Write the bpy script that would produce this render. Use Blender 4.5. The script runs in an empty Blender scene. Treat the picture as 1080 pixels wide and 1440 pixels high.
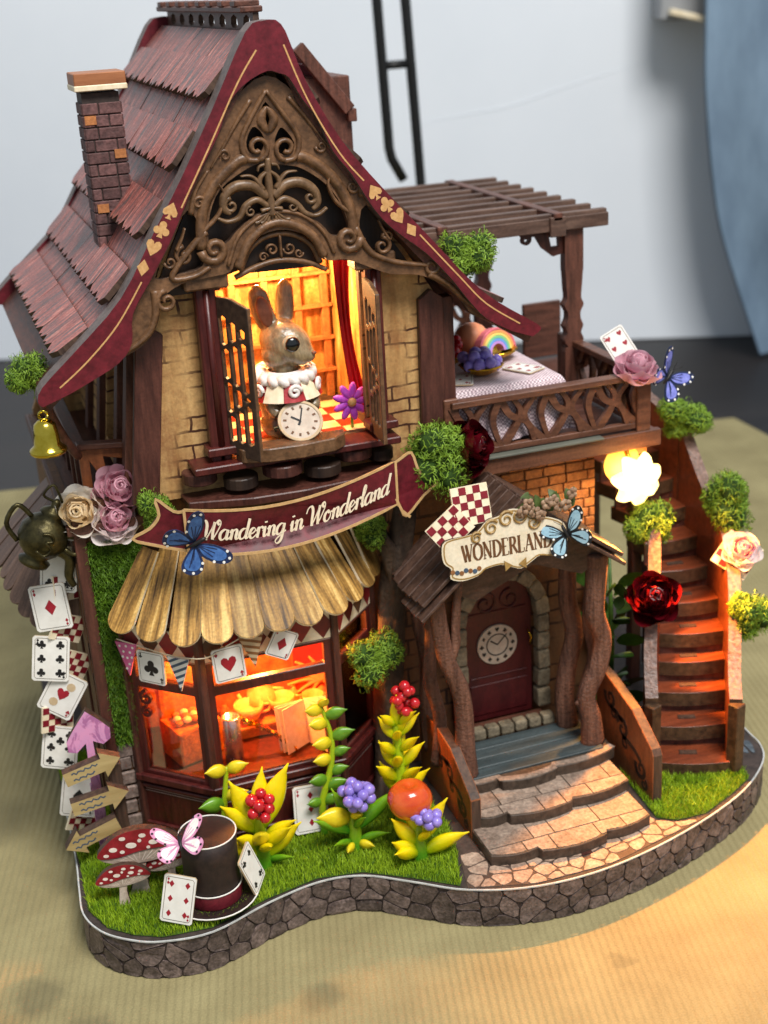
import bpy, bmesh, math, random
from mathutils import Vector, Matrix, geometry, noise

# ------------------------------------------------------------------ camera, light, exposure
S = 0.01                                   # everything below is written in centimetres
sc = bpy.context.scene
COL = sc.collection
cam_d = bpy.data.cameras.new('camera')
cam = bpy.data.objects.new('camera', cam_d)
COL.objects.link(cam)
sc.camera = cam
_r = Vector((0.94068877, -0.33482484, -0.05474454))
_d = Vector((-0.17230438, -0.33248341, -0.92723567))
_f = Vector((0.29225988, 0.88167291, -0.37045519))
cam.matrix_world = Matrix(((_r.x, -_d.x, -_f.x, 0.0), (_r.y, -_d.y, -_f.y, 0.0), (_r.z, -_d.z, -_f.z, 32 * S), (0, 0, 0, 1)))
cam_d.sensor_fit = 'HORIZONTAL'
cam_d.sensor_width = 36.0
cam_d.lens = 1882.764 / 1080 * 36
cam_d.clip_start = 0.02
cam_d.clip_end = 20
cam_d.dof.use_dof = True
cam_d.dof.focus_distance = 0.455
cam_d.dof.aperture_fstop = cam_d.lens / 3.6

wld = bpy.data.worlds.new('World')
sc.world = wld
wld.use_nodes = True
bg = wld.node_tree.nodes['Background']
bg.inputs[0].default_value = (0.80, 0.90, 1.0, 1)
bg.inputs[1].default_value = 0.50

def area(name, loc, target, size, power, col, sy=None):
    l = bpy.data.lights.new(name, 'AREA')
    l.shape = 'RECTANGLE'
    l.size = size * S
    l.size_y = (sy or size) * S
    l.energy = power
    l.color = col
    o = bpy.data.objects.new(name, l)
    o.location = Vector(loc) * S
    o.rotation_euler = (Vector(target) - Vector(loc)).to_track_quat('-Z', 'Y').to_euler()
    COL.objects.link(o)
    return o
# the room's lamp: high up in front of the house, behind the photographer
area('room_light_panel', (28, -30, 138), (18, 60, 6), 60, 31, (1.0, 0.97, 0.93), 50)
sc.view_settings.view_transform = 'Standard'
sc.view_settings.look = 'None'
sc.view_settings.gamma = 1
sc.view_settings.exposure = 0.0
sc.view_settings.use_curve_mapping = False

# ------------------------------------------------------------------ helpers
random.seed(7)
RND = random.random
def U(a, b): return a + (b - a) * random.random()
V = Vector
PI = math.pi

def cr(pts, n=6, closed=False):
    """Catmull-Rom through points (tuples of any length)."""
    out = []
    m = len(pts)
    segs = m if closed else m - 1
    for i in range(segs):
        if closed:
            p = [pts[(i - 1) % m], pts[i], pts[(i + 1) % m], pts[(i + 2) % m]]
        else:
            p = [pts[max(i - 1, 0)], pts[i], pts[i + 1], pts[min(i + 2, m - 1)]]
        for k in range(n):
            t = k / n
            out.append(tuple(0.5 * ((2 * b) + (-a + c) * t + (2 * a - 5 * b + 4 * c - d) * t * t + (-a + 3 * b - 3 * c + d) * t ** 3)
                             for a, b, c, d in zip(*p)))
    if not closed:
        out.append(tuple(pts[-1]))
    return out

def frame(o, u, v):
    o, u, v = V(o), V(u).normalized(), V(v).normalized()
    n = u.cross(v).normalized()
    return lambda a, b, h=0.0: o + u * a + v * b + n * h

def front(y):                               # plane facing the camera side (-Y); u = X, v = Z, h towards the viewer
    return lambda a, b, h=0.0: V((a, y - h, b))

class MB:
    def __init__(s):
        s.v, s.f, s.m = [], [], []
    def add(s, vs, fs, m=0):
        k = len(s.v)
        s.v += [V(x) for x in vs]
        for i, f in enumerate(fs):
            s.f.append(tuple(k + j for j in f))
            s.m.append(m[i] if isinstance(m, list) else m)
        return s
    def box(s, c, size, R=None, m=0, taper=1.0):
        c = V(c)
        x, y, z = (q / 2 for q in size)
        vs = [V((a * x * (taper if cc > 0 else 1), b * y * (taper if cc > 0 else 1), cc * z)) for cc in (-1, 1) for a, b in ((-1, -1), (1, -1), (1, 1), (-1, 1))]
        if R is not None:
            vs = [R @ q for q in vs]
        return s.add([c + q for q in vs], [(3, 2, 1, 0), (4, 5, 6, 7), (0, 1, 5, 4), (1, 2, 6, 5), (2, 3, 7, 6), (3, 0, 4, 7)], m)
    def bar(s, p, q, w, h, up=(0, 0, 1), m=0):
        p, q = V(p), V(q)
        d = (q - p).normalized()
        side = d.cross(V(up)).normalized()
        u2 = side.cross(d)
        vs = [e + side * a * w / 2 + u2 * b * h / 2 for e in (p, q) for a, b in ((-1, -1), (1, -1), (1, 1), (-1, 1))]
        return s.add(vs, [(0, 1, 2, 3), (7, 6, 5, 4), (4, 5, 1, 0), (5, 6, 2, 1), (6, 7, 3, 2), (7, 4, 0, 3)], m)
    def tube(s, pts, r, n=8, m=0, cap=True, flat=1.0, up=None):
        pts = [V(p) for p in pts]
        k0 = len(s.v)
        N = len(pts)
        ref = V(up) if up else None
        prev = None
        for i, p in enumerate(pts):
            t = (pts[min(i + 1, N - 1)] - pts[max(i - 1, 0)])
            t = t.normalized() if t.length > 1e-9 else V((0, 0, 1))
            if prev is None:
                a = ref if ref else (V((0, 0, 1)) if abs(t.z) < .9 else V((0, 1, 0)))
                x = (a - t * a.dot(t)).normalized()
            else:
                x = (prev - t * prev.dot(t))
                x = x.normalized() if x.length > 1e-9 else t.orthogonal().normalized()
            prev = x
            y = t.cross(x)
            rr = r[i] if isinstance(r, (list, tuple)) else r
            for j in range(n):
                an = 2 * PI * j / n
                s.v.append(p + x * math.cos(an) * rr * flat + y * math.sin(an) * rr)
        for i in range(N - 1):
            for j in range(n):
                a, b = k0 + i * n + j, k0 + i * n + (j + 1) % n
                s.f.append((a, b, b + n, a + n)); s.m.append(m)
        if cap:
            s.f.append(tuple(k0 + j for j in reversed(range(n)))); s.m.append(m)
            s.f.append(tuple(k0 + (N - 1) * n + j for j in range(n))); s.m.append(m)
        return s
    def lathe(s, prof, c=(0, 0, 0), n=20, m=0, R=None, cap=True):
        c = V(c)
        k0 = len(s.v)
        for r, z in prof:
            for j in range(n):
                q = V((r * math.cos(2 * PI * j / n), r * math.sin(2 * PI * j / n), z))
                s.v.append(c + (R @ q if R is not None else q))
        for i in range(len(prof) - 1):
            for j in range(n):
                a, b = k0 + i * n + j, k0 + i * n + (j + 1) % n
                s.f.append((a, b, b + n, a + n)); s.m.append(m)
        if cap:
            s.f.append(tuple(k0 + j for j in reversed(range(n)))); s.m.append(m)
            s.f.append(tuple(k0 + (len(prof) - 1) * n + j for j in range(n))); s.m.append(m)
        return s
    def ell(s, c, r, n=12, m=0, R=None):
        if not isinstance(r, (tuple, list)):
            r = (r, r, r)
        c = V(c)
        k0 = len(s.v)
        rings = max(4, n // 2)
        put = lambda q: s.v.append(c + (R @ q if R is not None else q))
        put(V((0, 0, -r[2])))
        for i in range(1, rings):
            a = -PI / 2 + PI * i / rings
            for j in range(n):
                b = 2 * PI * j / n
                put(V((r[0] * math.cos(a) * math.cos(b), r[1] * math.cos(a) * math.sin(b), r[2] * math.sin(a))))
        put(V((0, 0, r[2])))
        top = len(s.v) - 1
        for j in range(n):
            s.f.append((k0, k0 + 1 + (j + 1) % n, k0 + 1 + j)); s.m.append(m)
            e = k0 + 1 + (rings - 2) * n
            s.f.append((top, e + j, e + (j + 1) % n)); s.m.append(m)
        for i in range(rings - 2):
            for j in range(n):
                a, b = k0 + 1 + i * n + j, k0 + 1 + i * n + (j + 1) % n
                s.f.append((a, b, b + n, a + n)); s.m.append(m)
        return s
    def plate(s, outer, P, t, holes=(), m=0, ms=None, h=0.0, back=True):
        """cut-out of thickness t: front face at height h, back at h-t, mapped by P(u, v, h)."""
        ms = m if ms is None else ms
        loops = [[V((p[0], p[1], 0)) for p in l] for l in [outer] + list(holes)]
        flat = [p for l in loops for p in l]
        tris = geometry.tessellate_polygon(loops)
        k0 = len(s.v)
        n = len(flat)
        s.v += [P(p.x, p.y, h) for p in flat]
        s.v += [P(p.x, p.y, h - t) for p in flat]
        for a, b, c in tris:
            A, B, C2 = flat[a], flat[b], flat[c]
            if (B - A).cross(C2 - A).z < 0:
                b, c = c, b
            s.f.append((k0 + a, k0 + b, k0 + c)); s.m.append(m)
            if back:
                s.f.append((k0 + n + c, k0 + n + b, k0 + n + a)); s.m.append(m)
        i0 = 0
        for li, l in enumerate(loops):
            ar = sum(l[i].x * l[(i + 1) % len(l)].y - l[(i + 1) % len(l)].x * l[i].y for i in range(len(l)))
            rev = (ar < 0) != (li > 0)
            for i in range(len(l)):
                a, b = k0 + i0 + i, k0 + i0 + (i + 1) % len(l)
                s.f.append((a, a + n, b + n, b) if not rev else (b, b + n, a + n, a)); s.m.append(ms)
            i0 += len(l)
        return s
    def stroke(s, pts, w, P, t, h=0.0, dome=0.0, m=0, ms=None):
        """ribbon of width w (value or list) along 2-D pts, raised from h-t to h (+dome in the middle)."""
        ms = m if ms is None else ms
        N = len(pts)
        k0 = len(s.v)
        for i, p in enumerate(pts):
            a, b = pts[max(i - 1, 0)], pts[min(i + 1, N - 1)]
            dx, dy = b[0] - a[0], b[1] - a[1]
            L = math.hypot(dx, dy) or 1
            nx, ny = -dy / L, dx / L
            ww = (w[i] if isinstance(w, (list, tuple)) else w) / 2
            s.v += [P(p[0] + nx * ww, p[1] + ny * ww, h), P(p[0], p[1], h + dome), P(p[0] - nx * ww, p[1] - ny * ww, h),
                    P(p[0] + nx * ww, p[1] + ny * ww, h - t), P(p[0] - nx * ww, p[1] - ny * ww, h - t)]
        for i in range(N - 1):
            a, b = k0 + i * 5, k0 + i * 5 + 5
            s.f += [(a + 1, b + 1, b, a), (a + 2, b + 2, b + 1, a + 1), (a, b, b + 3, a + 3), (a + 4, b + 4, b + 2, a + 2)]
            s.m += [m, m, ms, ms]
        e = k0 + (N - 1) * 5
        s.f += [(k0, k0 + 3, k0 + 4, k0 + 2, k0 + 1), (e + 1, e + 2, e + 4, e + 3, e)]
        s.m += [ms, ms]
        return s
    def build(s, name, mats, parent=None, smooth=False, bevel=0.0, local=False, angle=0.6, seg=1):
        if not isinstance(mats, (list, tuple)):
            mats = [mats]
        off = V((0, 0, 0))
        if parent is not None and not local:
            q = parent
            while q is not None:
                off += V(q.location) / S
                q = q.parent
        elif parent is None and not local:
            xs = [v.x for v in s.v]; ys = [v.y for v in s.v]
            off = V(((min(xs) + max(xs)) / 2, (min(ys) + max(ys)) / 2, min(v.z for v in s.v)))
        me = bpy.data.meshes.new(name)
        me.from_pydata([tuple((v - off) * S) for v in s.v], [], s.f)
        for q in mats:
            me.materials.append(q)
        me.polygons.foreach_set('material_index', [min(i, len(mats) - 1) for i in s.m])
        if bevel:
            bm = bmesh.new(); bm.from_mesh(me)
            bmesh.ops.remove_doubles(bm, verts=bm.verts, dist=1e-6)
            ed = [e for e in bm.edges if len(e.link_faces) == 2 and e.calc_face_angle(0) > angle]
            bmesh.ops.bevel(bm, geom=ed, offset=bevel * S, segments=seg, affect='EDGES', profile=.6, clamp_overlap=True)
            bm.to_mesh(me); bm.free()
        if smooth:
            me.polygons.foreach_set('use_smooth', [True] * len(me.polygons))
        me.update()
        o = bpy.data.objects.new(name, me)
        COL.objects.link(o)
        if parent is not None:
            o.parent = parent
        elif not local:
            o.location = off * S
        return o

def tag(o, label=None, cat=None, group=None, kind=None):
    if label: o['label'] = label
    if cat: o['category'] = cat
    if group: o['group'] = group
    if kind: o['kind'] = kind
    return o
def thing(name, loc, label, cat, group=None):
    o = bpy.data.objects.new(name, None)
    o.empty_display_size = .005
    o.location = V(loc) * S
    COL.objects.link(o)
    return tag(o, label, cat, group)
def place(o, loc, rot=(0, 0, 0), scale=1):
    o.location = V(loc) * S
    o.rotation_euler = rot
    o.scale = (scale,) * 3 if not isinstance(scale, (tuple, list)) else scale
    return o
def dup(o, name=None, parent=None):
    c = o.copy()
    if name: c.name = name
    COL.objects.link(c)
    c.parent = parent
    for ch in list(o.children):
        dup(ch, None, c)
    return c
def look(o, xdir, zdir):
    """rotate o so that its local X is xdir and its local Z is close to zdir."""
    x = V(xdir).normalized()
    z = V(zdir); z = (z - x * z.dot(x)).normalized()
    y = z.cross(x)
    o.rotation_euler = Matrix((x, y, z)).transposed().to_euler()

# ------------------------------------------------------------------ materials
def C(h, k=1.0):
    r = [int(h[i:i + 2], 16) / 255 for i in (0, 2, 4)]
    return tuple(k * (c / 12.92 if c <= .04045 else ((c + .055) / 1.055) ** 2.4) for c in r) + (1,)
def M(name, c1, c2=None, c3=None, scale=3.0, st=(1, 1, 1), rough=.55, bump=.15, spec=.4, vary=.0, ramp=(.3, .7), metal=0.0, emis=None, es=0.0,
      coat=0.0, sss=0.0, speck=0.0, dist=0.0, detail=5.0, bscale=None, rvar=.08, trans=0.0):
    m = bpy.data.materials.new(name)
    m.use_nodes = True
    nt = m.node_tree
    N, L = nt.nodes, nt.links
    b = N['Principled BSDF']
    b.inputs['Roughness'].default_value = rough
    b.inputs['Specular IOR Level'].default_value = spec
    b.inputs['Metallic'].default_value = metal
    b.inputs['Coat Weight'].default_value = coat
    b.inputs['Coat Roughness'].default_value = .15
    if trans:
        b.inputs['Transmission Weight'].default_value = trans
    if sss:
        b.inputs['Subsurface Weight'].default_value = sss
        b.inputs['Subsurface Radius'].default_value = (.0016, .0012, .0008)
    if emis:
        b.inputs['Emission Color'].default_value = emis
        b.inputs['Emission Strength'].default_value = es
    tc = N.new('ShaderNodeTexCoord')
    oi = N.new('ShaderNodeObjectInfo')
    mul = N.new('ShaderNodeVectorMath'); mul.operation = 'SCALE'
    mul.inputs[0].default_value = (37.1, 19.7, 53.3)
    L.new(oi.outputs['Random'], mul.inputs['Scale'])
    mp = N.new('ShaderNodeMapping')
    mp.inputs['Scale'].default_value = tuple(100 * scale * q for q in st)
    L.new(tc.outputs['Object'], mp.inputs['Vector'])
    L.new(mul.outputs[0], mp.inputs['Location'])
    nz = N.new('ShaderNodeTexNoise')
    nz.inputs['Scale'].default_value = 1.0
    nz.inputs['Detail'].default_value = detail
    nz.inputs['Roughness'].default_value = .62
    nz.inputs['Distortion'].default_value = dist
    L.new(mp.outputs[0], nz.inputs['Vector'])
    rp = N.new('ShaderNodeValToRGB')
    c2 = c2 or c1
    el = rp.color_ramp.elements
    el[0].position, el[0].color = ramp[0], c1
    el[1].position, el[1].color = ramp[1], c2
    if c3:
        e = el.new(min(ramp[1] + .12, 1)); e.color = c3
    L.new(nz.outputs['Fac'], rp.inputs[0])
    col = rp.outputs[0]
    fn = N.new('ShaderNodeTexNoise')
    fn.inputs['Scale'].default_value = 100 * (bscale or 9.0)
    fn.inputs['Detail'].default_value = 4
    L.new(tc.outputs['Object'], fn.inputs['Vector'])
    if speck:
        mr = N.new('ShaderNodeMapRange')
        mr.inputs['From Min'].default_value = .3; mr.inputs['From Max'].default_value = .7
        mr.inputs['To Min'].default_value = 1 - speck; mr.inputs['To Max'].default_value = 1 + speck
        L.new(fn.outputs['Fac'], mr.inputs['Value'])
        hs = N.new('ShaderNodeHueSaturation')
        L.new(mr.outputs[0], hs.inputs['Value']); L.new(col, hs.inputs['Color'])
        col = hs.outputs[0]
    if vary:
        mr = N.new('ShaderNodeMapRange')
        mr.inputs['To Min'].default_value = 1 - vary; mr.inputs['To Max'].default_value = 1 + vary
        L.new(oi.outputs['Random'], mr.inputs['Value'])
        hs = N.new('ShaderNodeHueSaturation')
        L.new(mr.outputs[0], hs.inputs['Value']); L.new(col, hs.inputs['Color'])
        col = hs.outputs[0]
    L.new(col, b.inputs['Base Color'])
    if bump:
        bp = N.new('ShaderNodeBump')
        bp.inputs['Strength'].default_value = bump
        bp.inputs['Distance'].default_value = .0006
        ad = N.new('ShaderNodeMath'); ad.operation = 'ADD'
        L.new(nz.outputs['Fac'], ad.inputs[0]); L.new(fn.outputs['Fac'], ad.inputs[1])
        L.new(ad.outputs[0], bp.inputs['Height']); L.new(bp.outputs[0], b.inputs['Normal'])
    if rvar:
        mr = N.new('ShaderNodeMapRange')
        mr.inputs['To Min'].default_value = max(rough - rvar, .03); mr.inputs['To Max'].default_value = min(rough + rvar, 1)
        L.new(nz.outputs['Fac'], mr.inputs['Value']); L.new(mr.outputs[0], b.inputs['Roughness'])
    m['bsdf'] = 1
    return m
X1 = (.12, 1, 1); Y1 = (1, .12, 1); Z1 = (1, 1, .12)
m_wood_x = M('wood along x', C('3a2219'), C('6b4234'), C('7d5140'), 5, X1, .5, .2, speck=.18)
m_wood_y = M('wood along y', C('3a2219'), C('6b4234'), C('7d5140'), 5, Y1, .5, .2, speck=.18)
m_wood_z = M('wood along z', C('3a2219'), C('6b4234'), C('7d5140'), 5, Z1, .5, .2, speck=.18)
m_dark = M('dark stained timber', C('331a16'), C('5c352b'), None, 5, Z1, .42, .12, speck=.12)
m_edge = M('laser cut edge', C('2f211a'), C('5a4436'), None, 6, Z1, .6, .15)
m_red = M('burgundy print', C('4a0d16'), C('6e1a26'), None, 2.5, (1, 1, 1), .5, .08, speck=.12)
m_redw = M('burgundy timber', C('35100f'), C('5a241f'), None, 5, Z1, .38, .1, speck=.12)
m_gold = M('gold print', C('b98a55'), C('d4a871'), None, 8, (1, 1, 1), .4, .05)
m_cream = M('cream print', C('d8c6a2'), C('efe2c6'), None, 3, (1, 1, 1), .55, .05)
m_carve = M('carved brown', C('45301f'), C('7a583c'), None, 3, (1, 1, 1), .4, .2, speck=.15)
m_carve2 = M('carved brown edge', C('2b1e17'), C('4d392c'), None, 4, (1, 1, 1), .55, .12)
m_panel = M('dark panel', C('1f1612'), C('3d2c21'), None, 3, Z1, .5, .1)
m_stone = M('stone print', C('5b4b44'), C('8d7a70'), C('a08e82'), 2.5, (1, 1, 1), .7, .35, speck=.3, vary=.22)
m_rimstone = M('rim stone print', C('3a302e'), C('74645e'), C('93827a'), 2.2, (1, 1, 1), .5, .5, speck=.42, vary=.34)
m_mortar = M('mortar print', C('2a2320'), C('483c37'), None, 3, (1, 1, 1), .7, .2)
m_brick = M('chimney brick', C('46302f'), C('6d4c49'), C('7e5a54'), 3, (1, 1, 1), .7, .4, speck=.3, vary=.32)
m_obrick = M('tan brick', C('9a5f34'), C('c07f4a'), None, 3, (1, 1, 1), .7, .3, speck=.2, vary=.15)
m_gloss_y = None
# ---- special materials
def nodes_of(m): return m.node_tree.nodes, m.node_tree.links, m.node_tree.nodes['Principled BSDF']
def wall_print(name, base, crack, sc_=1.0, axis='xz'):
    """printed plaster: streaky tan with broken brick courses drawn in dark hairlines."""
    m = M(name, C(base[0]), C(base[1]), C(base[2]), 1.6, Z1, .62, .2, speck=.14)
    N, L, b = nodes_of(m)
    src = b.inputs['Base Color'].links[0].from_socket
    tc = N.new('ShaderNodeTexCoord')
    sp = N.new('ShaderNodeSeparateXYZ'); L.new(tc.outputs['Object'], sp.inputs[0])
    cb = N.new('ShaderNodeCombineXYZ')
    L.new(sp.outputs['X' if axis == 'xz' else 'Y'], cb.inputs[0]); L.new(sp.outputs['Z'], cb.inputs[1])
    wz = N.new('ShaderNodeTexNoise'); wz.inputs['Scale'].default_value = 110; wz.inputs['Detail'].default_value = 3
    L.new(tc.outputs['Object'], wz.inputs['Vector'])
    wob = N.new('ShaderNodeVectorMath'); wob.operation = 'MULTIPLY_ADD'
    wob.inputs[1].default_value = (.0028, .0028, 0)
    L.new(wz.outputs['Color'], wob.inputs[0]); L.new(cb.outputs[0], wob.inputs[2])
    br = N.new('ShaderNodeTexBrick')
    br.inputs['Scale'].default_value = 100 * sc_
    br.inputs['Brick Width'].default_value = 1.25; br.inputs['Row Height'].default_value = .52
    br.inputs['Mortar Size'].default_value = .05; br.inputs['Mortar Smooth'].default_value = .3
    L.new(wob.outputs[0], br.inputs['Vector'])
    mk = N.new('ShaderNodeTexNoise'); mk.inputs['Scale'].default_value = 42; mk.inputs['Detail'].default_value = 3
    L.new(tc.outputs['Object'], mk.inputs['Vector'])
    rg = N.new('ShaderNodeMapRange'); rg.inputs['From Min'].default_value = .45; rg.inputs['From Max'].default_value = .56
    L.new(mk.outputs['Fac'], rg.inputs['Value'])
    mu = N.new('ShaderNodeMath'); mu.operation = 'MULTIPLY'
    L.new(br.outputs['Fac'], mu.inputs[0]); L.new(rg.outputs[0], mu.inputs[1])
    ag = N.new('ShaderNodeTexNoise'); ag.inputs['Scale'].default_value = 75; ag.inputs['Detail'].default_value = 6; ag.inputs['Roughness'].default_value = .7
    L.new(tc.outputs['Object'], ag.inputs['Vector'])
    ar_ = N.new('ShaderNodeMapRange'); ar_.inputs['From Min'].default_value = .5; ar_.inputs['From Max'].default_value = .66; ar_.inputs['To Max'].default_value = .5
    L.new(ag.outputs['Fac'], ar_.inputs['Value'])
    mg = N.new('ShaderNodeMixRGB'); mg.inputs[2].default_value = C('7a4526')
    L.new(ar_.outputs[0], mg.inputs[0]); L.new(src, mg.inputs[1]); src = mg.outputs[0]
    mx = N.new('ShaderNodeMixRGB'); mx.inputs[2].default_value = C(crack)
    L.new(mu.outputs[0], mx.inputs[0]); L.new(src, mx.inputs[1]); L.new(mx.outputs[0], b.inputs['Base Color'])
    return m
m_wall = wall_print('plaster wall print', ('94693a', 'cba46c', 'ecd8b0'), '40200f')
m_wally = wall_print('plaster wall print side', ('94693a', 'cba46c', 'ecd8b0'), '40200f', axis='yz')
m_wall2 = wall_print('brown wall print', ('4f3420', '775233', '8b6743'), '2b160d', .8)
m_wall2y = wall_print('brown wall print side', ('4f3420', '775233', '8b6743'), '2b160d', .8, 'yz')

# mat: khaki ribbed cloth with a few stains
m_mat = M('ribbed khaki mat', C('867b57'), C('9b9068'), None, .35, (1, 1, 1), .85, 0, spec=.2, speck=.10, bscale=14)
N, L, b = nodes_of(m_mat)
tc = N.new('ShaderNodeTexCoord')
mp = N.new('ShaderNodeMapping'); mp.inputs['Rotation'].default_value = (0, 0, math.radians(14.5)); mp.inputs['Scale'].default_value = (100, 100, 100)
L.new(tc.outputs['Object'], mp.inputs['Vector'])
wv = N.new('ShaderNodeTexWave'); wv.inputs['Scale'].default_value = 1.1; wv.inputs['Distortion'].default_value = .35; wv.inputs['Detail'].default_value = 2; wv.inputs['Detail Scale'].default_value = 3
L.new(mp.outputs[0], wv.inputs['Vector'])
fz = N.new('ShaderNodeTexNoise'); fz.inputs['Scale'].default_value = 13; fz.inputs['Detail'].default_value = 4
L.new(mp.outputs[0], fz.inputs['Vector'])
ad = N.new('ShaderNodeMath'); ad.operation = 'MULTIPLY_ADD'; ad.inputs[1].default_value = 1.0
L.new(fz.outputs['Fac'], ad.inputs[0]); L.new(wv.outputs['Fac'], ad.inputs[2])
bp = N.new('ShaderNodeBump'); bp.inputs['Strength'].default_value = .6; bp.inputs['Distance'].default_value = .0006
L.new(ad.outputs[0], bp.inputs['Height']); L.new(bp.outputs[0], b.inputs['Normal'])
src = b.inputs['Base Color'].links[0].from_socket
stains = [((6.0, 32.0), 1.7, .6), ((0.9, 36.6), 1.2, .5), ((-1.5, 33.5), 1.0, .4), ((-.6, 39.2), 1.1, .45), ((3.2, 34.3), .7, .35), ((-1.2, 51), 2.2, .4), ((8.6, 35.4), .9, .35), ((18.5, 33.0), .45, .3)]
nzs = N.new('ShaderNodeTexNoise'); nzs.inputs['Scale'].default_value = 90; nzs.inputs['Detail'].default_value = 4
L.new(tc.outputs['Object'], nzs.inputs['Vector'])
wob = N.new('ShaderNodeVectorMath'); wob.operation = 'MULTIPLY_ADD'; wob.inputs[1].default_value = (.014, .014, 0)
L.new(nzs.outputs['Color'], wob.inputs[0]); L.new(tc.outputs['Object'], wob.inputs[2])
m_mat_wob, m_mat_src = wob, src
last = src
for (x, y), r, k in stains:
    dv = N.new('ShaderNodeVectorMath'); dv.operation = 'DISTANCE'
    dv.inputs[1].default_value = (x * S + .007, y * S + .007, 0)
    L.new(wob.outputs[0], dv.inputs[0])
    rg = N.new('ShaderNodeMapRange'); rg.interpolation_type = 'SMOOTHSTEP'
    rg.inputs['From Min'].default_value = r * S * .35; rg.inputs['From Max'].default_value = r * S * 1.15
    rg.inputs['To Min'].default_value = k; rg.inputs['To Max'].default_value = 0
    L.new(dv.outputs['Value'], rg.inputs['Value'])
    mx = N.new('ShaderNodeMixRGB'); mx.inputs[2].default_value = C('4f4a38')
    L.new(rg.outputs[0], mx.inputs[0]); L.new(last, mx.inputs[1]); last = mx.outputs[0]
L.new(last, b.inputs['Base Color'])

# ------------------------------------------------------------------ the setting
mb = MB(); mb.box((25, 50, -1.55), (260, 240, 2.5))
tag(mb.build('table_top', M('dark desk', C('1b1818'), C('2e2a29'), None, .2, X1, .5, .05), local=True), kind='structure')
mb = MB()
mb.plate([(-60, 5), (52.5, 3), (55.2, 82), (2.4, 92.5), (-60, 104)], lambda a, c, h=0: V((a, c, h)), .28)
tag(mb.build('table_mat', m_mat, local=True, bevel=.08), 'khaki ribbed mat lying under the miniature house', 'mat')
mb = MB()
wn = V((27, 60, 0)).normalized()
w0, w1 = V((5.8 - 180, 131 + 81, -.2)), V((65.8 + 120, 104 - 54, -.2))
mb.add([w0, w1, w1 + V((0, 0, 260)), w0 + V((0, 0, 260))], [(0, 1, 2, 3)])
mb.add([q + wn * 8 for q in (w0, w1, w1 + V((0, 0, 260)), w0 + V((0, 0, 260)))], [(3, 2, 1, 0)])
tag(mb.build('wall', M('white painted wall', C('dfe5ec'), C('e9eef4'), None, .03, (1, 1, 1), .8, .0), local=True), kind='structure')

crz = cr([(41.5, 114.95, 19.6), (43.8, 113.9, 19.96), (47.25, 112.35, 20.5), (50.65, 110.82, 21.04), (55.14, 108.8, 22.46), (59.55, 106.81, 23.68), (62, 105.7, 24.4)], 4)
MB().tube(crz, [.01 + .05 * math.sin(PI * i / (len(crz) - 1)) for i in range(len(crz))], 8).build('wall_crease', bpy.data.materials['white painted wall'], bpy.data.objects['wall'], True)
# wire rack behind the house
rk = thing('wire_rack', (31, 85, -.3), 'black metal wire rack standing behind the roof', 'rack')
m_black = M('black powder coat', C('0c0c0d'), C('151515'), None, 3, (1, 1, 1), .45, .05)
MB().tube([(29.2, 85, 44), (29.7, 85, 30.5), (30.0, 85, 21.6), (30.15, 85, 20.9), (30.9, 85, 19.5)], .33, 10).build('wire', m_black, rk, True)
MB().tube([(31.1, 85, 44), (31.6, 85, 30.6), (32.1, 85, 19.3), (32.5, 85, -.3)], .33, 10).build('wire', m_black, rk, True)
for z, a, c in ((26.75, 29.8, 31.75), (39, 29.4, 31.3)):
    MB().tube([(a, 85, z), (c, 85, z)], .27, 10).build('crossbar', m_black, rk, True)
MB().tube([(32.5, 76, -.2), (32.5, 94, -.2)], .3, 8).build('foot', m_black, rk, True)

# blue cloth hanging at the right, box on the wall behind it
m_blue = M('blue grey cloth', C('5f7387'), C('8299ae'), None, .25, (1, 1, .3), .8, .1)
mb = MB()
prof = [(60.2, 60), (60.3, 29), (60.6, 21), (61.8, 12.7), (63.8, 6.6), (66.3, .2)]
rows = []
for i, (x, z) in enumerate(cr(prof, 5)):
    row = []
    for j in range(26):
        t = j / 25
        row.append(len(mb.v))
        mb.v.append(V((x + t * 26, 95 + 2.2 * math.sin(t * 22 + z * .05) * (0.3 + .7 * t) - 9 * t, max(z, -.25))))
    rows.append(row)
for i in range(len(rows) - 1):
    for j in range(25):
        mb.f.append((rows[i][j], rows[i + 1][j], rows[i + 1][j + 1], rows[i][j + 1])); mb.m.append(0)
k = len(mb.v); mb.v += [v + V((.1, .45, 0)) for v in mb.v[:]]
mb.f += [tuple(k + i for i in reversed(f)) for f in mb.f[:]]; mb.m += mb.m[:]
tag(mb.build('hanging_cloth', m_blue, None, True), 'blurred blue grey cloth hanging at the right edge', 'cloth')
bx = thing('storage_box', (64, 104, 26), 'white and orange box mounted high on the wall at upper right', 'box')
R = Matrix.Rotation(math.radians(-24), 3, 'Z')
MB().box((64.8, 103, 34.5), (8.5, 9.5, 14), R).build('carton', M('grey carton', C('8b8d90'), C('9a9c9e'), None, .3, (1, 1, 1), .7, .05), bx, bevel=.2)
MB().box((64.2, 100.6, 27.2), (8.3, 8.5, .5), R @ Matrix.Rotation(.25, 3, 'Y')).build('lid', m_cream, bx, bevel=.1)
MB().box((65.2, 99.2, 27.75), (4.4, 4.4, .5), R @ Matrix.Rotation(.25, 3, 'Y')).build('orange_panel', M('orange card', C('b06a20'), C('c98030'), None, 1, (1, 1, 1), .6, .05), bx, bevel=.05)

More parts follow.
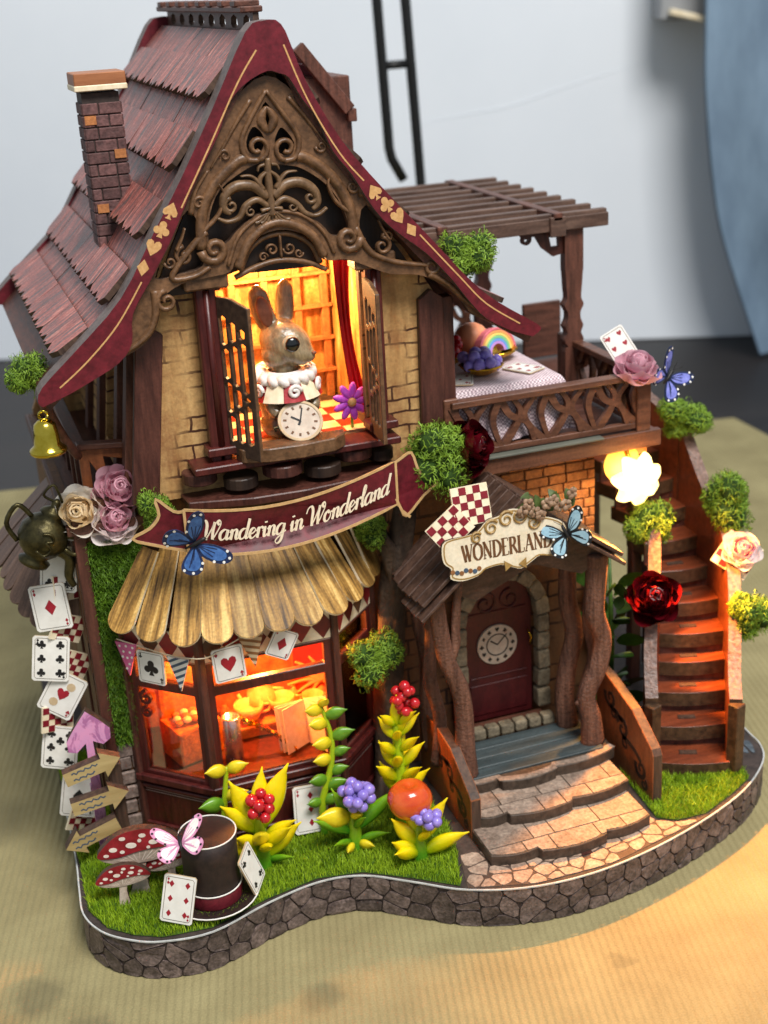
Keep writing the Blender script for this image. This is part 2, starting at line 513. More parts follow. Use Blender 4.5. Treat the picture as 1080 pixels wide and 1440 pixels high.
# ------------------------------------------------------------------ the stone base
BASE = [(1.9, 61.5), (1.7, 53), (1.6, 45), (1.45, 42.4), (1.4, 40.9), (1.85, 39.7), (2.7, 38.85), (3.75, 38.3), (5.5, 38.1), (7.7, 38.85), (9.7, 39.25), (11.3, 38.95), (12.8, 37.9), (14.5, 36.65), (16.9, 35.85),
        (19.8, 35.8), (23.2, 36.55), (26.4, 37.8), (28.4, 39.2), (29.25, 40.5), (29.5, 42.5), (30.8, 50), (30.5, 61.5)]
rim = cr(BASE, 5) 
ZB = 1.6
top = lambda z: (lambda a, c, h=0: V((a, c, z + h)))
base = thing('stone_base', (15, 48, 0), 'curved base with a printed stone rim under the miniature house', 'base')
rin = []
for i, p in enumerate(rim):
    a, c = rim[max(i - 1, 0)], rim[min(i + 1, len(rim) - 1)]
    d = V((c[0] - a[0], c[1] - a[1], 0)).normalized(); rin.append((p[0] - d.y * .06, p[1] + d.x * .06))
mb = MB(); mb.plate(rin, top(ZB), ZB); mb.build('plinth', m_mortar, base)
mb = MB()
lip = [(p[0], p[1]) for p in rim[8:-9]]
mb.stroke(lip, .055, top(ZB + .035), .05); mb.build('rim_edge', M('white paper edge', C('a9aaa8'), C('c9cac8'), None, 3, (1, 1, 1), .5, .05), base)

def clip(poly, px, py, nx, ny):
    out = []
    n = len(poly)
    for i in range(n):
        a, b_ = poly[i], poly[(i + 1) % n]
        da = (a[0] - px) * nx + (a[1] - py) * ny
        db = (b_[0] - px) * nx + (b_[1] - py) * ny
        if da <= 0: out.append(a)
        if (da < 0 < db) or (db < 0 < da):
            t = da / (da - db)
            out.append((a[0] + t * (b_[0] - a[0]), a[1] + t * (b_[1] - a[1])))
    return out
def cells(pts, rect, gap):
    x0, y0, x1, y1 = rect
    res = []
    for i, p in enumerate(pts):
        poly = [(x0, y0), (x1, y0), (x1, y1), (x0, y1)]
        for j, q in enumerate(pts):
            if i == j: continue
            dx, dy = q[0] - p[0], q[1] - p[1]
            d = math.hypot(dx, dy)
            if d > 4: continue
            nx, ny = dx / d, dy / d
            poly = clip(poly, (p[0] + q[0]) / 2 - nx * gap / 2, (p[1] + q[1]) / 2 - ny * gap / 2, nx, ny)
            if len(poly) < 3: break
        if len(poly) >= 3: res.append(poly)
    return res
def chaikin(poly, k=.22):
    out = []
    for i in range(len(poly)):
        a, b_ = poly[i], poly[(i + 1) % len(poly)]
        out += [(a[0] + (b_[0] - a[0]) * k, a[1] + (b_[1] - a[1]) * k), (b_[0] - (b_[0] - a[0]) * k, b_[1] - (b_[1] - a[1]) * k)]
    return out
def area2(p): return abs(sum(p[i][0] * p[(i + 1) % len(p)][1] - p[(i + 1) % len(p)][0] * p[i][1] for i in range(len(p)))) / 2
# rim stones: cells laid along the rim's length
arc = [0]
for i in range(len(rim) - 1):
    arc.append(arc[-1] + math.hypot(rim[i + 1][0] - rim[i][0], rim[i + 1][1] - rim[i][1]))
def rimP(a, z, h=0):
    a = min(max(a, 0), arc[-1] - 1e-4)
    i = 0
    while arc[i + 1] < a: i += 1
    t = (a - arc[i]) / (arc[i + 1] - arc[i])
    p, q = V(rim[i] + (0,)), V(rim[i + 1] + (0,))
    j0, j1 = max(i - 1, 0), min(i + 2, len(rim) - 1)
    tg = (V(rim[j1] + (0,)) - V(rim[j0] + (0,))).normalized()
    n = V((-tg.y, tg.x, 0)) * -1
    c = p.lerp(q, t)
    return V((c.x, c.y, z)) - n * -1 * h
a0, a1 = arc[8], arc[-8]
pts = []
rows_ = [.27, .8, 1.32]
for r_, z in enumerate(rows_):
    a = a0 + (r_ % 2) * .5
    while a < a1:
        if RND() > .16: pts.append((a, z + U(-.24, .24)))
        a += U(.6, 1.1)
for poly in cells(pts, (a0, .03, a1, 1.55), .06):
    if area2(poly) < .08: continue
    mb = MB(); mb.plate(chaikin(poly), rimP, .16, h=U(.0, .014), back=False); mb.build('stone', m_rimstone, base)
# paving on the top of the base
pave = [(14.5, 36.75), (16.9, 36.0), (19.8, 35.95), (23.2, 36.72), (24.6, 37.1), (23.4, 37.15), (22.75, 37.6), (22.7, 38.2), (22.9, 40.6), (15.4, 40.6), (15.0, 38.8)]
def inside(p, poly):
    r_ = False
    for i in range(len(poly)):
        a, b_ = poly[i], poly[(i + 1) % len(poly)]
        if (a[1] > p[1]) != (b_[1] > p[1]) and p[0] < (b_[0] - a[0]) * (p[1] - a[1]) / (b_[1] - a[1]) + a[0]: r_ = not r_
    return r_
def pull(poly, reg):
    c = (sum(p[0] for p in poly) / len(poly), sum(p[1] for p in poly) / len(poly))
    if not inside(c, reg): return None
    out = []
    for p in poly:
        t = 1.0
        while t > 0 and not inside((c[0] + (p[0] - c[0]) * t, c[1] + (p[1] - c[1]) * t), reg): t -= .08
        out.append((c[0] + (p[0] - c[0]) * t, c[1] + (p[1] - c[1]) * t))
    return out
m_pave = M('paving print', C('8a6f5f'), C('b39a86'), C('c7b09b'), 2.2, (1, 1, 1), .65, .3, speck=.3, vary=.14)
m_paveg = M('grey paving print', C('3d454c'), C('626c74'), C('7b848b'), 2.2, (1, 1, 1), .5, .3, speck=.3, vary=.2)
mb = MB(); mb.plate(pave, top(ZB + .02), .02); mb.build('paving_bed', M('paving mortar', C('3f3029'), C('5b4a40'), None, 4, (1, 1, 1), .7, .2), base)
pts = []
y = 35.6
while y < 38.6:
    x = 14.2 + U(0, .5)
    while x < 24.8:
        pts.append((x + U(-.15, .15), y + U(-.16, .16))); x += U(.6, .95)
    y += .52
for poly in cells(pts, (14, 35.5, 24.8, 38.6), .07):
    poly = pull(chaikin(poly), pave)
    if poly and area2(poly) > .06:
        mb = MB(); mb.plate(poly, top(ZB), .03, h=.045, back=False); mb.build('paving_stone', m_pave, base)
gp = [(27.4, 39.5), (28.2, 39.4), (29.0, 40.5), (29.3, 42.5), (30.4, 49), (27.4, 49)]
pts = [(U(27.2, 30.6), 39 + i * .22 + U(-.2, .2)) for i in range(46)]
for poly in cells(pts, (27.2, 38.9, 30.6, 49), .08):
    poly = chaikin(poly)
    if area2(poly) > .05 and all(inside(p, gp) for p in poly):
        mb = MB(); mb.plate(poly, top(ZB), .03, h=.04, back=False); mb.build('paving_stone', m_paveg, base)
MB().box((19.3, 36.9, ZB + .05), (.42, .26, .03)).build('joint_slot', m_dark, base)

# grass on the base and on the hedge panel
m_grass = M('static grass', C('6a8e16'), C('a4c028'), C('c4d648'), 1.1, (1, 1, 1), .5, 0, spec=.35, speck=.0)
m_turf = M('green flock', C('2c430b'), C('46650f'), None, 5, (1, 1, 1), .9, .2)
def blades(mb, P, pts, L0, w, lean):
    for a, c in pts:
        an = U(0, 2 * PI); l = L0 * U(.6, 1.25); ln = lean * U(.2, 1.2); ad = U(0, 2 * PI)
        dx, dy = math.cos(an) * w / 2, math.sin(an) * w / 2
        tx, ty = math.cos(ad) * ln * l, math.sin(ad) * ln * l
        k = len(mb.v)
        mb.v += [P(a - dx, c - dy, 0), P(a + dx, c + dy, 0), P(a + dx * .7 + tx * .4, c + dy * .7 + ty * .4, l * .6), P(a - dx * .7 + tx * .4, c - dy * .7 + ty * .4, l * .6), P(a + tx, c + ty, l)]
        mb.f += [(k, k + 1, k + 2, k + 3), (k + 3, k + 2, k + 4)]; mb.m += [0, 0]
g1 = [(1.75, 52), (1.7, 45), (1.6, 41), (2.1, 39.75), (2.9, 39.0), (3.8, 38.5), (5.5, 38.3), (7.7, 39.05), (9.7, 39.45), (11.35, 39.12), (12.9, 38.05), (14.3, 36.95), (14.95, 38.8), (15.3, 40.6), (15.2, 45.3), (3.4, 45.3), (3.0, 52)]
g2 = [(22.75, 37.75), (23.4, 37.3), (24.6, 37.25), (26.2, 37.95), (27.4, 38.6), (27.6, 39.4), (27.2, 40.2), (23.0, 41.0), (22.85, 39)]
def fill(poly, dens):
    xs = [p[0] for p in poly]; ys = [p[1] for p in poly]
    n = int((max(xs) - min(xs)) * (max(ys) - min(ys)) * dens)
    return [q for q in ((U(min(xs), max(xs)), U(min(ys), max(ys))) for _ in range(n)) if inside(q, poly)]
for i, poly in enumerate((g1, g2)):
    mb = MB(); mb.plate(poly, top(ZB + .015), .02, h=.03); mb.build('turf', m_turf, base)
    mb = MB(); blades(mb, top(ZB + .03), fill(poly, 420), .27, .035, .55)
    tag(mb.build('grass', m_grass, None, local=True), ['bright green flock grass along the front left of the base', 'bright green flock grass patch before the curved stairs'][i], 'grass', kind='stuff')
# ------------------------------------------------------------------ the cottage
def spiral(c, r0, r1, a0, turns, n=16, sx=1):
    return [(c[0] + sx * (r0 + (r1 - r0) * i / n) * math.cos(a0 + turns * 2 * PI * i / n), c[1] + (r0 + (r1 - r0) * i / n) * math.sin(a0 + turns * 2 * PI * i / n)) for i in range(n + 1)]
def tap(n, a, b, mid=None):
    """widths from a to b over n points, optional bulge."""
    return [a + (b - a) * i / (n - 1) + (mid or 0) * math.sin(PI * i / (n - 1)) for i in range(n)]
house = thing('cottage', (10.5, 52, ZB), 'half timbered miniature cottage with steep burgundy gable roof and glowing windows', 'dollhouse')
CX = 11.7
# lower storey
hole = [(4.75, 4.0), (14.1, 4.0), (14.1, 11.3), (4.75, 11.3)]
MB().plate([(3.3, ZB + .05), (15.6, ZB + .05), (15.6, 15.4), (3.3, 15.4)], front(45.3), .3, [hole], ms=1).build('wall', [m_wall2, m_edge], house)
MB().box((3.45, 52.6, 8.2), (.3, 14, 13.1)).build('wall', m_wall2y, house)
MB().box((3.55, 45.2, 8.3), (.42, .38, 13.2)).build('corner_post', m_dark, house, bevel=.03)
MB().box((3.3, 48.5, 7), (.2, 2.6, 10)).build('side_panel', m_dark, house, bevel=.03)
# ledge between the storeys, on the left
MB().box((5.0, 52.4, 14.5), (3.7, 15.0, .35)).build('ledge', m_wood_y, house, bevel=.03)
# upper storey: front wall with its window opening
wopen = [(9.15, 16.6), (14.35, 16.6), (14.35, 22.9), (13.0, 23.1), (12.5, 23.9), (11.6, 24.3), (10.6, 23.9), (10.1, 23.1), (9.15, 22.9)]
MB().plate([(5.6, 15.2), (17.3, 15.2), (17.4, 21), (14.9, 25), (11.7, 29.6), (8.3, 25.6), (6.4, 21)], front(44.6), .3, [wopen], ms=1).build('wall', [m_wall, m_edge], house)
sw = frame((5.6, 44.9, 15.2), (0, -1, 0), (.8, 0, 5.8))
MB().plate([(0, 0), (-14.6, 0), (-14.6, 6.2), (0, 6.2)], sw, .3, [[(-6.5, .6), (-3.6, .6), (-3.6, 4.4), (-6.5, 4.4)]]).build('wall', m_wally, house)
for a in (-.9, -2.9, -7.2, -10.5):
    mb = MB(); mb.plate([(a - .35, -.2), (a + .35, -.2), (a + .35, 6.1), (a - .35, 6.1)], sw, .3, h=.25); mb.build('timber', m_wood_z, house, bevel=.03)
MB().box((17.3, 52.4, 17.8), (.3, 15, 6.6)).build('wall', m_wally, house)
MB().plate([(3.5, ZB + .05), (17.4, ZB + .05), (17.4, 20.6), (11.7, 29.0), (6.2, 21.0), (3.5, 15)], front(59.3), .3).build('wall', m_wall, house)
# timber posts on the facade
for pts_, w in ((((5.95, 15.3), (6.75, 21.2)), .95), (((16.85, 15.0), (16.95, 21.2)), .95)):
    (xa, za), (xb, zb) = pts_
    mb = MB(); mb.plate([(xa - w / 2, za), (xa + w / 2, za), (xb + w / 2, zb), (xb, zb + .35), (xb - w / 2, zb)], front(44.35), .3, ms=1)
    mb.build('timber_post', [m_dark, m_edge], house, bevel=.03)
MB().box((17.55, 44.7, 18), (.55, .55, 6.4)).build('corner_post', m_dark, house, bevel=.03)

# roof profile (left, right) in X-Z
PL = [(11.45, 30.75), (10.7, 30.0), (9.46, 28.2), (8.21, 26.15), (7.09, 24.45), (5.82, 22.55), (4.26, 21.15), (2.96, 20.0)]
PR = [(11.75, 30.75), (12.4, 29.1), (13.5, 27.1), (14.95, 25.2), (16.4, 23.5), (17.9, 21.8), (19.05, 20.85), (20.5, 19.9)]
roof = MB()
k = 0
for prof in (PL, PR):
    mbp = [(p[0], p[1] - .32) for p in cr(prof, 2)]
    roof.plate(mbp + [(p[0] + (.15 if prof is PL else -.15), p[1] - .28) for p in reversed(mbp)], front(43.5), 16.6)
roof = roof.build('roof', m_wood_y, house)
def resample(prof):
    pl = cr(prof, 8); ac = [0]
    for i in range(len(pl) - 1): ac.append(ac[-1] + math.hypot(pl[i + 1][0] - pl[i][0], pl[i + 1][1] - pl[i][1]))
    def at(s_):
        s_ = min(max(s_, 0), ac[-1] - 1e-4)
        i = 0
        while ac[i + 1] < s_: i += 1
        t = (s_ - ac[i]) / (ac[i + 1] - ac[i])
        p = V((pl[i][0] + t * (pl[i + 1][0] - pl[i][0]), 0, pl[i][1] + t * (pl[i + 1][1] - pl[i][1])))
        d = V((pl[i + 1][0] - pl[i][0], 0, pl[i + 1][1] - pl[i][1])).normalized()
        return p, d
    return at, ac[-1]
m_shing = M('shingle print', C('5a4a48'), C('a0564c'), C('c68a7c'), 1.7, (.4, 2.4, .4), .4, .35, speck=.28, vary=.14, ramp=(.4, .56))
SW = 16.2 / 12
sh = MB()
tooth = [(-SW / 2 + .004, 0), (SW / 2 - .004, 0), (SW / 2 - .004, 1.25), (SW * .33, 1.42), (SW * .17, 1.55), (0, 1.42), (-SW * .17, 1.55), (-SW * .33, 1.42), (-SW / 2 + .004, 1.25)]
sh.plate(tooth, lambda a, c, h=0: V((c, a, h)), .2, ms=1)
for q in sh.f: pass
sh.f = [tuple(reversed(f)) for f in sh.f]
sh0 = sh.build('shingle', [m_shing, m_edge], roof, local=True)
first = True
for prof, sgn in ((PL, -1), (PR, 1)):
    at, tot = resample(prof)
    n = 10
    for r_ in range(n):
        s0 = .2 + r_ * (tot - 2.75) / (n - 1)
        free = r_ % 2 == 1                     # lower course of each roof plate stands clear of the next plate
        p, d = at(s0)
        q, _ = at(s0 + 1.3)
        d = (q - p).normalized()
        nrm = V((0, 1, 0)).cross(d) * (1 if sgn > 0 else -1)
        if nrm.z < 0: nrm = -nrm
        for j in range(12):
            o = sh0 if first else sh0.copy()
            if not first: COL.objects.link(o); o.parent = roof
            first = False
            lift = (.16 if free else -.06) + U(-.008, .008)
            pos = p + nrm * (lift + .06) + V((0, 44.12 + SW * .985 * (j + .5), 0)) - V((10.5, 52, ZB)) + V((0, -0.0, 0))
            o.location = (pos) * S
            dd = (d + nrm * ((.17 if free else .07) + U(-.008, .008)) + V((0, U(-.012, .012), 0))).normalized()
            y = V((0, 1, 0)) if sgn > 0 else V((0, -1, 0))
            z = dd.cross(y).normalized()
            y = z.cross(dd)
            o.rotation_euler = Matrix((dd, y, z)).transposed().to_euler()
# ridge cresting
mb = MB()
Pr = frame((11.55, 60, 30.15), (0, -1, 0), (0, 0, 1))
ho = []
for i in range(8):
    a = .5 + i * 1.78
    ho.append([(a + .25, .62), (a + .5, .5), (a + 1.0, .5), (a + 1.25, .62), (a + 1.15, .85), (a + .75, .95), (a + .35, .85)])
    ho.append([(a + .3, .1), (a + .75, .38), (a + .52, .1)]); ho.append([(a + .95, .1), (a + .8, .38), (a + 1.2, .1)])
for i in range(8):
    a = .5 + i * 1.78
    for dx in (.2, .65, 1.1): ho.append([(a + dx, -.05), (a + dx + .14, -.6), (a + dx + .28, -.05), (a + dx + .14, .02)])
mb.plate([(0, -.9), (14.6, -.9), (14.6, 1.05), (0, 1.05)], Pr, .2, ho, ms=1)
mb.build('ridge_cresting', [m_wood_y, m_edge], house)
MB().box((11.5, 52.7, 31.27), (.75, 14.8, .2)).build('ridge_cap', m_wood_y, house, bevel=.04)
for i in range(8):
    MB().box((11.5, 46.2 + i * 1.85, 31.45), (.85, .7, .2)).build('ridge_block', m_wood_y, house, bevel=.04)
# barge boards
bl_o = [(11.7, 30.95), (11.3, 30.95), (10.7, 30.65), (9.46, 28.51), (8.21, 26.44), (7.09, 24.76), (5.82, 22.85), (4.26, 21.42), (2.96, 20.3), (2.75, 19.8), (2.95, 19.6)]
bl_i = [(3.8, 19.95), (4.6, 20.3), (5.5, 20.75), (6.0, 21.35), (6.15, 22.3), (6.9, 23.4), (7.7, 24.6), (8.3, 25.7), (8.9, 26.7), (9.5, 27.6), (10.0, 28.6), (10.6, 29.15), (11.3, 29.45), (11.7, 29.35)]
br_o = [(11.7, 30.95), (12.0, 30.6), (12.53, 29.1), (13.6, 27.15), (14.99, 25.4), (16.45, 23.75), (17.98, 22.0), (19.05, 21.05), (20.57, 20.05), (20.7, 19.8), (20.4, 19.6)]
br_i = [(19.6, 19.9), (18.6, 20.5), (17.9, 21.3), (17.3, 22.1), (16.4, 23.1), (15.3, 24.0), (14.6, 24.8), (13.9, 26.0), (13.3, 26.8), (12.9, 27.8), (12.4, 28.5), (12.0, 29.2), (11.7, 29.35)]
M_bedge = M('grey brown board edge', C('4b413e'), C('73645e'), None, 5, (1, 1, 1), .5, .15)
bo = cr(bl_o, 3)[:-1] + cr(bl_i, 3)[:-1] + list(reversed(cr(br_i, 3))) + list(reversed(cr(br_o, 3)[1:]))
for y in (43.2, 60.1):
    MB().plate(bo, front(y), .85, ms=1).build('barge_board', [m_red, M_bedge], house, bevel=.025)
# gold lining and card suits on the front barge boards
for pl in ([(11.0, 30.1), (10.3, 29.15), (9.2, 27.3), (8.1, 25.5)], [(6.55, 23.3), (5.6, 22.0), (4.5, 20.95), (3.5, 20.2)],
           [(11.9, 30.2), (12.55, 28.5), (13.5, 26.75), (14.3, 25.75)], [(16.2, 23.75), (17.6, 22.15), (18.6, 21.05), (19.9, 20.15)]):
    MB().stroke(cr(pl, 5), .05, front(43.2), .02, h=.012).build('gold_lining', m_gold, house)
def suit(kind, s_=1.0):
    if kind == 'diamond': p = [(0, .5), (-.36, 0), (0, -.5), (.36, 0)]
    elif kind == 'heart': p = [(0, -.5), (-.3, -.15), (-.45, .12), (-.42, .35), (-.25, .45), (-.08, .38), (0, .22), (.08, .38), (.25, .45), (.42, .35), (.45, .12), (.3, -.15)]
    elif kind == 'spade': p = [(0, .5), (-.25, .2), (-.43, -.02), (-.42, -.24), (-.25, -.32), (-.07, -.2), (-.08, -.36), (-.2, -.5), (.2, -.5), (.08, -.36), (.07, -.2), (.25, -.32), (.42, -.24), (.43, -.02), (.25, .2)]
    else:
        p = []
        for cx_, cy_, a0_ in ((.26, -.1, -120), (0, .26, -30), (-.26, -.1, 75)):
            for i in range(9):
                a = math.radians(a0_ + i * 27)
                p.append((cx_ + .22 * math.cos(a), cy_ + .22 * math.sin(a)))
        p += [(-.06, -.2), (-.18, -.5), (.18, -.5), (.06, -.2)]
    return [(x * s_, y * s_) for x, y in p]
def rot2(p, a, o=(0, 0), s_=1.0):
    c, s2 = math.cos(a), math.sin(a)
    return [(o[0] + s_ * (x * c - y * s2), o[1] + s_ * (x * s2 + y * c)) for x, y in p]
for k_, (x, z), a in (('spade', (7.75, 25.45), -.45), ('club', (7.4, 24.9), -.45), ('heart', (7.05, 24.35), -.45), ('diamond', (6.65, 23.75), -.3),
                      ('spade', (14.65, 25.35), .5), ('club', (15.05, 24.9), .5), ('heart', (15.45, 24.45), .5), ('diamond', (15.9, 23.95), .5)):
    MB().plate(rot2(suit(k_, .55), a, (x, z)), front(43.2), .02, h=.014).build(k_ + '_emblem', m_gold, house)

# ------------------------------------------------------------------ carved gable ornament
orn = MB()
o_out = [(5.2, 20.75), (5.75, 21.6), (6.5, 22.9), (7.9, 24.95), (9.1, 27.1), (10.2, 28.6), (11.3, 29.3), (12.3, 28.6), (13.3, 26.8), (14.7, 24.9), (16.4, 23.3), (17.6, 22.1), (18.5, 20.9), (19.3, 20.3),
         (18.3, 20.55), (17.7, 21.3), (17.0, 21.9), (16.2, 22.3), (15.2, 22.45), (14.4, 22.8), (13.6, 23.15), (12.95, 23.2), (12.7, 23.75), (12.1, 24.2), (11.3, 24.4), (10.4, 24.15), (9.8, 23.6), (9.55, 23.2), (8.7, 23.1), (7.9, 23.0), (7.2, 22.6), (6.8, 21.9), (6.6, 21.3), (5.9, 20.9)]
h_c = [(8.95, 24.3), (9.5, 24.15), (9.95, 24.55), (10.6, 24.95), (11.3, 25.05), (12.1, 24.9), (12.8, 24.45), (13.2, 24.0), (13.75, 24.1), (13.6, 24.9), (13.1, 25.7), (12.3, 26.3), (11.8, 26.45), (11.35, 26.55), (10.9, 26.6), (10.3, 26.4), (9.5, 25.9), (9.1, 25.2)]
h_l = [(8.35, 25.35), (7.75, 24.4), (7.05, 23.3), (7.9, 23.35), (8.65, 23.5), (8.85, 24.4)]
h_r = [(14.45, 24.9), (14.15, 24.0), (14.4, 23.3), (15.2, 22.95), (16.6, 22.65), (15.7, 23.6)]
h_h1 = [(10.75, 27.75), (10.5, 27.3), (10.6, 26.95), (10.95, 26.95), (11.1, 27.3), (11.0, 27.6)]
h_h2 = [(11.75, 27.65), (11.55, 27.5), (11.45, 27.2), (11.6, 26.85), (11.95, 26.8), (12.1, 27.15)]
h_h3 = [(11.25, 28.5), (11.0, 28.0), (11.15, 27.65), (11.35, 27.65), (11.5, 27.95)]
h_s1 = [(7.25, 22.45), (7.0, 22.1), (7.25, 21.85), (7.45, 22.15)]
orn.plate(cr(o_out, 3, True), front(43.55), .3, [cr(h, 3, True) for h in (h_c, h_l, h_r, h_h1, h_h2, h_h3)] , ms=1)
orn.build('gable_ornament', [m_carve, m_carve2], house, bevel=.02)
MB().plate([(7.0, 22.5), (9.3, 22.5), (9.3, 22.9), (10.1, 23.1), (10.6, 23.9), (11.6, 24.3), (12.5, 23.9), (13.0, 23.1), (14.3, 22.9), (14.3, 22.5), (16.2, 22.5), (14.8, 24.6), (11.6, 29.2), (8.4, 25.2)], front(44.25), .1).build("gable_panel", m_panel, house)
rel = MB()
P = front(43.55)
def st(pts_, w, dome=.1, n=5, t=.12):
    q = cr(pts_, n); ww = w if not isinstance(w, tuple) else tap(len(q), *w)
    rel.stroke(q, ww, P, t, h=.05, dome=dome)
# raised mouldings along arch, heart and lower wave
st([(8.7, 24.05), (8.8, 25.1), (9.3, 26.05), (10.1, 26.7), (10.45, 26.8)], .34); st([(13.95, 23.9), (13.85, 24.9), (13.3, 25.95), (12.5, 26.6), (12.15, 26.7)], .34)
st([(11.28, 28.85), (10.75, 28.1), (10.35, 27.4), (10.45, 26.8), (10.85, 26.7)], (.14, .2)); st([(11.28, 28.85), (11.85, 28.0), (12.25, 27.3), (12.1, 26.7), (11.7, 26.6)], (.14, .2))
rel.stroke(spiral((10.85, 27.1), .4, .1, -PI / 2, 1.1), .15, P, .12, h=.06, dome=.08)
rel.stroke(spiral((11.8, 27.0), .4, .1, -PI / 2, -1.1), .15, P, .12, h=.06, dome=.08)
st([(11.25, 28.35), (11.05, 27.95), (11.25, 27.55)], (.05, .1, .22), .05); st([(11.25, 28.35), (11.48, 27.95), (11.28, 27.55)], (.05, .1, .22), .05)
st([(9.85, 23.3), (10.2, 24.0), (10.75, 24.5), (11.35, 24.65), (12.0, 24.45), (12.55, 24.0), (12.85, 23.35)], .3, .14)
st([(9.5, 23.4), (9.95, 24.35), (10.65, 24.85), (11.35, 25.0), (12.15, 24.8), (12.85, 24.2), (13.2, 23.4)], .12, .05)
rel.stroke(spiral((9.1, 24.0), .45, .08, PI, 1.4), tap(17, .3, .12), P, .15, h=.08, dome=.1)
rel.stroke(spiral((13.75, 23.85), .45, .08, 0, -1.4), tap(17, .3, .12), P, .15, h=.08, dome=.1)
st([(8.9, 24.6), (8.3, 24.1), (7.6, 23.25), (8.3, 23.2), (8.9, 23.45)], (.22, .16)); st([(14.0, 24.2), (14.5, 23.3), (15.4, 22.85), (16.6, 22.6)], (.24, .14))
st([(7.0, 22.9), (6.95, 22.2), (6.7, 21.6), (6.2, 21.2), (5.6, 20.95)], (.3, .14)); st([(16.6, 22.3), (17.3, 21.85), (17.9, 21.2), (18.6, 20.65)], (.26, .12))
rel.stroke(spiral((7.35, 22.5), .38, .08, PI / 2, 1.3), tap(17, .2, .1), P, .12, h=.06, dome=.08)
rel.stroke(spiral((16.7, 22.55), .34, .08, PI / 2, -1.3), tap(17, .2, .1), P, .12, h=.06, dome=.08)
# scrolls filling the side openings
for cx_, cz_, s_ in ((8.1, 24.2, 1), (14.95, 23.75, -1)):
    rel.stroke(spiral((cx_, cz_ - .3), .32, .06, PI * .5, 1.25 * s_), tap(17, .14, .09), P, .2, h=.03, dome=.05)
    st([(cx_ + .1 * s_, cz_ + .6), (cx_ - .05 * s_, cz_ + .25), (cx_ - .25 * s_, cz_ - .1)], (.06, .12))
# finer scrolls laid over the frame
for s_, X0 in ((1, 0), (-1, 22.75)):
    fx = lambda x: X0 + s_ * x
    st([(fx(9.25), 26.6), (fx(9.7), 27.2), (fx(10.2), 27.9), (fx(10.75), 28.6)], (.06, .16), .06)
    st([(fx(8.45), 25.2), (fx(8.65), 25.9), (fx(9.15), 26.55)], (.2, .08), .07)
    rel.stroke(spiral((fx(8.75), 25.55), .22, .05, 0, 1.2 * s_), tap(17, .12, .06), P, .1, h=.05, dome=.05)
    rel.stroke(spiral((fx(9.75), 26.95), .2, .05, PI, -1.2 * s_), tap(17, .12, .06), P, .1, h=.05, dome=.05)
    st([(fx(8.75), 24.6), (fx(9.35), 25.1), (fx(9.6), 25.7), (fx(9.45), 26.1)], (.16, .05), .06)
    rel.stroke(spiral((fx(7.6), 23.75), .2, .05, PI, 1.2 * s_), tap(17, .1, .05), P, .1, h=.05, dome=.04)
rel.build('relief_moulding', m_carve, house, True)
# central lily inside the arch
fl = MB(); rel = fl
fc = 11.15
st([(fc, 26.75), (fc - .02, 26.2), (fc, 25.4), (fc, 24.9)], (.2, .3), .16)
st([(fc, 26.35), (fc - .28, 26.15), (fc - .32, 25.85), (fc - .1, 25.5)], (.1, .22), .08); st([(fc, 26.35), (fc + .28, 26.12), (fc + .32, 25.8), (fc + .1, 25.5)], (.1, .22), .08)
st([(fc - .1, 25.5), (fc - .55, 25.9), (fc - 1.1, 25.95), (fc - 1.5, 25.7), (fc - 1.6, 25.3), (fc - 1.4, 25.1)], (.3, .14, .1), .12)
st([(fc + .1, 25.5), (fc + .55, 25.85), (fc + 1.1, 25.85), (fc + 1.5, 25.55), (fc + 1.6, 25.15), (fc + 1.4, 24.95)], (.3, .14, .1), .12)
st([(fc - .1, 25.2), (fc - .45, 25.45), (fc - .85, 25.3), (fc - 1.1, 24.95), (fc - 1.5, 24.85), (fc - 1.85, 25.0)], (.2, .1, .04), .08)
st([(fc + .1, 25.2), (fc + .45, 25.4), (fc + .85, 25.2), (fc + 1.15, 24.85), (fc + 1.55, 24.75), (fc + 1.9, 24.95)], (.2, .1, .04), .08)
st([(fc - .36, 25.08), (fc, 25.14), (fc + .36, 25.08)], .14, .12)
for i in range(-3, 4):
    st([(fc + i * .05, 25.0), (fc + i * .14, 24.75), (fc + i * .2, 24.62 + abs(i) * .03)], (.08, .15), .06)
for s_ in (-1, 1):
    st([(fc + s_ * .2, 25.75), (fc + s_ * .55, 26.2), (fc + s_ * .95, 26.25)], (.16, .05), .07)
    fl.stroke(spiral((fc + s_ * 1.35, 25.35), .26, .05, PI / 2, -1.2 * s_), tap(17, .16, .08), P, .1, h=.06, dome=.07)
    fl.stroke(spiral((fc + s_ * .72, 25.1), .18, .04, PI / 2, -1.2 * s_), tap(17, .1, .05), P, .1, h=.06, dome=.05)
    st([(fc + s_ * .12, 26.55), (fc + s_ * .3, 26.5), (fc + s_ * .36, 26.35)], (.12, .05), .05)
fl.build('lily_carving', M('lighter carved wood', C('523c28'), C('7d6146'), None, 3, (1, 1, 1), .38, .15, speck=.1), house, True)  # lily wood coloured slightly lighter than the frame carving
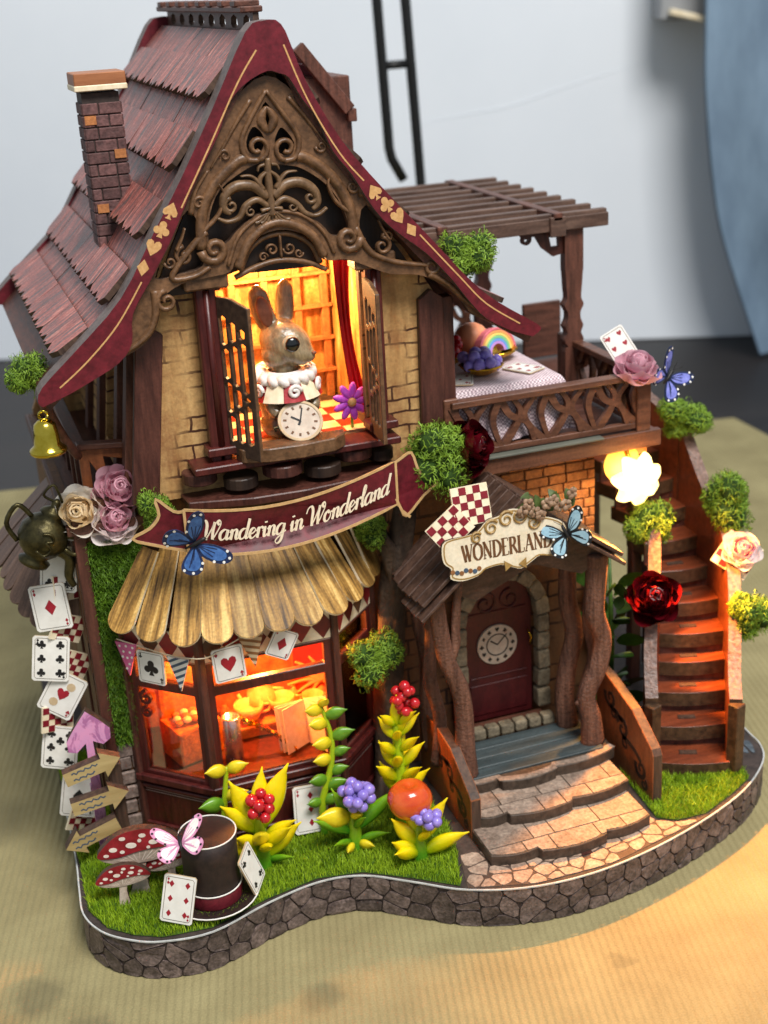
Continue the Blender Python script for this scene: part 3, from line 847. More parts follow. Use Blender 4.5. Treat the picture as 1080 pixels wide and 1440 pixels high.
# transom: half-round frame with small scrolls above the opening
tr = MB(); rel = tr; P = front(43.75)
st([(9.75, 22.95), (10.6, 23.25), (11.4, 23.35), (12.2, 23.2), (12.95, 22.85)], .16, .05)
st([(9.95, 23.15), (10.3, 23.8), (10.8, 24.15), (11.4, 24.25), (12.0, 24.1), (12.5, 23.7), (12.75, 23.1)], .18, .06)
for s_ in (-1, 1):
    tr.stroke(spiral((11.4 + s_ * .3, 23.72), .22, .05, PI, s_ * 1.2), .07, P, .1, h=.03, dome=.03)
    tr.stroke(spiral((11.4 + s_ * .62, 23.52), .16, .04, 0, -s_ * 1.2), .06, P, .1, h=.03, dome=.03)
st([(11.4, 24.2), (11.4, 23.4)], .08, .03)
tr.build('transom', m_carve, house, True)
MB().plate([(9.95, 23.0), (12.8, 22.95), (12.5, 23.75), (12.0, 24.12), (11.4, 24.25), (10.8, 24.15), (10.3, 23.8)], front(44.0), .08).build('transom_panel', m_panel, house)

# ------------------------------------------------------------------ the upper window
wf = house
for x, w in ((8.55, .34), (8.95, .26), (14.55, .3), (14.85, .26)):
    MB().box((x, 44.2, 19.6), (w, .5, 6.2)).build('window_post', m_redw, wf, bevel=.05)
for x in (8.75, 14.7):
    MB().tube([(x, 43.95, 16.9), (x, 43.95, 22.6)], .12, 8).build('window_column', m_redw, wf, True)
    MB().box((x, 44.1, 22.95), (1.5, .9, .55)).build('window_capital', m_carve, wf, bevel=.06)
    MB().box((x, 44.1, 16.95), (1.1, .8, .3)).build('window_plinth', m_redw, wf, bevel=.04)
MB().box((11.4, 44.0, 16.45), (7.6, 1.3, .26)).build('window_sill', m_redw, wf, bevel=.04)
MB().plate([(9.2, 43.9), (9.3, 43.3), (10.2, 42.95), (11.4, 42.85), (12.6, 43.0), (13.1, 43.4), (13.2, 43.9)], top(17.05), .5).build('sill_shelf', m_carve, wf, bevel=.04)
for i, (x, w, y) in enumerate(((7.9, 1.2, 43.9), (9.3, 1.2, 43.6), (10.8, 1.4, 43.4), (12.3, 1.3, 43.5), (13.6, 1.3, 43.8), (14.7, .9, 44.0))):
    MB().plate([(x + w * .52 * math.cos(t), y + .35 + w * .52 * math.sin(t)) for t in [2 * PI * q_ / 18 for q_ in range(18)]], top(16.25 - .3 * (i % 2)), .42).build('corbel', m_panel if i % 2 else m_dark, wf, bevel=.04)
MB().plate([(7.2, 44.9), (7.3, 43.6), (9.5, 43.0), (11.4, 42.9), (13.4, 43.1), (15.1, 43.7), (15.2, 44.9)], top(15.35), .3).build('corbel_shelf', m_dark, wf, bevel=.04)
# shutters with cut-out tracery; left one swung well open, right one nearly edge on
def shutter(hx, hy, ang, name='shutter'):
    c_, s_ = math.cos(ang), math.sin(ang)
    Pf = frame((hx, hy, 16.75), (c_, -abs(s_), 0), (0, 0, 1))
    W, H = 1.85, 5.6
    holes = []
    for i in range(3):
        x0 = .28 + i * .47
        zs = [.45, 1.5 + .25 * i, 2.7 - .2 * i, 3.9 + .15 * i, 5.05 - .18 * i]
        for a, c in zip(zs[:-1], zs[1:]):
            holes.append([(x0 + .02, a + .12), (x0 + .16, a + .04), (x0 + .36, a + .14), (x0 + .38, c - .14), (x0 + .2, c - .05), (x0, c - .16)])
    mb = MB(); mb.plate([(0, 0), (W, 0), (W, H - .25), (W * .5, H), (0, H)], Pf, .16, holes, ms=1)
    return mb.build(name, [m_carve2, m_carve], wf, bevel=.02)
shutter(8.95, 44.2, math.radians(64)); shutter(14.3, 44.1, math.radians(95))
m_glassw = M('window film', C('c9a060'), C('d8b070'), None, 2, (1, 1, 1), .15, 0)

# upper room seen through the window
room = wf
m_shelf = M('printed library wall', C('8a5a28'), C('d09a55'), C('e8c08a'), 2.2, (1, 1, .25), .6, .1, speck=.25, ramp=(.38, .6))
MB().box((11.7, 50.2, 19.8), (6.8, .2, 7.4)).build('room_wall', m_shelf, room)
MB().box((8.5, 47.4, 19.8), (.2, 5.4, 7.4)).build('room_wall', m_shelf, room)
MB().box((15.0, 47.4, 19.8), (.2, 5.4, 7.4)).build('room_wall', m_shelf, room)
MB().box((11.7, 47.5, 23.7), (6.8, 5.6, .2)).build('room_ceiling', m_shelf, room)
MB().box((11.7, 47.5, 16.4), (6.8, 5.4, .2)).build('room_floor', m_edge, room)
for i, x in enumerate((9.6, 10.9, 12.2, 13.5, 14.6)):
    MB().box((x, 49.95, 19.6), (.35, .3, 6.6)).build('bookcase_post', M_bk if i else m_shelf, room, bevel=.03) if False else MB().box((x, 49.95, 19.6), (.3, .3, 6.6)).build('bookcase_post', m_obrick, room, bevel=.03)
for i in range(5):
    MB().box((11.7, 49.9, 17.6 + i * 1.3), (6.3, .3, .12)).build('bookshelf', m_obrick, room)
m_tr = M('red floor tile', C('9a2a1c'), C('b03424'), None, 3, (1, 1, 1), .4, .1); m_tc = M('cream floor tile', C('d9b98a'), C('ecd4a8'), None, 3, (1, 1, 1), .4, .1)
for i in range(7):
    for j in range(5):
        MB().box((9.0 + i * .85, 45.2 + j * .85, 16.53), (.82, .82, .06)).build('floor_tile', m_tr if (i + j) % 2 else m_tc, room)
# chimney
ch = MB().box((6.85, 50.1, 26.1), (1.3, 1.3, 5.4)).build('chimney', m_mortar, house)
for fc_ in range(3):
    rows_n = 12
    for r_ in range(rows_n):
        z = 23.65 + r_ * .42
        Wd = 1.4 if fc_ == 0 else 1.36
        cuts = [0, Wd * U(.3, .7), Wd] if r_ % 2 else [0, Wd * U(.2, .3), Wd * U(.65, .8), Wd]
        for a, c in zip(cuts[:-1], cuts[1:]):
            if fc_ == 0: ctr = (6.85 - .7 + (a + c) / 2, 49.45, z); sz = (c - a - .04, .12, .38)
            elif fc_ == 1: ctr = (6.19, 49.42 + (a + c) / 2, z); sz = (.12, c - a - .04, .38)
            else: ctr = (7.51, 49.42 + (a + c) / 2, z); sz = (.12, c - a - .04, .38)
            MB().box((ctr[0], ctr[1] + U(-.012, .012), ctr[2]), sz).build('brick', m_brick, ch, bevel=.025)
for x, z in ((6.4, 27.9), (7.3, 26.7), (6.45, 24.85)):
    MB().box((x, 49.37, z), (.4, .06, .3)).build('joint_block', m_obrick, ch)
m_tan = M('bare tan board', C('8a5535'), C('a46b45'), None, 5, X1, .5, .1)
MB().box((6.88, 50.1, 28.98), (1.85, 1.85, .2)).build('chimney_cap', m_cream, ch, bevel=.03)
MB().box((6.88, 50.1, 29.27), (1.8, 1.8, .42)).build('chimney_cap', m_tan, ch, bevel=.03)
# rear dormer peeping over the right slope
dm = MB().box((15.6, 55, 26.9), (3.0, 4.6, 3.2)).build('dormer', m_wood_z, house, bevel=.05)
m_purple = M('glittery purple shingle', C('5c3040'), C('8d5a6c'), C('b98a9a'), 7, (1, 1, 1), .3, .5, speck=.35, vary=.12)
for i in range(3):
    for j in range(4):
        MB().box((15.1 + i * .62, 53.2 + j * 1.05, 29.35 - i * .62), (.1, 1.0, .86), Matrix.Rotation(math.radians(-45), 3, 'Y')).build('dormer_shingle', m_purple, dm, bevel=.02)
MB().bar((16.95, 52.5, 27.2), (15.0, 52.5, 29.7), .3, .5).build('dormer_trim', m_wood_z, dm, bevel=.03)
MB().bar((16.95, 57.5, 27.2), (15.0, 57.5, 29.7), .3, .5).build('dormer_trim', m_wood_z, dm, bevel=.03)
MB().bar((17.05, 52.4, 27.0), (17.05, 57.6, 27.0), .35, .5).build('dormer_eave', m_wood_y, dm, bevel=.03)
# ------------------------------------------------------------------ lettering drawn as pen strokes
OV = [(.85, .95), (.5, 1.03), (.12, .72), (.06, .28), (.3, .0), (.65, .2), (.86, .92)]
ST = [(.9, 1.0), (.83, .3), (.95, .02), (1.22, .28)]
SCRIPT = {
    'a': (1.15, [OV, ST]), 'd': (1.15, [OV, [(1.0, 1.98), (.92, 1.1), (.83, .3), (.95, .02), (1.22, .28)]]),
    'n': (1.12, [[(0, .7), (.2, 1.0), (.26, .7), (.2, 0)], [(.22, .45), (.45, .9), (.68, 1.0), (.82, .8), (.77, .25), (.92, .02), (1.18, .28)]]),
    'e': (.85, [[(.05, .38), (.5, .52), (.72, .8), (.5, 1.03), (.2, .8), (.1, .35), (.35, 0), (.65, .1), (.95, .38)]]),
    'r': (.78, [[(0, .65), (.2, 1.02), (.26, .7), (.2, 0)], [(.22, .5), (.4, .92), (.62, 1.02), (.78, .85)]]),
    'i': (.55, [[(0, .6), (.2, 1.0), (.2, .3), (.32, .02), (.6, .28)], [(.24, 1.5), (.3, 1.38)]]),
    'g': (1.15, [OV, [(.9, 1.0), (.84, .1), (.72, -.6), (.35, -.88), (.05, -.62), (.3, -.3), (.8, .02), (1.2, .3)]]),
    'l': (.55, [[(0, .3), (.4, 1.2), (.52, 1.8), (.36, 1.98), (.22, 1.6), (.2, .4), (.35, .02), (.62, .28)]]),
    'o': (.98, [[(.5, 1.03), (.12, .75), (.08, .25), (.4, 0), (.75, .25), (.8, .7), (.5, 1.03), (.6, .78), (1.0, .85)]]),
    'W': (2.05, [[(-.35, 1.35), (-.2, 1.8), (.2, 1.95), (.45, 1.5), (.48, .7), (.55, .02)], [(.55, .02), (.95, .9), (1.3, 1.8)], [(1.3, 1.8), (1.22, .9), (1.3, .02)], [(1.3, .02), (1.75, .9), (2.0, 1.6), (1.85, 1.98), (1.62, 1.78), (1.85, 1.5)]]),
    ' ': (.55, [])}
CAPS = {
    'W': (1.25, [([(.08, 1), (.38, 0)], 1), ([(.38, 0), (.62, .95)], .4), ([(.5, 1), (.8, 0)], 1), ([(.8, 0), (1.1, 1)], .4), ([(-.04, 1), (.22, 1)], .3), ([(.42, 1), (.64, 1)], .3), ([(.98, 1), (1.2, 1)], .3)]),
    'O': (1.0, [([(.45, 1), (.1, .8), (.03, .5), (.1, .2), (.45, 0), (.8, .2), (.87, .5), (.8, .8), (.45, 1)], 2)]),
    'N': (1.0, [([(.14, 0), (.14, 1)], .45), ([(.12, 1), (.8, 0)], 1), ([(.8, 0), (.8, 1)], .45), ([(0, 0), (.28, 0)], .3), ([(0, 1), (.2, 1)], .3), ([(.66, 1), (.94, 1)], .3)]),
    'D': (.98, [([(.18, 0), (.18, 1)], 1), ([(.18, 1), (.5, .97), (.8, .75), (.86, .5), (.8, .25), (.5, .03), (.18, 0)], 2), ([(0, 0), (.3, 0)], .3), ([(0, 1), (.3, 1)], .3)]),
    'E': (.8, [([(.18, 0), (.18, 1)], 1), ([(0, 1), (.66, 1), (.68, .82)], .35), ([(.18, .52), (.52, .52)], .35), ([(0, 0), (.68, 0), (.72, .2)], .35)]),
    'R': (.92, [([(.18, 0), (.18, 1)], 1), ([(.18, 1), (.55, .96), (.66, .75), (.52, .53), (.18, .5)], 2), ([(.42, .52), (.86, 0)], .9), ([(0, 0), (.34, 0)], .3), ([(0, 1), (.3, 1)], .3)]),
    'L': (.78, [([(.18, 0), (.18, 1)], 1), ([(0, 0), (.64, 0), (.7, .24)], .35), ([(0, 1), (.36, 1)], .3)]),
    'A': (1.0, [([(.46, 1), (.12, 0)], .45), ([(.46, 1), (.84, 0)], 1), ([(.24, .35), (.7, .35)], .35), ([(0, 0), (.26, 0)], .3), ([(.68, 0), (.98, 0)], .3)])}
def write(mb, text, glyphs, P, size, pen, shear=0.0, h=.02, t=.02, total=None):
    adv = sum(glyphs[c][0] for c in text)
    sx = (total / (adv * size)) if total else 1
    x = 0
    for c in text:
        a, strokes = glyphs[c]
        for s_ in strokes:
            if glyphs is SCRIPT:
                q = cr([((x + px + shear * py) * size * sx, py * size) for px, py in s_], 5)
                w = []
                for i in range(len(q)):
                    A, B = q[max(i - 1, 0)], q[min(i + 1, len(q) - 1)]
                    d = math.hypot(B[0] - A[0], B[1] - A[1]) or 1
                    w.append(pen * (.42 + .75 * max(0, -(B[1] - A[1]) / d * .95 + .05 * (B[0] - A[0]) / d)))
            else:
                pts_, k = s_
                q = cr([((x + px) * size * sx, py * size) for px, py in pts_], 4 if len(pts_) > 3 else 2)
                if k == 2:
                    w = []
                    for i in range(len(q)):
                        A, B = q[max(i - 1, 0)], q[min(i + 1, len(q) - 1)]
                        d = math.hypot(B[0] - A[0], B[1] - A[1]) or 1
                        w.append(pen * (.35 + .65 * abs(B[1] - A[1]) / d))
                else: w = pen * k
            mb.stroke(q, w, P, t, h=h)
        x += a
    return mb

# ------------------------------------------------------------------ bay window
bay = thing('bay_window', (9.3, 44, ZB), 'three sided burgundy shop window glowing orange under the plank awning', 'window')
BP = [V((4.5, 45.1, 0)), V((6.9, 42.8, 0)), V((11.95, 42.8, 0)), V((14.15, 45.0, 0))]
m_glass = M('thin glass', C('ffffff'), None, None, 1, (1, 1, 1), .02, 0, spec=.5, rvar=0)
N, L, b = nodes_of(m_glass)
tr_ = N.new('ShaderNodeBsdfTransparent'); mixs = N.new('ShaderNodeMixShader'); fr = N.new('ShaderNodeFresnel'); fr.inputs[0].default_value = 1.35
gl = N.new('ShaderNodeBsdfGlossy'); gl.inputs['Roughness'].default_value = .03
L.new(fr.outputs[0], mixs.inputs[0]); L.new(tr_.outputs[0], mixs.inputs[1]); L.new(gl.outputs[0], mixs.inputs[2])
L.new(mixs.outputs[0], N['Material Output'].inputs[0])
m_har = [M('harlequin maroon', C('5a1a1c'), C('6e2624'), None, 4, (1, 1, 1), .45, .05), M('harlequin brown', C('4c3322'), C('634630'), None, 4, (1, 1, 1), .45, .05), M('harlequin red', C('7a1f22'), C('8a2a2a'), None, 4, (1, 1, 1), .45, .05)]
m_pin = M('pale pin line', C('9a7d76'), C('ad918a'), None, 4, (1, 1, 1), .5, 0)
for k in range(3):
    a, c = BP[k], BP[k + 1]
    d = (c - a); W = d.length; d.normalize()
    P = frame(a, d, (0, 0, 1))
    sw_ = .42
    win = [(sw_, 4.45), (W - sw_, 4.45), (W - sw_, 8.05), (sw_, 8.05)]
    tra = [(sw_, 8.45), (W - sw_, 8.45), (W - sw_, 9.3), (sw_, 9.3)]
    MB().plate([(.02, ZB + .06), (W - .02, ZB + .06), (W - .02, 10.6), (.02, 10.6)], P, .3, [win, tra], ms=1).build('window_frame', [m_redw, m_dark], bay, bevel=.03)
    for z, hh, t in ((4.15, .3, .22), (3.75, .16, .12), (1.95, .4, .14)):
        MB().plate([(-.08, z - hh / 2), (W + .08, z - hh / 2), (W + .08, z + hh / 2), (-.08, z + hh / 2)], P, t, h=t).build('moulding', m_redw, bay, bevel=.04)
    for z in (3.58, 3.48, 9.42):
        MB().plate([(.05, z), (W - .05, z), (W - .05, z + .035), (.05, z + .035)], P, .01, h=.012).build('pin_line', m_pin, bay)
    MB().plate([(.0, 9.5), (W, 9.5), (W, 10.62), (0, 10.62)], P, .06, h=.05).build('frieze', m_cream, bay)
    n = max(2, round(W / .82)); dx = W / n
    for i in range(n):
        x = (i + .5) * dx
        MB().plate([(x, 9.52), (x + dx * .48, 10.06), (x, 10.6), (x - dx * .48, 10.06)], P, .015, h=.065).build('harlequin_diamond', m_har[(i + k) % 3], bay)
    for hole in (win, tra):
        MB().plate(hole, P, .03, h=-.12).build('pane', m_glass, bay)
    if k == 0:
        mb = MB(); rel = mb; P2 = P; P = P2
        mb.stroke(spiral((.75, 7.6), .3, .06, PI / 2, 1.2), .12, P2, .12, h=-.0); mb.stroke(spiral((.7, 7.0), .24, .06, PI / 2, 1.2), .1, P2, .12, h=-.0)
        mb.build('scroll_bracket', m_redw, bay)
    MB().box(a + V((0, 0, 6.1)), (.3, .3, 9.0), Matrix.Rotation(.4, 3, 'Z')).build('corner_post', m_dark, bay, bevel=.04)
MB().box((14.15, 45.0, 6.1), (.3, .3, 9.0)).build('corner_post', m_dark, bay, bevel=.04)
# display inside
m_in = M('display back print', C('8a3a10'), C('d07a30'), C('e8a050'), 1.8, (1, 1, 1), .6, .15, speck=.25)
m_inr = M('display red print', C('8a120c'), C('b02015'), None, 2, (1, 1, 1), .5, .1)
MB().plate([(4.9, 45.0), (7.0, 43.1), (11.9, 43.1), (14.0, 45.0), (14.0, 48.2), (4.9, 48.2)], top(4.3), .2).build('display_floor', m_redw, bay)
MB().plate([(4.9, 45.0), (7.0, 43.15), (11.9, 43.15), (14.0, 45.0), (14.0, 48.2), (4.9, 48.2)], top(10.75), .2).build('display_ceiling', m_in, bay)
MB().box((9.4, 48.2, 7.5), (9.2, .15, 6.4)).build('display_wall', m_in, bay)
MB().box((4.95, 46.7, 7.5), (.15, 2.9, 6.4)).build('display_wall', m_inr, bay)
MB().box((13.95, 46.7, 7.5), (.15, 2.9, 6.4)).build('display_wall', m_inr, bay)
MB().plate([(11.4, 4.3), (13.9, 4.3), (13.9, 10.4), (11.4, 10.4)], front(47.2), .1).build('red_panel', m_inr, bay)
m_teap = M('cup print', C('e0954a'), C('f0b878'), None, 4, (1, 1, 1), .5, .1)
def cup(x, z, s_):
    mb = MB()
    mb.lathe([(.1 * s_, 0), (.28 * s_, .06 * s_), (.42 * s_, .3 * s_), (.46 * s_, .55 * s_), (.42 * s_, .55 * s_), (.36 * s_, .3 * s_), (.05 * s_, .1 * s_)], (x, 45.9, z), 16)
    mb.tube([(x + .44 * s_, 45.9, z + .45 * s_), (x + .68 * s_, 45.9, z + .42 * s_), (x + .62 * s_, 45.9, z + .2 * s_), (x + .38 * s_, 45.9, z + .18 * s_)], .05 * s_, 6)
    return mb
for i in range(9):
    q = (11.9 + .9 * math.cos(i * .7), 5.7 + .8 * math.sin(i * .7))
    MB().stroke(cr([(12.4, 5.3), ((12.4 + q[0]) / 2 + .1, (5.3 + q[1]) / 2 + .12), q], 4), [.22 - .018 * j for j in range(9)], front(47.2), .04, h=.05, dome=.03).build('flame_ornament', m_teap, bay)
for i in range(8):
    MB().lathe([(.16, 0), (.2, .05), (.2, .5 + .1 * (i % 3)), (.1, .6 + .1 * (i % 3)), (.1, .7 + .1 * (i % 3))], (8.4 + i * .58, 47.3, 4.35), 10).build('shop_jar', (m_teap, m_inr, m_goldm)[i % 3] if False else (m_teap if i % 2 else m_in), bay, True)
for i, (x, z, s_, lb) in enumerate(((9.1, 4.95, 1.3, 'pale tea cup at the left end of the shop window'), (10.45, 5.05, 1.2, 'pale tea cup behind the gold chain in the shop window'), (11.75, 4.95, 1.0, 'pale tea cup beside the red panel in the shop window'))):
    tag(cup(x, z, s_).build('tea_cup', m_teap, None, True), lb, 'cup')
mb = MB()
mb.lathe([(.2, 0), (.45, .1), (.62, .45), (.55, .8), (.3, 1.0), (.3, 1.05), (.12, 1.15), (.1, 1.25), (.0, 1.28)], (9.8, 46.6, 4.95), 18)
tea = thing('tea_pot', (9.8, 46.6, 4.9), 'pale round tea pot at the back of the shop window', 'teapot')
mb.build('pot', m_teap, tea, True)
MB().tube([(9.35, 46.55, 5.25), (9.0, 46.5, 5.45), (8.85, 46.5, 5.85)], [.14, .1, .07], 8).build('spout', m_teap, tea, True)
MB().tube([(10.3, 46.6, 5.75), (10.7, 46.6, 5.65), (10.7, 46.6, 5.25), (10.3, 46.6, 5.15)], .07, 8).build('handle', m_teap, tea, True)
MB().box((10.4, 46.2, 4.85), (4.2, 1.7, .18)).build('display_shelf', m_in, bay, bevel=.03)
MB().box((10.4, 46.3, 4.53), (4.0, 1.4, .46)).build('display_cabinet', m_in, bay, bevel=.03)
# open book standing in the window
bk = thing('open_book', (11.0, 44.2, 4.3), 'open white book standing on edge in the shop window', 'book')
m_paper = M('book paper', C('d9c9b0'), C('efe4d2'), None, 5, (1, 1, 1), .7, .1)
for i, an in enumerate((-62, -48, -36, 10, 24, 40, 55)):
    a = math.radians(an)
    mb = MB(); q = [(0, 0), (.4, .04 * (1 if an > 0 else -1)), (.8, .03), (1.25, -.02)]
    Pk = frame((11.0 + i * .012, 44.3, 4.35), (math.sin(a), -math.cos(a) * .5 + .6 * abs(math.sin(a)) * 0, 0.0), (0, .25, 1))
    mb.plate([(0, 0), (1.25, .08), (1.25, 1.85), (0, 1.75)], Pk, .05); mb.build('page' if 0 < i < 6 else 'cover', m_paper, bk)
m_goldm = M('gold metal', C('b8860b'), C('e0b040'), None, 6, (1, 1, 1), .22, .1, metal=1.0)
gc = thing('gold_chain', (9.4, 43.9, 4.4), 'gold chain draped in the shop window before the cups', 'chain')
for i in range(26):
    t = i / 25
    p = V((8.5 + 1.9 * t, 44.4 - .5 * t, 6.0 - 1.55 * t ** .8 + .25 * math.sin(t * PI)))
    MB().lathe([(.09, -.05), (.16, 0), (.09, .05), (.04, 0)], p, 8, R=Matrix.Rotation(U(0, 3), 3, 'X') @ Matrix.Rotation(U(0, 3), 3, 'Y'), cap=False).build('link', m_goldm, gc)
mb = MB().lathe([(.36, 0), (.36, 1.9), (.3, 1.95), (.3, .1)], (8.05, 44.3, 4.3), 16)
tag(mb.build('silver_tin', M('silver foil', C('aab4bd'), C('d5dbe0'), None, 4, (1, 1, 1), .25, .3, metal=.8), None, True), 'silver tin at the lower left corner of the shop window', 'tin')
# armchair with chequered cake in the left panel
m_ora = M('orange felt', C('9a4a08'), C('d07a18'), None, 4, (1, 1, 1), .8, .4, speck=.2)
chs = thing('display_chair', (6.6, 45.6, 4.3), 'orange armchair behind the left pane of the shop window', 'chair')
MB().box((6.5, 46.3, 6.4), (1.9, .4, 3.6), Matrix.Rotation(.3, 3, 'Z')).build('backrest', m_ora, chs, bevel=.2, seg=2)
MB().box((6.7, 45.5, 5.1), (1.9, 1.6, 1.5), Matrix.Rotation(.3, 3, 'Z')).build('seat', m_ora, chs, bevel=.12, seg=2)
for i in range(9):
    MB().ell((5.75 + i * .2, 46.15 + i * .06, 8.15), .15, 8).build('trim_bead', m_ora, chs, True)
ck = thing('chequered_cushion', (6.7, 45.4, 5.85), 'orange and cream chequered cushion on the orange armchair', 'cushion')
for i in range(4):
    for j in range(3):
        MB().ell((6.2 + i * .32, 45.05 + j * .32, 5.98 + .1 * math.sin(i)), (.19, .19, .12), 10).build('tuft', m_tc if (i + j) % 2 else m_ora, ck, True)
def lamp_point(name, loc, e, col, r=.15, parent=None):
    l = bpy.data.lights.new(name, 'POINT'); l.energy = e; l.color = col; l.shadow_soft_size = r * S
    o = bpy.data.objects.new(name, l); o.location = V(loc) * S; COL.objects.link(o)
    if parent: o.parent = parent; o.location = V(loc) * S - V(parent.location)
    return o
m_bulb = M('lit bulb', C('ffe0a0'), None, None, 1, (1, 1, 1), .4, 0, emis=(1, .72, .34, 1), es=14)
blb = MB().ell((9.5, 45.2, 10.3), .2, 12).build('display_bulb', m_bulb, None, True)
tag(blb, 'small warm bulb under the ceiling of the shop window', 'bulb')
lamp_point('display_light', (9.5, 45.0, 9.7), .5, (1.0, .34, .06), .25)
blb = MB().ell((11.7, 47.6, 23.35), (.5, .5, .25), 12).build('room_bulb', m_bulb, None, True)
tag(blb, 'warm bulb under the ceiling above the rabbit', 'bulb')
lamp_point('room_light', (11.7, 47.4, 22.9), .42, (1.0, .62, .25), .3)

# ------------------------------------------------------------------ plank awning
aw = thing('plank_awning', (9.5, 44, 10.7), 'fan of yellow brown plank strips forming an awning over the shop window', 'awning')
m_plank = M('yellow plank print', C('3f2912'), C('a67c3c'), C('d4ae68'), 2.0, (1.8, 1.0, .12), .55, .25, speck=.25, vary=.3, ramp=(.34, .52))
tips = [(4.25, 43.9, 10.9), (5.2, 42.9, 10.8), (6.3, 42.1, 10.75), (7.45, 41.75, 10.75), (8.6, 41.7, 10.75), (9.75, 41.7, 10.75), (10.9, 41.75, 10.75), (12.0, 42.0, 10.8), (13.0, 42.8, 10.8), (13.8, 43.7, 10.85), (14.4, 44.5, 10.9)]
for i, tp in enumerate(tips):
    tp = V(tp)
    tt = V((5.9 + i * .76, 44.75, 13.45))
    dn = tp - tt; Ln = dn.length; dn.normalize()
    prv = V(tips[max(i - 1, 0)]); nxt = V(tips[min(i + 1, len(tips) - 1)])
    ac_ = (nxt - prv).normalized(); ac_ = (ac_ - dn * ac_.dot(dn)).normalized()
    wb, wt = .565, .37
    out = [(-wt, 0), (wt, 0)] + [(wb, -Ln + .45)] + [(wb * math.cos(a), -Ln + .42 - .5 * math.sin(a)) for a in [PI * j / 10 for j in range(1, 10)]] + [(-wb, -Ln + .45)]
    out = [out[1], out[0]] + list(reversed(out[2:]))
    o = MB().plate(out, lambda a, c, h=0: V((a, -h, c)), .13, ms=1).build('plank', [m_plank, m_cream], aw, local=True, bevel=.015)
    look(o, ac_, -dn); o.location = (tt - V((9.5, 44, 10.7)) + ac_.cross(-dn) * .05 * (i % 2)) * S
MB().plate([(5.0, 45.3), (5.3, 43.9), (7.2, 42.6), (12.2, 42.6), (13.9, 44.2), (14.3, 45.3)], top(11.0), .15).build('awning_board', m_dark, aw)
# ------------------------------------------------------------------ ribbon banner
bn = thing('ribbon_banner', (10.8, 42.3, 13.6), 'burgundy ribbon sign with cream script lettering over the awning', 'sign')
def bandz(x):                                # centre line of the band
    t = (x - 6.8) / 7.8
    return 14.78 - .42 * math.sin(PI * min(max(t, 0), 1)) * (1 - .35 * t) + .42 * t * t
def bandP(x, z, h=0):
    t = (x - 10.7) / 4
    return V((x, 42.0 + .45 * t * t - h, z))
topl = [(x, bandz(x) + .82) for x in [6.9 + i * .55 for i in range(15)]]
botl = [(x, bandz(x) - .82) for x in [6.9 + i * .55 for i in range(15)]]
m_borderc = M('cream border', C('b9925f'), C('d0ab78'), None, 6, (1, 1, 1), .5, .05)
ltail = [(7.6, 15.35), (7.0, 15.45), (6.6, 15.5), (6.05, 16.0), (6.1, 15.4), (5.75, 14.95), (5.15, 14.6), (5.9, 14.3), (6.9, 14.0), (7.6, 13.85)]
rtail = [(14.3, 15.75), (14.9, 16.0), (15.35, 16.1), (15.6, 15.4), (16.0, 14.95), (16.5, 14.7), (15.8, 14.35), (15.0, 13.75), (14.75, 14.2), (14.3, 14.6)]
Pb = lambda x, z, h=0: bandP(x, z, h - .18)
for tl in (ltail, rtail):
    q = tl if tl is rtail else list(reversed(tl))
    t_ = MB().plate(list(reversed(q)) if tl is rtail else q, Pb, .14, ms=1).build('ribbon_tail', [m_red, m_edge], bn)
    MB().stroke(cr(tl, 3), .1, Pb, .03, h=.02).build('border', m_borderc, bn)
band = topl + list(reversed(botl))
MB().plate(list(reversed(band)), bandP, .14, ms=1).build('ribbon_band', [m_red, m_edge], bn)
MB().stroke(band + [band[0], band[1]], .1, bandP, .03, h=.02).build('border', m_borderc, bn)
MB().stroke([(14.55, 14.6), (14.75, 14.1), (15.1, 13.75)], .1, bandP, .03, h=.02).build('border', m_borderc, bn)
m_ltr = M('cream lettering', C('e6d3b4'), C('f2e4ca'), None, 4, (1, 1, 1), .5, 0)
def textP(x, z, h=0):
    X_ = 7.35 + x
    return bandP(X_, bandz(X_) - .26 + z, h)
MB_t = MB(); write(MB_t, 'Wandering in Wonderland', SCRIPT, textP, .37, .085, .3, .025, .02, total=6.9)
o = MB_t.build('lettering', m_ltr, bn); o['kind'] = 'stuff'

# ------------------------------------------------------------------ bunting
m_pinkd = M('pink print', C('b54a7a'), C('cc6b94'), None, 5, (1, 1, 1), .6, .05)
m_white = M('white card', C('d8d4cb'), C('e9e6df'), None, 2, (1, 1, 1), .5, .03)
m_ink = M('black ink', C('151314'), C('1f1c1c'), None, 4, (1, 1, 1), .5, 0)
m_redink = M('red ink', C('8a1524'), C('a01c2c'), None, 4, (1, 1, 1), .5, 0)
m_line = M('card line', C('6d6258'), C('857a6e'), None, 4, (1, 1, 1), .6, 0)
m_blu = M('slate blue ink', C('3a4a5c'), C('4a5c70'), None, 4, (1, 1, 1), .5, 0)
m_brn = M('brown ink', C('7a4f2c'), C('8e6038'), None, 4, (1, 1, 1), .5, 0)
m_tans = M('tan card', C('b59a76'), C('cbb592'), None, 3, (1, 1, 1), .6, .03)
PIPS = {1: [(0, 0)], 3: [(0, .55), (0, 0), (0, -.55)], 5: [(-.4, .6), (.4, .6), (0, 0), (-.4, -.6), (.4, -.6)], 6: [(-.4, .6), (.4, .6), (-.4, 0), (.4, 0), (-.4, -.6), (.4, -.6)],
        7: [(-.4, .6), (.4, .6), (-.4, 0), (.4, 0), (-.4, -.6), (.4, -.6), (0, .3)], 4: [(-.4, .6), (.4, .6), (-.4, -.6), (.4, -.6)]}
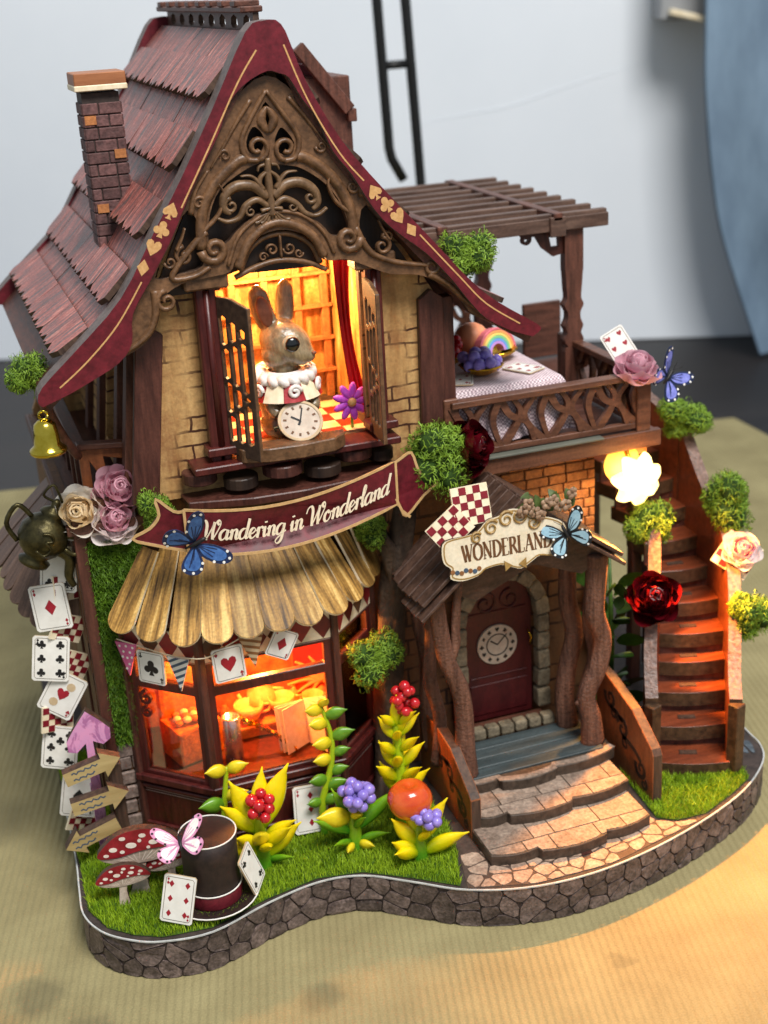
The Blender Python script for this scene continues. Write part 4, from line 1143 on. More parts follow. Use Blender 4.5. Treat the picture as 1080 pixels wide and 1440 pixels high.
def card(root, W, H, kind, n, big=None, t=.07):
    """playing card in local XZ, facing -Y."""
    P = lambda a, c, h=0: V((a, -h, c))
    w, h_ = W / 2, H / 2
    r_ = min(W, H) * .06
    o_ = [(-w + r_, -h_), (w - r_, -h_), (w, -h_ + r_), (w, h_ - r_), (w - r_, h_), (-w + r_, h_), (-w, h_ - r_), (-w, -h_ + r_)]
    MB().plate(o_, P, t, h=t / 2, ms=1).build('card_face', [m_white, m_tans], root, local=True)
    q = [(x * .86, y * .9) for x, y in o_]
    MB().stroke(q + q[:2], .022, P, .005, h=t / 2 + .004).build('card_border', m_line, root, local=True)
    ink = m_redink if kind in ('diamond', 'heart') else m_ink
    if big is None: big = .2 if n > 1 else .5
    for x, y in PIPS[n]:
        MB().plate([(x * W * .62 + a, y * H * .52 + c) for a, c in suit(kind, big * W * 1.1)], P, .005, h=t / 2 + .006).build(kind + '_pip', ink, root, local=True)
    for s_ in (-1, 1):
        for dz, sz in ((.0, .1), (-.13, .12)):
            MB().plate([(s_ * (-w * .72 + a), s_ * (h_ * .8 + dz * H * .6 + c)) for a, c in suit(kind if dz else 'diamond', sz * W)], P, .005, h=t / 2 + .006).build('corner_mark', ink, root, local=True)
    return root
# flags: along the left pane then the front pane
def flag_root(name, pos, ydir, label, cat, group=None, tilt=0):
    r = thing(name, pos, label, cat, group)
    d = V(ydir).normalized()                 # direction of the flag's width, left to right
    r.rotation_euler = (Matrix.Rotation(math.atan2(d.y, d.x), 3, 'Z') @ Matrix.Rotation(tilt, 3, 'Y')).to_euler()
    return r
dl = (BP[1] - BP[0]).normalized(); nl = V((-dl.y, dl.x, 0)) * -1
LP = lambda t, z: BP[0] + (BP[1] - BP[0]) * t + nl * .28 + V((0, 0, z))
G_ = 'flags of the bunting'
def tri_flag(root, base_m, deco):
    P = lambda a, c, h=0: V((a, -h, c))
    MB().plate([(-.47, .0), (0, -1.35), (.47, 0)], P, .06, h=.03).build('flag_face', base_m, root, local=True)
    deco(root, P)
def dots(root, P):
    for x, z in ((-.28, -.15), (0, -.12), (.28, -.15), (-.14, -.36), (.14, -.36), (0, -.6), (-.2, -.58), (.2, -.56), (.06, -.85), (-.08, -1.05)):
        MB().plate([(x + .055 * math.cos(i * PI / 3), z + .055 * math.sin(i * PI / 3)) for i in range(6)], P, .005, h=.036).build('dot', m_white, root, local=True)
def stripes(ink, slope):
    def f(root, P):
        tri = [(-.47, 0), (0, -1.35), (.47, 0)]
        for i in range(7):
            z = .3 - i * .25
            poly = clip(clip(tri, 0, z, -slope, 1), 0, z - .11, slope, -1)
            if len(poly) >= 3: MB().plate(poly, P, .005, h=.036).build('stripe', ink, root, local=True)
    return f
r = flag_root('bunting_flag', LP(.12, 10.0), dl, 'pink triangular flag with white dots at the left end of the bunting', 'flag', G_); tri_flag(r, m_pinkd, dots)
r = flag_root('bunting_flag', LP(.42, 9.15), dl, 'white ace of clubs card hanging in the bunting', 'card', G_, .03); card(r, 1.15, 1.3, 'club', 1)
r = flag_root('bunting_flag', LP(.78, 9.75), dl, 'triangular flag with slate blue diagonal stripes in the bunting', 'flag', G_); tri_flag(r, m_white, stripes(m_blu, .5))
r = flag_root('bunting_flag', (7.85, 42.35, 9.5), (1, 0, 0), 'white ace of hearts card hanging in the bunting', 'card', G_, -.06); card(r, 1.15, 1.35, 'heart', 1)
r = flag_root('bunting_flag', (8.75, 42.4, 10.45), (1, 0, 0), 'triangular flag with tan and brown stripes in the bunting', 'flag', G_, -.05); tri_flag(r, m_tans, stripes(m_brn, -.4))
r = flag_root('bunting_flag', (9.85, 42.35, 9.85), (1, 0, 0), 'tilted white ace of diamonds card at the right end of the bunting', 'card', G_, .5); card(r, .95, 1.1, 'diamond', 1)
str_ = [LP(.0, 10.1), LP(.3, 9.95), LP(.7, 9.8), V((7.0, 42.35, 9.9)), V((7.9, 42.4, 10.2)), V((8.8, 42.42, 10.5)), V((10.2, 42.42, 10.7))]
tag(MB().tube(cr([tuple(q) for q in str_], 4), .025, 5).build('bunting_string', m_cream, None, True), 'thin cream string carrying the bunting flags', 'string')

# ------------------------------------------------------------------ hedge panel on the left front
hd = thing('hedge_panel', (4.1, 45.1, 5.4), 'tall green flock hedge panel at the left of the shop window', 'hedge')
hq = [(3.75, 5.6), (4.55, 5.6), (5.9, 13.9), (3.75, 13.9)]
MB().plate(hq, front(45.15), .15, ms=1).build('hedge_board', [m_turf, m_dark], hd)
m_hgrass = M('hedge flock', C('3a5a0c'), C('64881a'), C('7d9c2a'), 3, (1, 1, 1), .6, 0)
mb = MB(); blades(mb, front(45.12), fill(hq, 620), .2, .035, 1.0)
o = mb.build('hedge_flock', m_hgrass, hd); o['kind'] = 'stuff'
# stones of the lower left wall below the hedge
for j, z in enumerate((2.1, 2.75, 3.4, 4.05, 4.7, 5.25)):
    x = 3.75
    while x < 4.45:
        w = U(.5, .9); w = min(w, 4.75 - x)
        MB().box((x + w / 2, 45.22, z), (w - .05, .16, .55)).build('wall_stone', m_stone, house, bevel=.05); x += w
# ------------------------------------------------------------------ tree trunk between window and porch
m_bark = M('bark', C('241a13'), C('4f3d2e'), C('6a543f'), 2.2, (1, 1, .3), .7, .9, speck=.2, bscale=5)
tk = thing('tree_trunk', (14.4, 44.2, ZB), 'twisted brown tree trunk climbing between shop window and porch', 'tree')
def barkm(path, rad, n=14, tw=2.0):
    mb = MB(); q = cr(path, 6); rr = cr([(r_,) for r_ in rad], 6)
    k0 = 0
    mb.tube(q, [r_[0] for r_ in rr], n)
    for i in range(len(q)):
        for j in range(n):
            v = mb.v[i * n + j]; c = V(q[i])
            mb.v[i * n + j] = c + (v - c) * (1 + .22 * math.sin(3 * 2 * PI * j / n + i * tw * .25) + .1 * noise.noise(v * 2.5))
    return mb
barkm([(14.2, 44.1, 1.5), (14.35, 44.2, 3.5), (14.4, 44.3, 6), (14.75, 44.3, 9), (15.1, 44.3, 11.5), (15.6, 44.3, 13.8), (16.3, 44.3, 15.0)], [.75, .58, .52, .5, .48, .42, .3]).build('trunk', m_bark, tk, True)
barkm([(15.0, 44.3, 10.5), (14.7, 44.1, 12), (14.2, 44.0, 13.2)], [.35, .3, .15]).build('limb', m_bark, tk, True)
for p in ([(14.0, 44.1, 2.3), (13.5, 43.4, 1.8), (13.0, 42.7, 1.66)], [(14.4, 44.0, 2.3), (14.6, 43.2, 1.8), (14.7, 42.3, 1.64)]):
    barkm(p, [.4, .28, .12]).build('root', m_bark, tk, True)

# ------------------------------------------------------------------ right lower wall with the brick corner
rw = thing('entrance_wall', (19.7, 45.5, ZB), 'brown printed wall around the porch with a lit brick corner', 'wall')
MB().plate([(15.2, ZB + .05), (24.0, ZB + .05), (24.0, 14.2), (15.2, 14.2)], front(45.25), .3, [[(17.9, 3.0), (21.1, 3.0), (21.1, 8.2), (20.6, 9.0), (19.5, 9.6), (18.4, 9.0), (17.9, 8.2)]], ms=1).build('wall_board', [m_wall2, m_edge], rw)
MB().box((23.9, 52.4, 7.9), (.25, 14, 12.5)).build('wall_board', m_wall2y, rw)
z = 10.6
r_ = 0
while z < 14.1:
    x = 20.2 + (r_ % 2) * -.35
    while x < 23.95:
        w = min(U(.7, 1.05), 24.0 - x)
        if w > .2: MB().box((x + w / 2, 45.2 + U(-.01, .01), z), (w - .05, .12, .36)).build('brick', m_obrick, rw, bevel=.03)
        x += w
    z += .41; r_ += 1
# ------------------------------------------------------------------ door
dr = thing('front_door', (19.5, 45, 2.95), 'dark burgundy arched door with a pale clock face', 'door')
dpoly = [(17.95, 3.0), (21.0, 3.0), (21.0, 8.1), (20.75, 8.75), (20.25, 9.25), (19.5, 9.5), (18.75, 9.25), (18.2, 8.75), (17.95, 8.1)]
m_door = M('burgundy door print', C('3a0f12'), C('571b1c'), C('6a2826'), 1.8, (1, 1, .4), .42, .15, speck=.15)
MB().plate(dpoly, front(45.0), .15).build('door_leaf', m_door, dr, bevel=.03)
for (x0, z0, x1, z1) in ((18.2, 3.3, 20.75, 4.7), (18.2, 7.9, 20.75, 7.98), (18.2, 5.0, 20.75, 5.06)):
    MB().plate([(x0, z0), (x1, z0), (x1, z1), (x0, z1)], front(45.0), .04, h=.05).build('door_panel', m_door, dr, bevel=.03)
mb = MB()
for s_ in (-1, 1):
    mb.stroke(spiral((19.5 + s_ * .55, 8.35), .5, .1, PI / 2, s_ * 1.3), tap(17, .09, .05), front(45.0), .05, h=.06, dome=.02)
o = mb.build('door_scroll', m_redw, dr, True); o['kind'] = 'stuff'
MB().tube([(20.75, 44.85, 6.9), (20.85, 44.7, 6.6), (20.8, 44.75, 6.2)], .04, 6).build('door_handle', m_goldm, dr, True)
ring = lambda c, r_, n=28: [(c[0] + r_ * math.cos(2 * PI * i / n), c[1] + r_ * math.sin(2 * PI * i / n)) for i in range(n)]
cc = (19.42, 6.45)
m_face = M('clock dial print', C('b5a493'), C('cfc0ae'), None, 3, (1, 1, 1), .5, .03)
ck_ = MB().plate(ring(cc, .88), front(45.0), .1, h=.1).build('clock_face', m_face, dr)
MB().plate(ring(cc, .5), front(45.0), .01, [ring(cc, .45)], h=.112).build('dial_ring', m_ink, ck_)
MB().stroke([cc, (cc[0] + .42, cc[1] + .42)], .05, front(45.0), .01, h=.114).build('hand', m_ink, ck_)
MB().stroke([cc, (cc[0] - .3, cc[1] + .22)], .06, front(45.0), .01, h=.116).build('hand', m_ink, ck_)
for i in range(12):
    a = 2 * PI * i / 12
    MB().plate([(cc[0] + .69 * math.sin(a) + x, cc[1] + .69 * math.cos(a) + z) for x, z in suit(('heart', 'club', 'diamond', 'spade')[i % 4], .2)], front(45.0), .01, h=.112).build('dial_mark', m_ink, ck_)
# arch stones
m_arch = M('arch stone', C('5e5444'), C('8d8069'), C('a0937b'), 2.5, (1, 1, 1), .7, .4, speck=.25, vary=.16)
ar = thing('door_arch', (19.5, 44.7, 2.95), 'rounded arch of pale stones framing the burgundy door', 'arch')
path = [(17.7, 3.3), (17.65, 4.2), (17.68, 5.1), (17.66, 6.0), (17.67, 6.9), (17.7, 7.7), (17.85, 8.45), (18.25, 9.1), (18.85, 9.6), (19.55, 9.75), (20.25, 9.55), (20.85, 9.05), (21.2, 8.35), (21.3, 7.6), (21.32, 6.8), (21.3, 6.0), (21.34, 5.1), (21.3, 4.25), (21.32, 3.4)]
q = cr(path, 2)
for i in range(0, len(q) - 1, 1):
    a, c = q[i], q[i + 1]
    an = math.atan2(c[1] - a[1], c[0] - a[0]); ln = math.hypot(c[0] - a[0], c[1] - a[1])
    if i % 2 and RND() < .0: continue
    R = Matrix.Rotation(-an, 3, 'Y')
    mid = ((a[0] + c[0]) / 2, 44.75 + U(-.04, .04), (a[1] + c[1]) / 2)
    if i % 2 == 0: ln_ = math.hypot(q[min(i + 2, len(q) - 1)][0] - a[0], q[min(i + 2, len(q) - 1)][1] - a[1]); cpt = q[i + 1]; an = math.atan2(q[min(i + 2, len(q) - 1)][1] - a[1], q[min(i + 2, len(q) - 1)][0] - a[0])
    else: continue
    MB().box((cpt[0], 44.72 + U(-.04, .04), cpt[1]), (ln_ * U(.88, .96), .55, .55 * U(.85, 1.1)), Matrix.Rotation(-an, 3, 'Y')).build('arch_stone', m_arch, ar, bevel=.1, seg=2, smooth=False)
for i in range(6):
    MB().box((18.0 + i * .62, 43.85 + U(-.03, .03), 3.2), (.58 * U(.9, 1), .5, .45)).build('threshold_stone', m_arch, ar, bevel=.1, seg=2)
MB().box((19.5, 44.3, 3.12), (3.3, .5, .3)).build('threshold', m_wood_x, ar, bevel=.05)

# ------------------------------------------------------------------ steps
sp_ = thing('front_steps', (19.3, 40.5, ZB), 'three low stone paved steps leading up to the porch', 'steps')
def stepline(x0, x1, y, bul, notch):
    """front edge of a step: shallow lobes with notches between."""
    pts_ = []
    xs = [x0] + notch + [x1]
    for i in range(len(xs) - 1):
        a, c = xs[i], xs[i + 1]
        sh_ = (.14, -.1, .06)[i % 3]
        for k in range(7):
            t = k / 6
            x = a + .03 + (c - a - .06) * t
            g = (x - (x0 + x1) / 2) / ((x1 - x0) / 2)
            pts_.append((x, y + bul * g * g + sh_ - .16 * math.sin(PI * t)))
    return pts_
steps = [(15.75, 22.35, 37.15, .3, [17.6, 20.3], ZB + .02, 2.05), (15.95, 22.45, 39.0, .25, [17.2, 19.8], 2.05, 2.5), (16.05, 22.7, 40.6, .3, [17.6, 19.9], 2.5, 2.95)]
m_stedge = M('step edge', C('2e241c'), C('55463a'), None, 4, (1, 1, 1), .55, .2)
m_step = M('step stone', C('776558'), C('a28e7e'), C('b5a291'), 2.2, (1, 1, 1), .6, .35, speck=.32, vary=.12)
for i, (x0, x1, y, bl, nt_, z0, z1) in enumerate(steps):
    fl_ = stepline(x0, x1, y, bl, nt_)
    MB().plate(fl_ + [(x1, 43.5), (x0, 43.5)], top(z1), z1 - z0, ms=0).build('step', m_stedge, sp_, bevel=.03)
    if i < 2:
        yb = steps[i + 1][2] + .55
        courses = [(y - .2, y + .75), (y + .75, yb)]
        for j, (ya, yc) in enumerate(courses):
            x = x0 + .06
            while x < x1 - .1:
                w = U(.75, 1.9); w = w if x1 - x - w > .5 else x1 - .06 - x
                poly = [(x, ya), (x + w, ya), (x + w, yc), (x, yc)]
                if j == 0:           # front course follows the lobed edge
                    fr_ = [p for p in fl_ if x < p[0] < x + w]
                    g0 = min(fl_, key=lambda p: abs(p[0] - x)); g1 = min(fl_, key=lambda p: abs(p[0] - x - w))
                    poly = [(x, g0[1] + .06)] + [(p[0], p[1] + .06) for p in fr_] + [(x + w, g1[1] + .06), (x + w, yc), (x, yc)]
                cx_ = sum(p[0] for p in poly) / len(poly); cy_ = sum(p[1] for p in poly) / len(poly)
                poly = [(cx_ + (p[0] - cx_) * (1 - .05 / w), cy_ + (p[1] - cy_) * .955) for p in poly]
                MB().plate(poly, top(z1), .03, h=.03, back=False).build('step_stone', m_step, sp_)
                x += w
m_slate = M('blue grey boards', C('2c3436'), C('4a5557'), C('5d6868'), 2.6, X1, .45, .25, speck=.2)
for i in range(4):
    MB().box((19.3, 41.35 + i * .62, 3.0), (5.9, .59, .1)).build('platform_board', m_slate, sp_, bevel=.02)
fl_ = stepline(16.05, 22.7, 40.6, .3, [17.6, 19.9])
MB().stroke([(p[0], p[1] + .18) for p in fl_], .3, top(2.98), .03).build('platform_edge', m_step, sp_)
# side rails with scroll cut-outs
def steprail(x, pts_, hx):
    P = frame((x, 0, 0), (0, -1, 0), (0, 0, 1))
    out = [(-y, z) for y, z in pts_]
    mb = MB(); mb.plate(out, P, .42, ms=1)
    o = mb.build('rail', [m_ocarve, m_edge], sp_, bevel=.03)
    for sd in (.012, -.435):
        mm = MB()
        for (y, z, r_, s_) in hx:
            mm.stroke(spiral((-y, z), r_, .06, PI * .9, s_ * 1.3), tap(17, .24, .1), P, .01, h=sd)
            mm.stroke(spiral((-y + .25, z - .55), r_ * .55, .05, PI * .4, -s_ * 1.2), tap(17, .17, .08), P, .01, h=sd)
        for (ya, za, yb, zb_) in ((hx[0][0], hx[0][1] - .4, hx[1][0], hx[1][1] + .3), (hx[1][0], hx[1][1] - .3, hx[2][0], hx[2][1] + .3)):
            mm.stroke(cr([(-ya, za), (-(ya + yb) / 2 + .1, (za + zb_) / 2 + .1), (-yb, zb_)], 5), .2, P, .01, h=sd)
        q_ = mm.build('scroll_cutout', m_panel, o); q_['kind'] = 'stuff'
    return o
m_ocarve = M('orange brown board', C('6b3a1e'), C('9a5c34'), None, 4, Z1, .45, .15, speck=.15)
steprail(15.75, [(39.3, ZB), (39.3, 3.35), (39.5, 3.55), (41.2, 4.55), (42.6, 4.75), (44.6, 4.7), (44.6, ZB)], [(42.6, 3.9, .45, 1), (41.4, 3.4, .42, -1), (40.1, 2.6, .42, 1)])
steprail(23.05, [(38.6, ZB), (38.6, 3.75), (38.75, 4.0), (40.3, 4.95), (42.4, 5.5), (43.2, 5.5), (43.2, ZB)], [(42.0, 4.6, .45, 1), (41.0, 3.7, .48, -1), (39.5, 2.7, .45, 1)])

# ------------------------------------------------------------------ porch: branch pillars and plank roof
po = thing('entrance_porch', (19.2, 42.5, 2.95), 'rustic porch of crooked branch pillars carrying a plank gable roof', 'porch')
m_branch = M('branch print', C('43291f'), C('7a5544'), C('94705c'), 2.6, (2.2, 2.2, .2), .55, 1.0, speck=.2)
def branch(path, rad, y=0):
    q = cr(path, 6); rr = [r_[0] for r_ in cr([(r_,) for r_ in rad], 6)]
    return MB().tube(q, rr, 10, flat=.75, up=(0, 1, 0))
def pillar(paths):
    mb = branch(*paths[0]); o = mb.build('pillar', m_branch, po, True)
    for p in paths[1:]: branch(*p).build('fork', m_branch, o, True)
pillar([([(16.5, 41.4, 3.0), (16.45, 41.4, 4.4), (16.45, 41.4, 5.8), (16.3, 41.4, 7.0), (15.85, 41.4, 8.2), (15.65, 41.4, 9.4), (15.5, 41.4, 11.0)], [.46, .4, .37, .36, .33, .32, .3]),
        ([(15.9, 41.4, 8.1), (16.2, 41.4, 8.8), (16.25, 41.4, 9.7), (16.4, 41.4, 11.3)], [.22, .2, .18, .18])])
pillar([([(16.0, 43.9, 3.0), (15.9, 43.9, 5), (16.0, 43.9, 7), (15.7, 43.9, 9), (15.6, 43.9, 11.5)], [.36, .34, .34, .3, .28])])
pillar([([(22.05, 41.6, 3.0), (21.95, 41.6, 4.2), (21.75, 41.6, 5.2), (22.25, 41.6, 6.4), (22.45, 41.6, 7.6), (22.1, 41.6, 8.8), (22.15, 41.6, 10.0), (22.2, 41.6, 11.3)], [.5, .43, .4, .43, .38, .42, .43, .48]),
        ([(21.75, 41.6, 5.3), (21.3, 41.6, 4.9)], [.2, .1])])
pillar([([(21.75, 43.2, 3.0), (21.6, 43.2, 4.4), (21.75, 43.2, 5.8), (22.05, 43.2, 7.2), (21.75, 43.2, 8.8), (21.8, 43.2, 11.0)], [.46, .42, .4, .4, .38, .36])])
pillar([([(15.75, 42.7, 3.0), (15.95, 42.7, 5), (15.6, 42.7, 7), (15.75, 42.7, 9), (15.35, 42.7, 11.3)], [.3, .27, .27, .25, .22])])
pillar([([(22.45, 42.5, 3.0), (22.1, 42.5, 4.6), (22.55, 42.5, 6.4), (22.3, 42.5, 8.2), (22.6, 42.5, 11.2)], [.3, .28, .27, .26, .24])])
m_pl = M('porch plank print', C('33221b'), C('5e463a'), C('7b6152'), 2.4, (.5, 1.5, 1.5), .5, .25, speck=.2, vary=.12)
RZ = [(18.75, 14.35), (14.7, 10.9)], [(18.75, 14.35), (22.9, 11.35)]
for sd in (0, 1):
    (xr, zr), (xe, ze) = RZ[sd]
    for j in range(6):
        y0 = 41.0 + j * .58
        ex = U(-.12, .12)
        a = V((xr, y0, zr)); c = V((xe + ex, y0, ze + ex * .8 * (1 if sd == 0 else -1)))
        MB().bar(a, c, .55, .16).build('roof_plank', m_pl, po, bevel=.03)
for sd, (xa, za, xb, zb_) in enumerate(((17.2, 12.55, 14.6, 10.35), (20.6, 12.6, 22.85, 11.0))):
    for j in range(4):
        MB().bar((xa, 40.75 + j * .5, za + .1), (xb + U(-.1, .1), 40.75 + j * .5, zb_ + .1), .47, .14).build('eave_plank', m_pl, po, bevel=.03)
MB().plate([(15.3, 11.2), (18.75, 14.1), (22.7, 11.2), (21.5, 10.6), (19.5, 11.4), (17.2, 10.4)], front(41.5), .25, ms=1).build('gable_board', [m_pl, m_edge], po)
for a, c in (((18.0, 40.95, 12.6), (18.75, 40.95, 13.5)), ((18.75, 40.95, 13.5), (19.6, 40.95, 12.7))):
    MB().bar(a, c, .3, .2).build('gable_trim', m_pl, po, bevel=.03)
# ------------------------------------------------------------------ balcony deck and railing
bc = thing('balcony', (21.8, 52, 14.2), 'dark brown balcony deck with branch pattern railing above the porch', 'balcony')
for i in range(13):
    MB().box((21.75, 44.75 + i * 1.2, 14.75), (8.8, 1.17, .22)).build('deck_board', m_wood_x, bc, bevel=.02)
m_deckf = M('balcony fascia', C('45281d'), C('704834'), None, 4, X1, .42, .15, speck=.18)
MB().box((21.75, 44.15, 14.55), (9.1, .3, .68)).build('fascia', m_deckf, bc, bevel=.03)
MB().box((26.15, 50.6, 14.5), (.3, 12.6, .6)).build('fascia', m_wood_y, bc, bevel=.03)
MB().box((20.6, 44.1, 14.93), (6.2, .5, .08)).build('kerb_strip', M('grey green strip', C('4b4d45'), C('6d6f64'), None, 3, X1, .5, .1), bc, bevel=.01)
MB().box((24.95, 44.25, 14.1), (1.6, .25, .3)).build('bracket', m_obrick, bc, bevel=.03)
def railing(P, Lr, nb, m_=None):
    o = MB().plate([(0, 2.1), (Lr, 2.1), (Lr, 2.35), (0, 2.35)], P, .5, h=.25).build('top_rail', m_deckf, bc, bevel=.03)
    MB().plate([(0, .1), (Lr, .1), (Lr, .35), (0, .35)], P, .3, h=.12).build('bottom_rail', m_deckf, bc, bevel=.03)
    seg = Lr / nb
    for i in range(nb):
        x = i * seg
        for k_, pts_ in enumerate(([(x + .1, .3), (x + seg * .3, .95), (x + seg * .42, 1.6), (x + seg * .25, 2.15)], [(x + seg * .9, .3), (x + seg * .62, .9), (x + seg * .5, 1.5), (x + seg * .75, 2.15)],
                                   [(x + seg * .02, 2.15), (x + seg * .2, 1.5), (x + seg * .55, 1.1), (x + seg * .7, .3)], [(x + seg * .98, 2.15), (x + seg * .85, 1.5), (x + seg * .88, 1.0), (x + seg * 1.0, .3)])):
            q = cr(pts_, 5)
            MB().stroke(q, tap(len(q), .3, .17), P, .22, h=.1 + .004 * k_, ms=0).build('branch_baluster', m_deckf, bc)
railing(front(44.4) if False else (lambda a, c, h=0: V((17.5 + a, 44.3 - h, 14.9 + c))), 8.0, 4)
railing(lambda a, c, h=0: V((25.6 + h, 44.6 + a, 14.9 + c)), 6.2, 3)
railing(lambda a, c, h=0: V((18.0 + a, 59.6 - h, 14.9 + c)), 7.6, 4)
for p in ((25.55, 44.3), (25.6, 50.9), (17.55, 44.5)):
    MB().box((p[0], p[1], 16.1), (.6, .5, 2.5)).build('rail_post', m_deckf, bc, bevel=.04)
MB().box((26.9, 56.0, 16.2), (1.9, .25, 2.6)).build('landing_panel', m_wood_x, bc, bevel=.03)
# ------------------------------------------------------------------ pergola
pg = thing('pergola', (22.5, 55, 14.9), 'brown slatted pergola on turned posts over the balcony', 'pergola')
m_pslat = M('pergola slat', C('3c2a22'), C('6b5347'), C('7c6457'), 4, X1, .5, .15, speck=.15)
for i in range(9):
    MB().box((22.3, 49.75 + i * 1.38, 22.5), (9.1, .32, .42)).build('slat', m_pslat, pg, bevel=.03)
for x in (24.55, 19.5):
    MB().box((x, 55.3, 22.6), (.42, 11.8, .32)).build('cross_beam', m_wood_y, pg, bevel=.03)
MB().box((22.3, 49.65, 22.28), (9.2, .25, .55)).build('front_beam', m_pslat, pg, bevel=.03)
MB().box((24.55, 49.55, 22.2), (.7, .3, .8)).build('beam_clasp', m_pslat, pg, bevel=.03)
prof = [(.42, 14.9), (.42, 16.8), (.3, 17.0), (.44, 17.3), (.32, 17.6), (.42, 17.9), (.3, 18.2), (.3, 18.5), (.44, 18.8), (.32, 19.1), (.36, 19.6), (.4, 20.2), (.42, 20.4), (.42, 22.1)]
for p in ((25.45, 50.0), (25.3, 59.2), (18.6, 50.0), (18.6, 59.2)):
    mb = MB()
    pr = cr(prof, 3)
    mb.plate([(-r_, z) for r_, z in pr] + [(r_, z) for r_, z in reversed(pr)], lambda a, c, h=0, p=p: V((p[0] + a, p[1] - h, c)), .45, h=.22)
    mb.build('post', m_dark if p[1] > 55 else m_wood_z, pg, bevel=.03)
for sx, px in ((-1, 25.1), (1, 18.95)):
    mb = MB(); P = front(50.0)
    mb.plate([(px, 21.0), (px, 22.1), (px + sx * 2.1, 22.1), (px + sx * 1.9, 21.8), (px + sx * 1.3, 21.8), (px + sx * 1.0, 21.3), (px + sx * .5, 20.9)], P, .2, [[(px + sx * .25, 21.3), (px + sx * .6, 21.3), (px + sx * .7, 21.8), (px + sx * .3, 21.9)]])
    mb.build('bracket', m_dark, pg)
    m2 = MB().stroke(spiral((px + sx * 1.75, 21.72), .25, .05, PI / 2, sx * 1.2), .12, P, .2, h=.02); m2.build('bracket_scroll', m_dark, pg)

# ------------------------------------------------------------------ curved staircase
stc = thing('curved_staircase', (27, 44, ZB), 'curved reddish brown staircase rising to the balcony at right', 'staircase')
SL = [(24.1, 40.45), (24.55, 41.55), (25.2, 42.45), (25.7, 43.15), (26.1, 43.7), (26.6, 44.45), (26.95, 45.5), (27.05, 46.4), (26.95, 47.4), (26.75, 48.4), (26.5, 49.3), (26.35, 50.3), (26.3, 51.5), (26.3, 53.0), (26.3, 54.4)]
SR = [(27.05, 39.15), (27.5, 40.4), (28.05, 41.35), (28.45, 42.1), (28.75, 42.75), (29.15, 43.8), (29.45, 45.1), (29.55, 46.2), (29.6, 47.3), (29.6, 48.4), (29.5, 49.5), (29.3, 50.6), (29.1, 51.8), (29.0, 53.2), (28.9, 54.6)]
m_tread = M('stair tread', C('5a2a18'), C('87452a'), C('a0603e'), 3.5, X1, .33, .12, spec=.5, speck=.15)
m_tredge = M('stair edge', C('2b1d14'), C('57402c'), None, 4, (1, 1, 1), .45, .15)
for k in range(13):
    z = 2.2 + .955 * k
    l0, l1, r0, r1 = V(SL[k] + (0,)), V(SL[k + 1] + (0,)), V(SR[k] + (0,)), V(SR[k + 1] + (0,))
    l1 = l1 + (l1 - l0) * .35; r1 = r1 + (r1 - r0) * .35
    nose = []
    fd = ((l0 - l1) + (r0 - r1)).normalized()
    for i in range(9):
        t = i / 8
        q = l0.lerp(r0, t) + fd * (.2 * math.sin(PI * t))
        nose.append((q.x, q.y))
    poly = nose + [(r1.x, r1.y), (l1.x, l1.y)]
    o = MB().plate(poly, top(z), .62, ms=1).build('tread', [m_tread, m_tredge], stc, bevel=.03)
    mid = l0.lerp(r0, .48) * .6 + l1.lerp(r1, .48) * .4
    ang = math.atan2(r0.y - l0.y, r0.x - l0.x)
    MB().box((mid.x, mid.y, z + .02), (.7, .26, .05), Matrix.Rotation(ang, 3, 'Z')).build('joint_slot', m_edge, o)
    q0, q1 = l0.lerp(l1, .8), r0.lerp(r1, .8)
    MB().bar((q0.x, q0.y, z + .16), (q1.x, q1.y, z + .16), .12, .5).build('riser', m_dark, stc)
def stringer(pts_, tops, bots, w=.5):
    """curved side wall of the stairs with a broad top."""
    mb = MB(); q = cr([(p[0], p[1], t, b_) for p, t, b_ in zip(pts_, tops, bots)], 3)
    k0 = 0
    for i, p in enumerate(q):
        a, c = q[max(i - 1, 0)], q[min(i + 1, len(q) - 1)]
        d = V((c[0] - a[0], c[1] - a[1], 0)).normalized(); n = V((-d.y, d.x, 0)) * w / 2
        b0 = V((p[0], p[1], 0))
        mb.v += [b0 + n + V((0, 0, p[2])), b0 - n + V((0, 0, p[2])), b0 - n + V((0, 0, p[3])), b0 + n + V((0, 0, p[3]))]
    for i in range(len(q) - 1):
        a, c = i * 4, i * 4 + 4
        mb.f += [(a, a + 1, c + 1, c), (a + 1, a + 2, c + 2, c + 1), (a + 2, a + 3, c + 3, c + 2), (a + 3, a, c, c + 3)]; mb.m += [1, 0, 0, 0]
    e = (len(q) - 1) * 4
    mb.f += [(3, 2, 1, 0), (e, e + 1, e + 2, e + 3)]; mb.m += [2, 2]
    return mb
m_strail = M('speckled rail top', C('57423a'), C('86695c'), C('a3877a'), 6, (1, 1, 1), .35, .5, speck=.35, bscale=6)
rp = [(27.15, 39.35), (27.6, 40.2), (28.2, 41.2), (28.8, 42.3), (29.35, 43.7), (29.6, 45.0), (29.75, 46.4), (29.85, 48.0)]
rt = [4.9, 5.7, 7.2, 8.7, 9.9, 10.6, 11.6, 13.2]
rb = [ZB, ZB, ZB, 3.2, 4.8, 6.2, 7.6, 9.2]
stringer(rp, rt, rb).build('stair_wall', [m_tread, m_strail, m_tredge], stc, bevel=.0)
stringer([(29.85, 48.1), (29.7, 50), (29.4, 52.5), (29.2, 55)], [13.2, 13.8, 14.4, 14.7], [9.4, 11.2, 13.0, 13.9]).build('stair_wall', [m_tread, m_strail, m_tredge], stc)
lp = [(24.15, 40.65), (24.6, 41.6), (25.15, 42.45), (25.6, 43.1), (25.95, 43.8)]
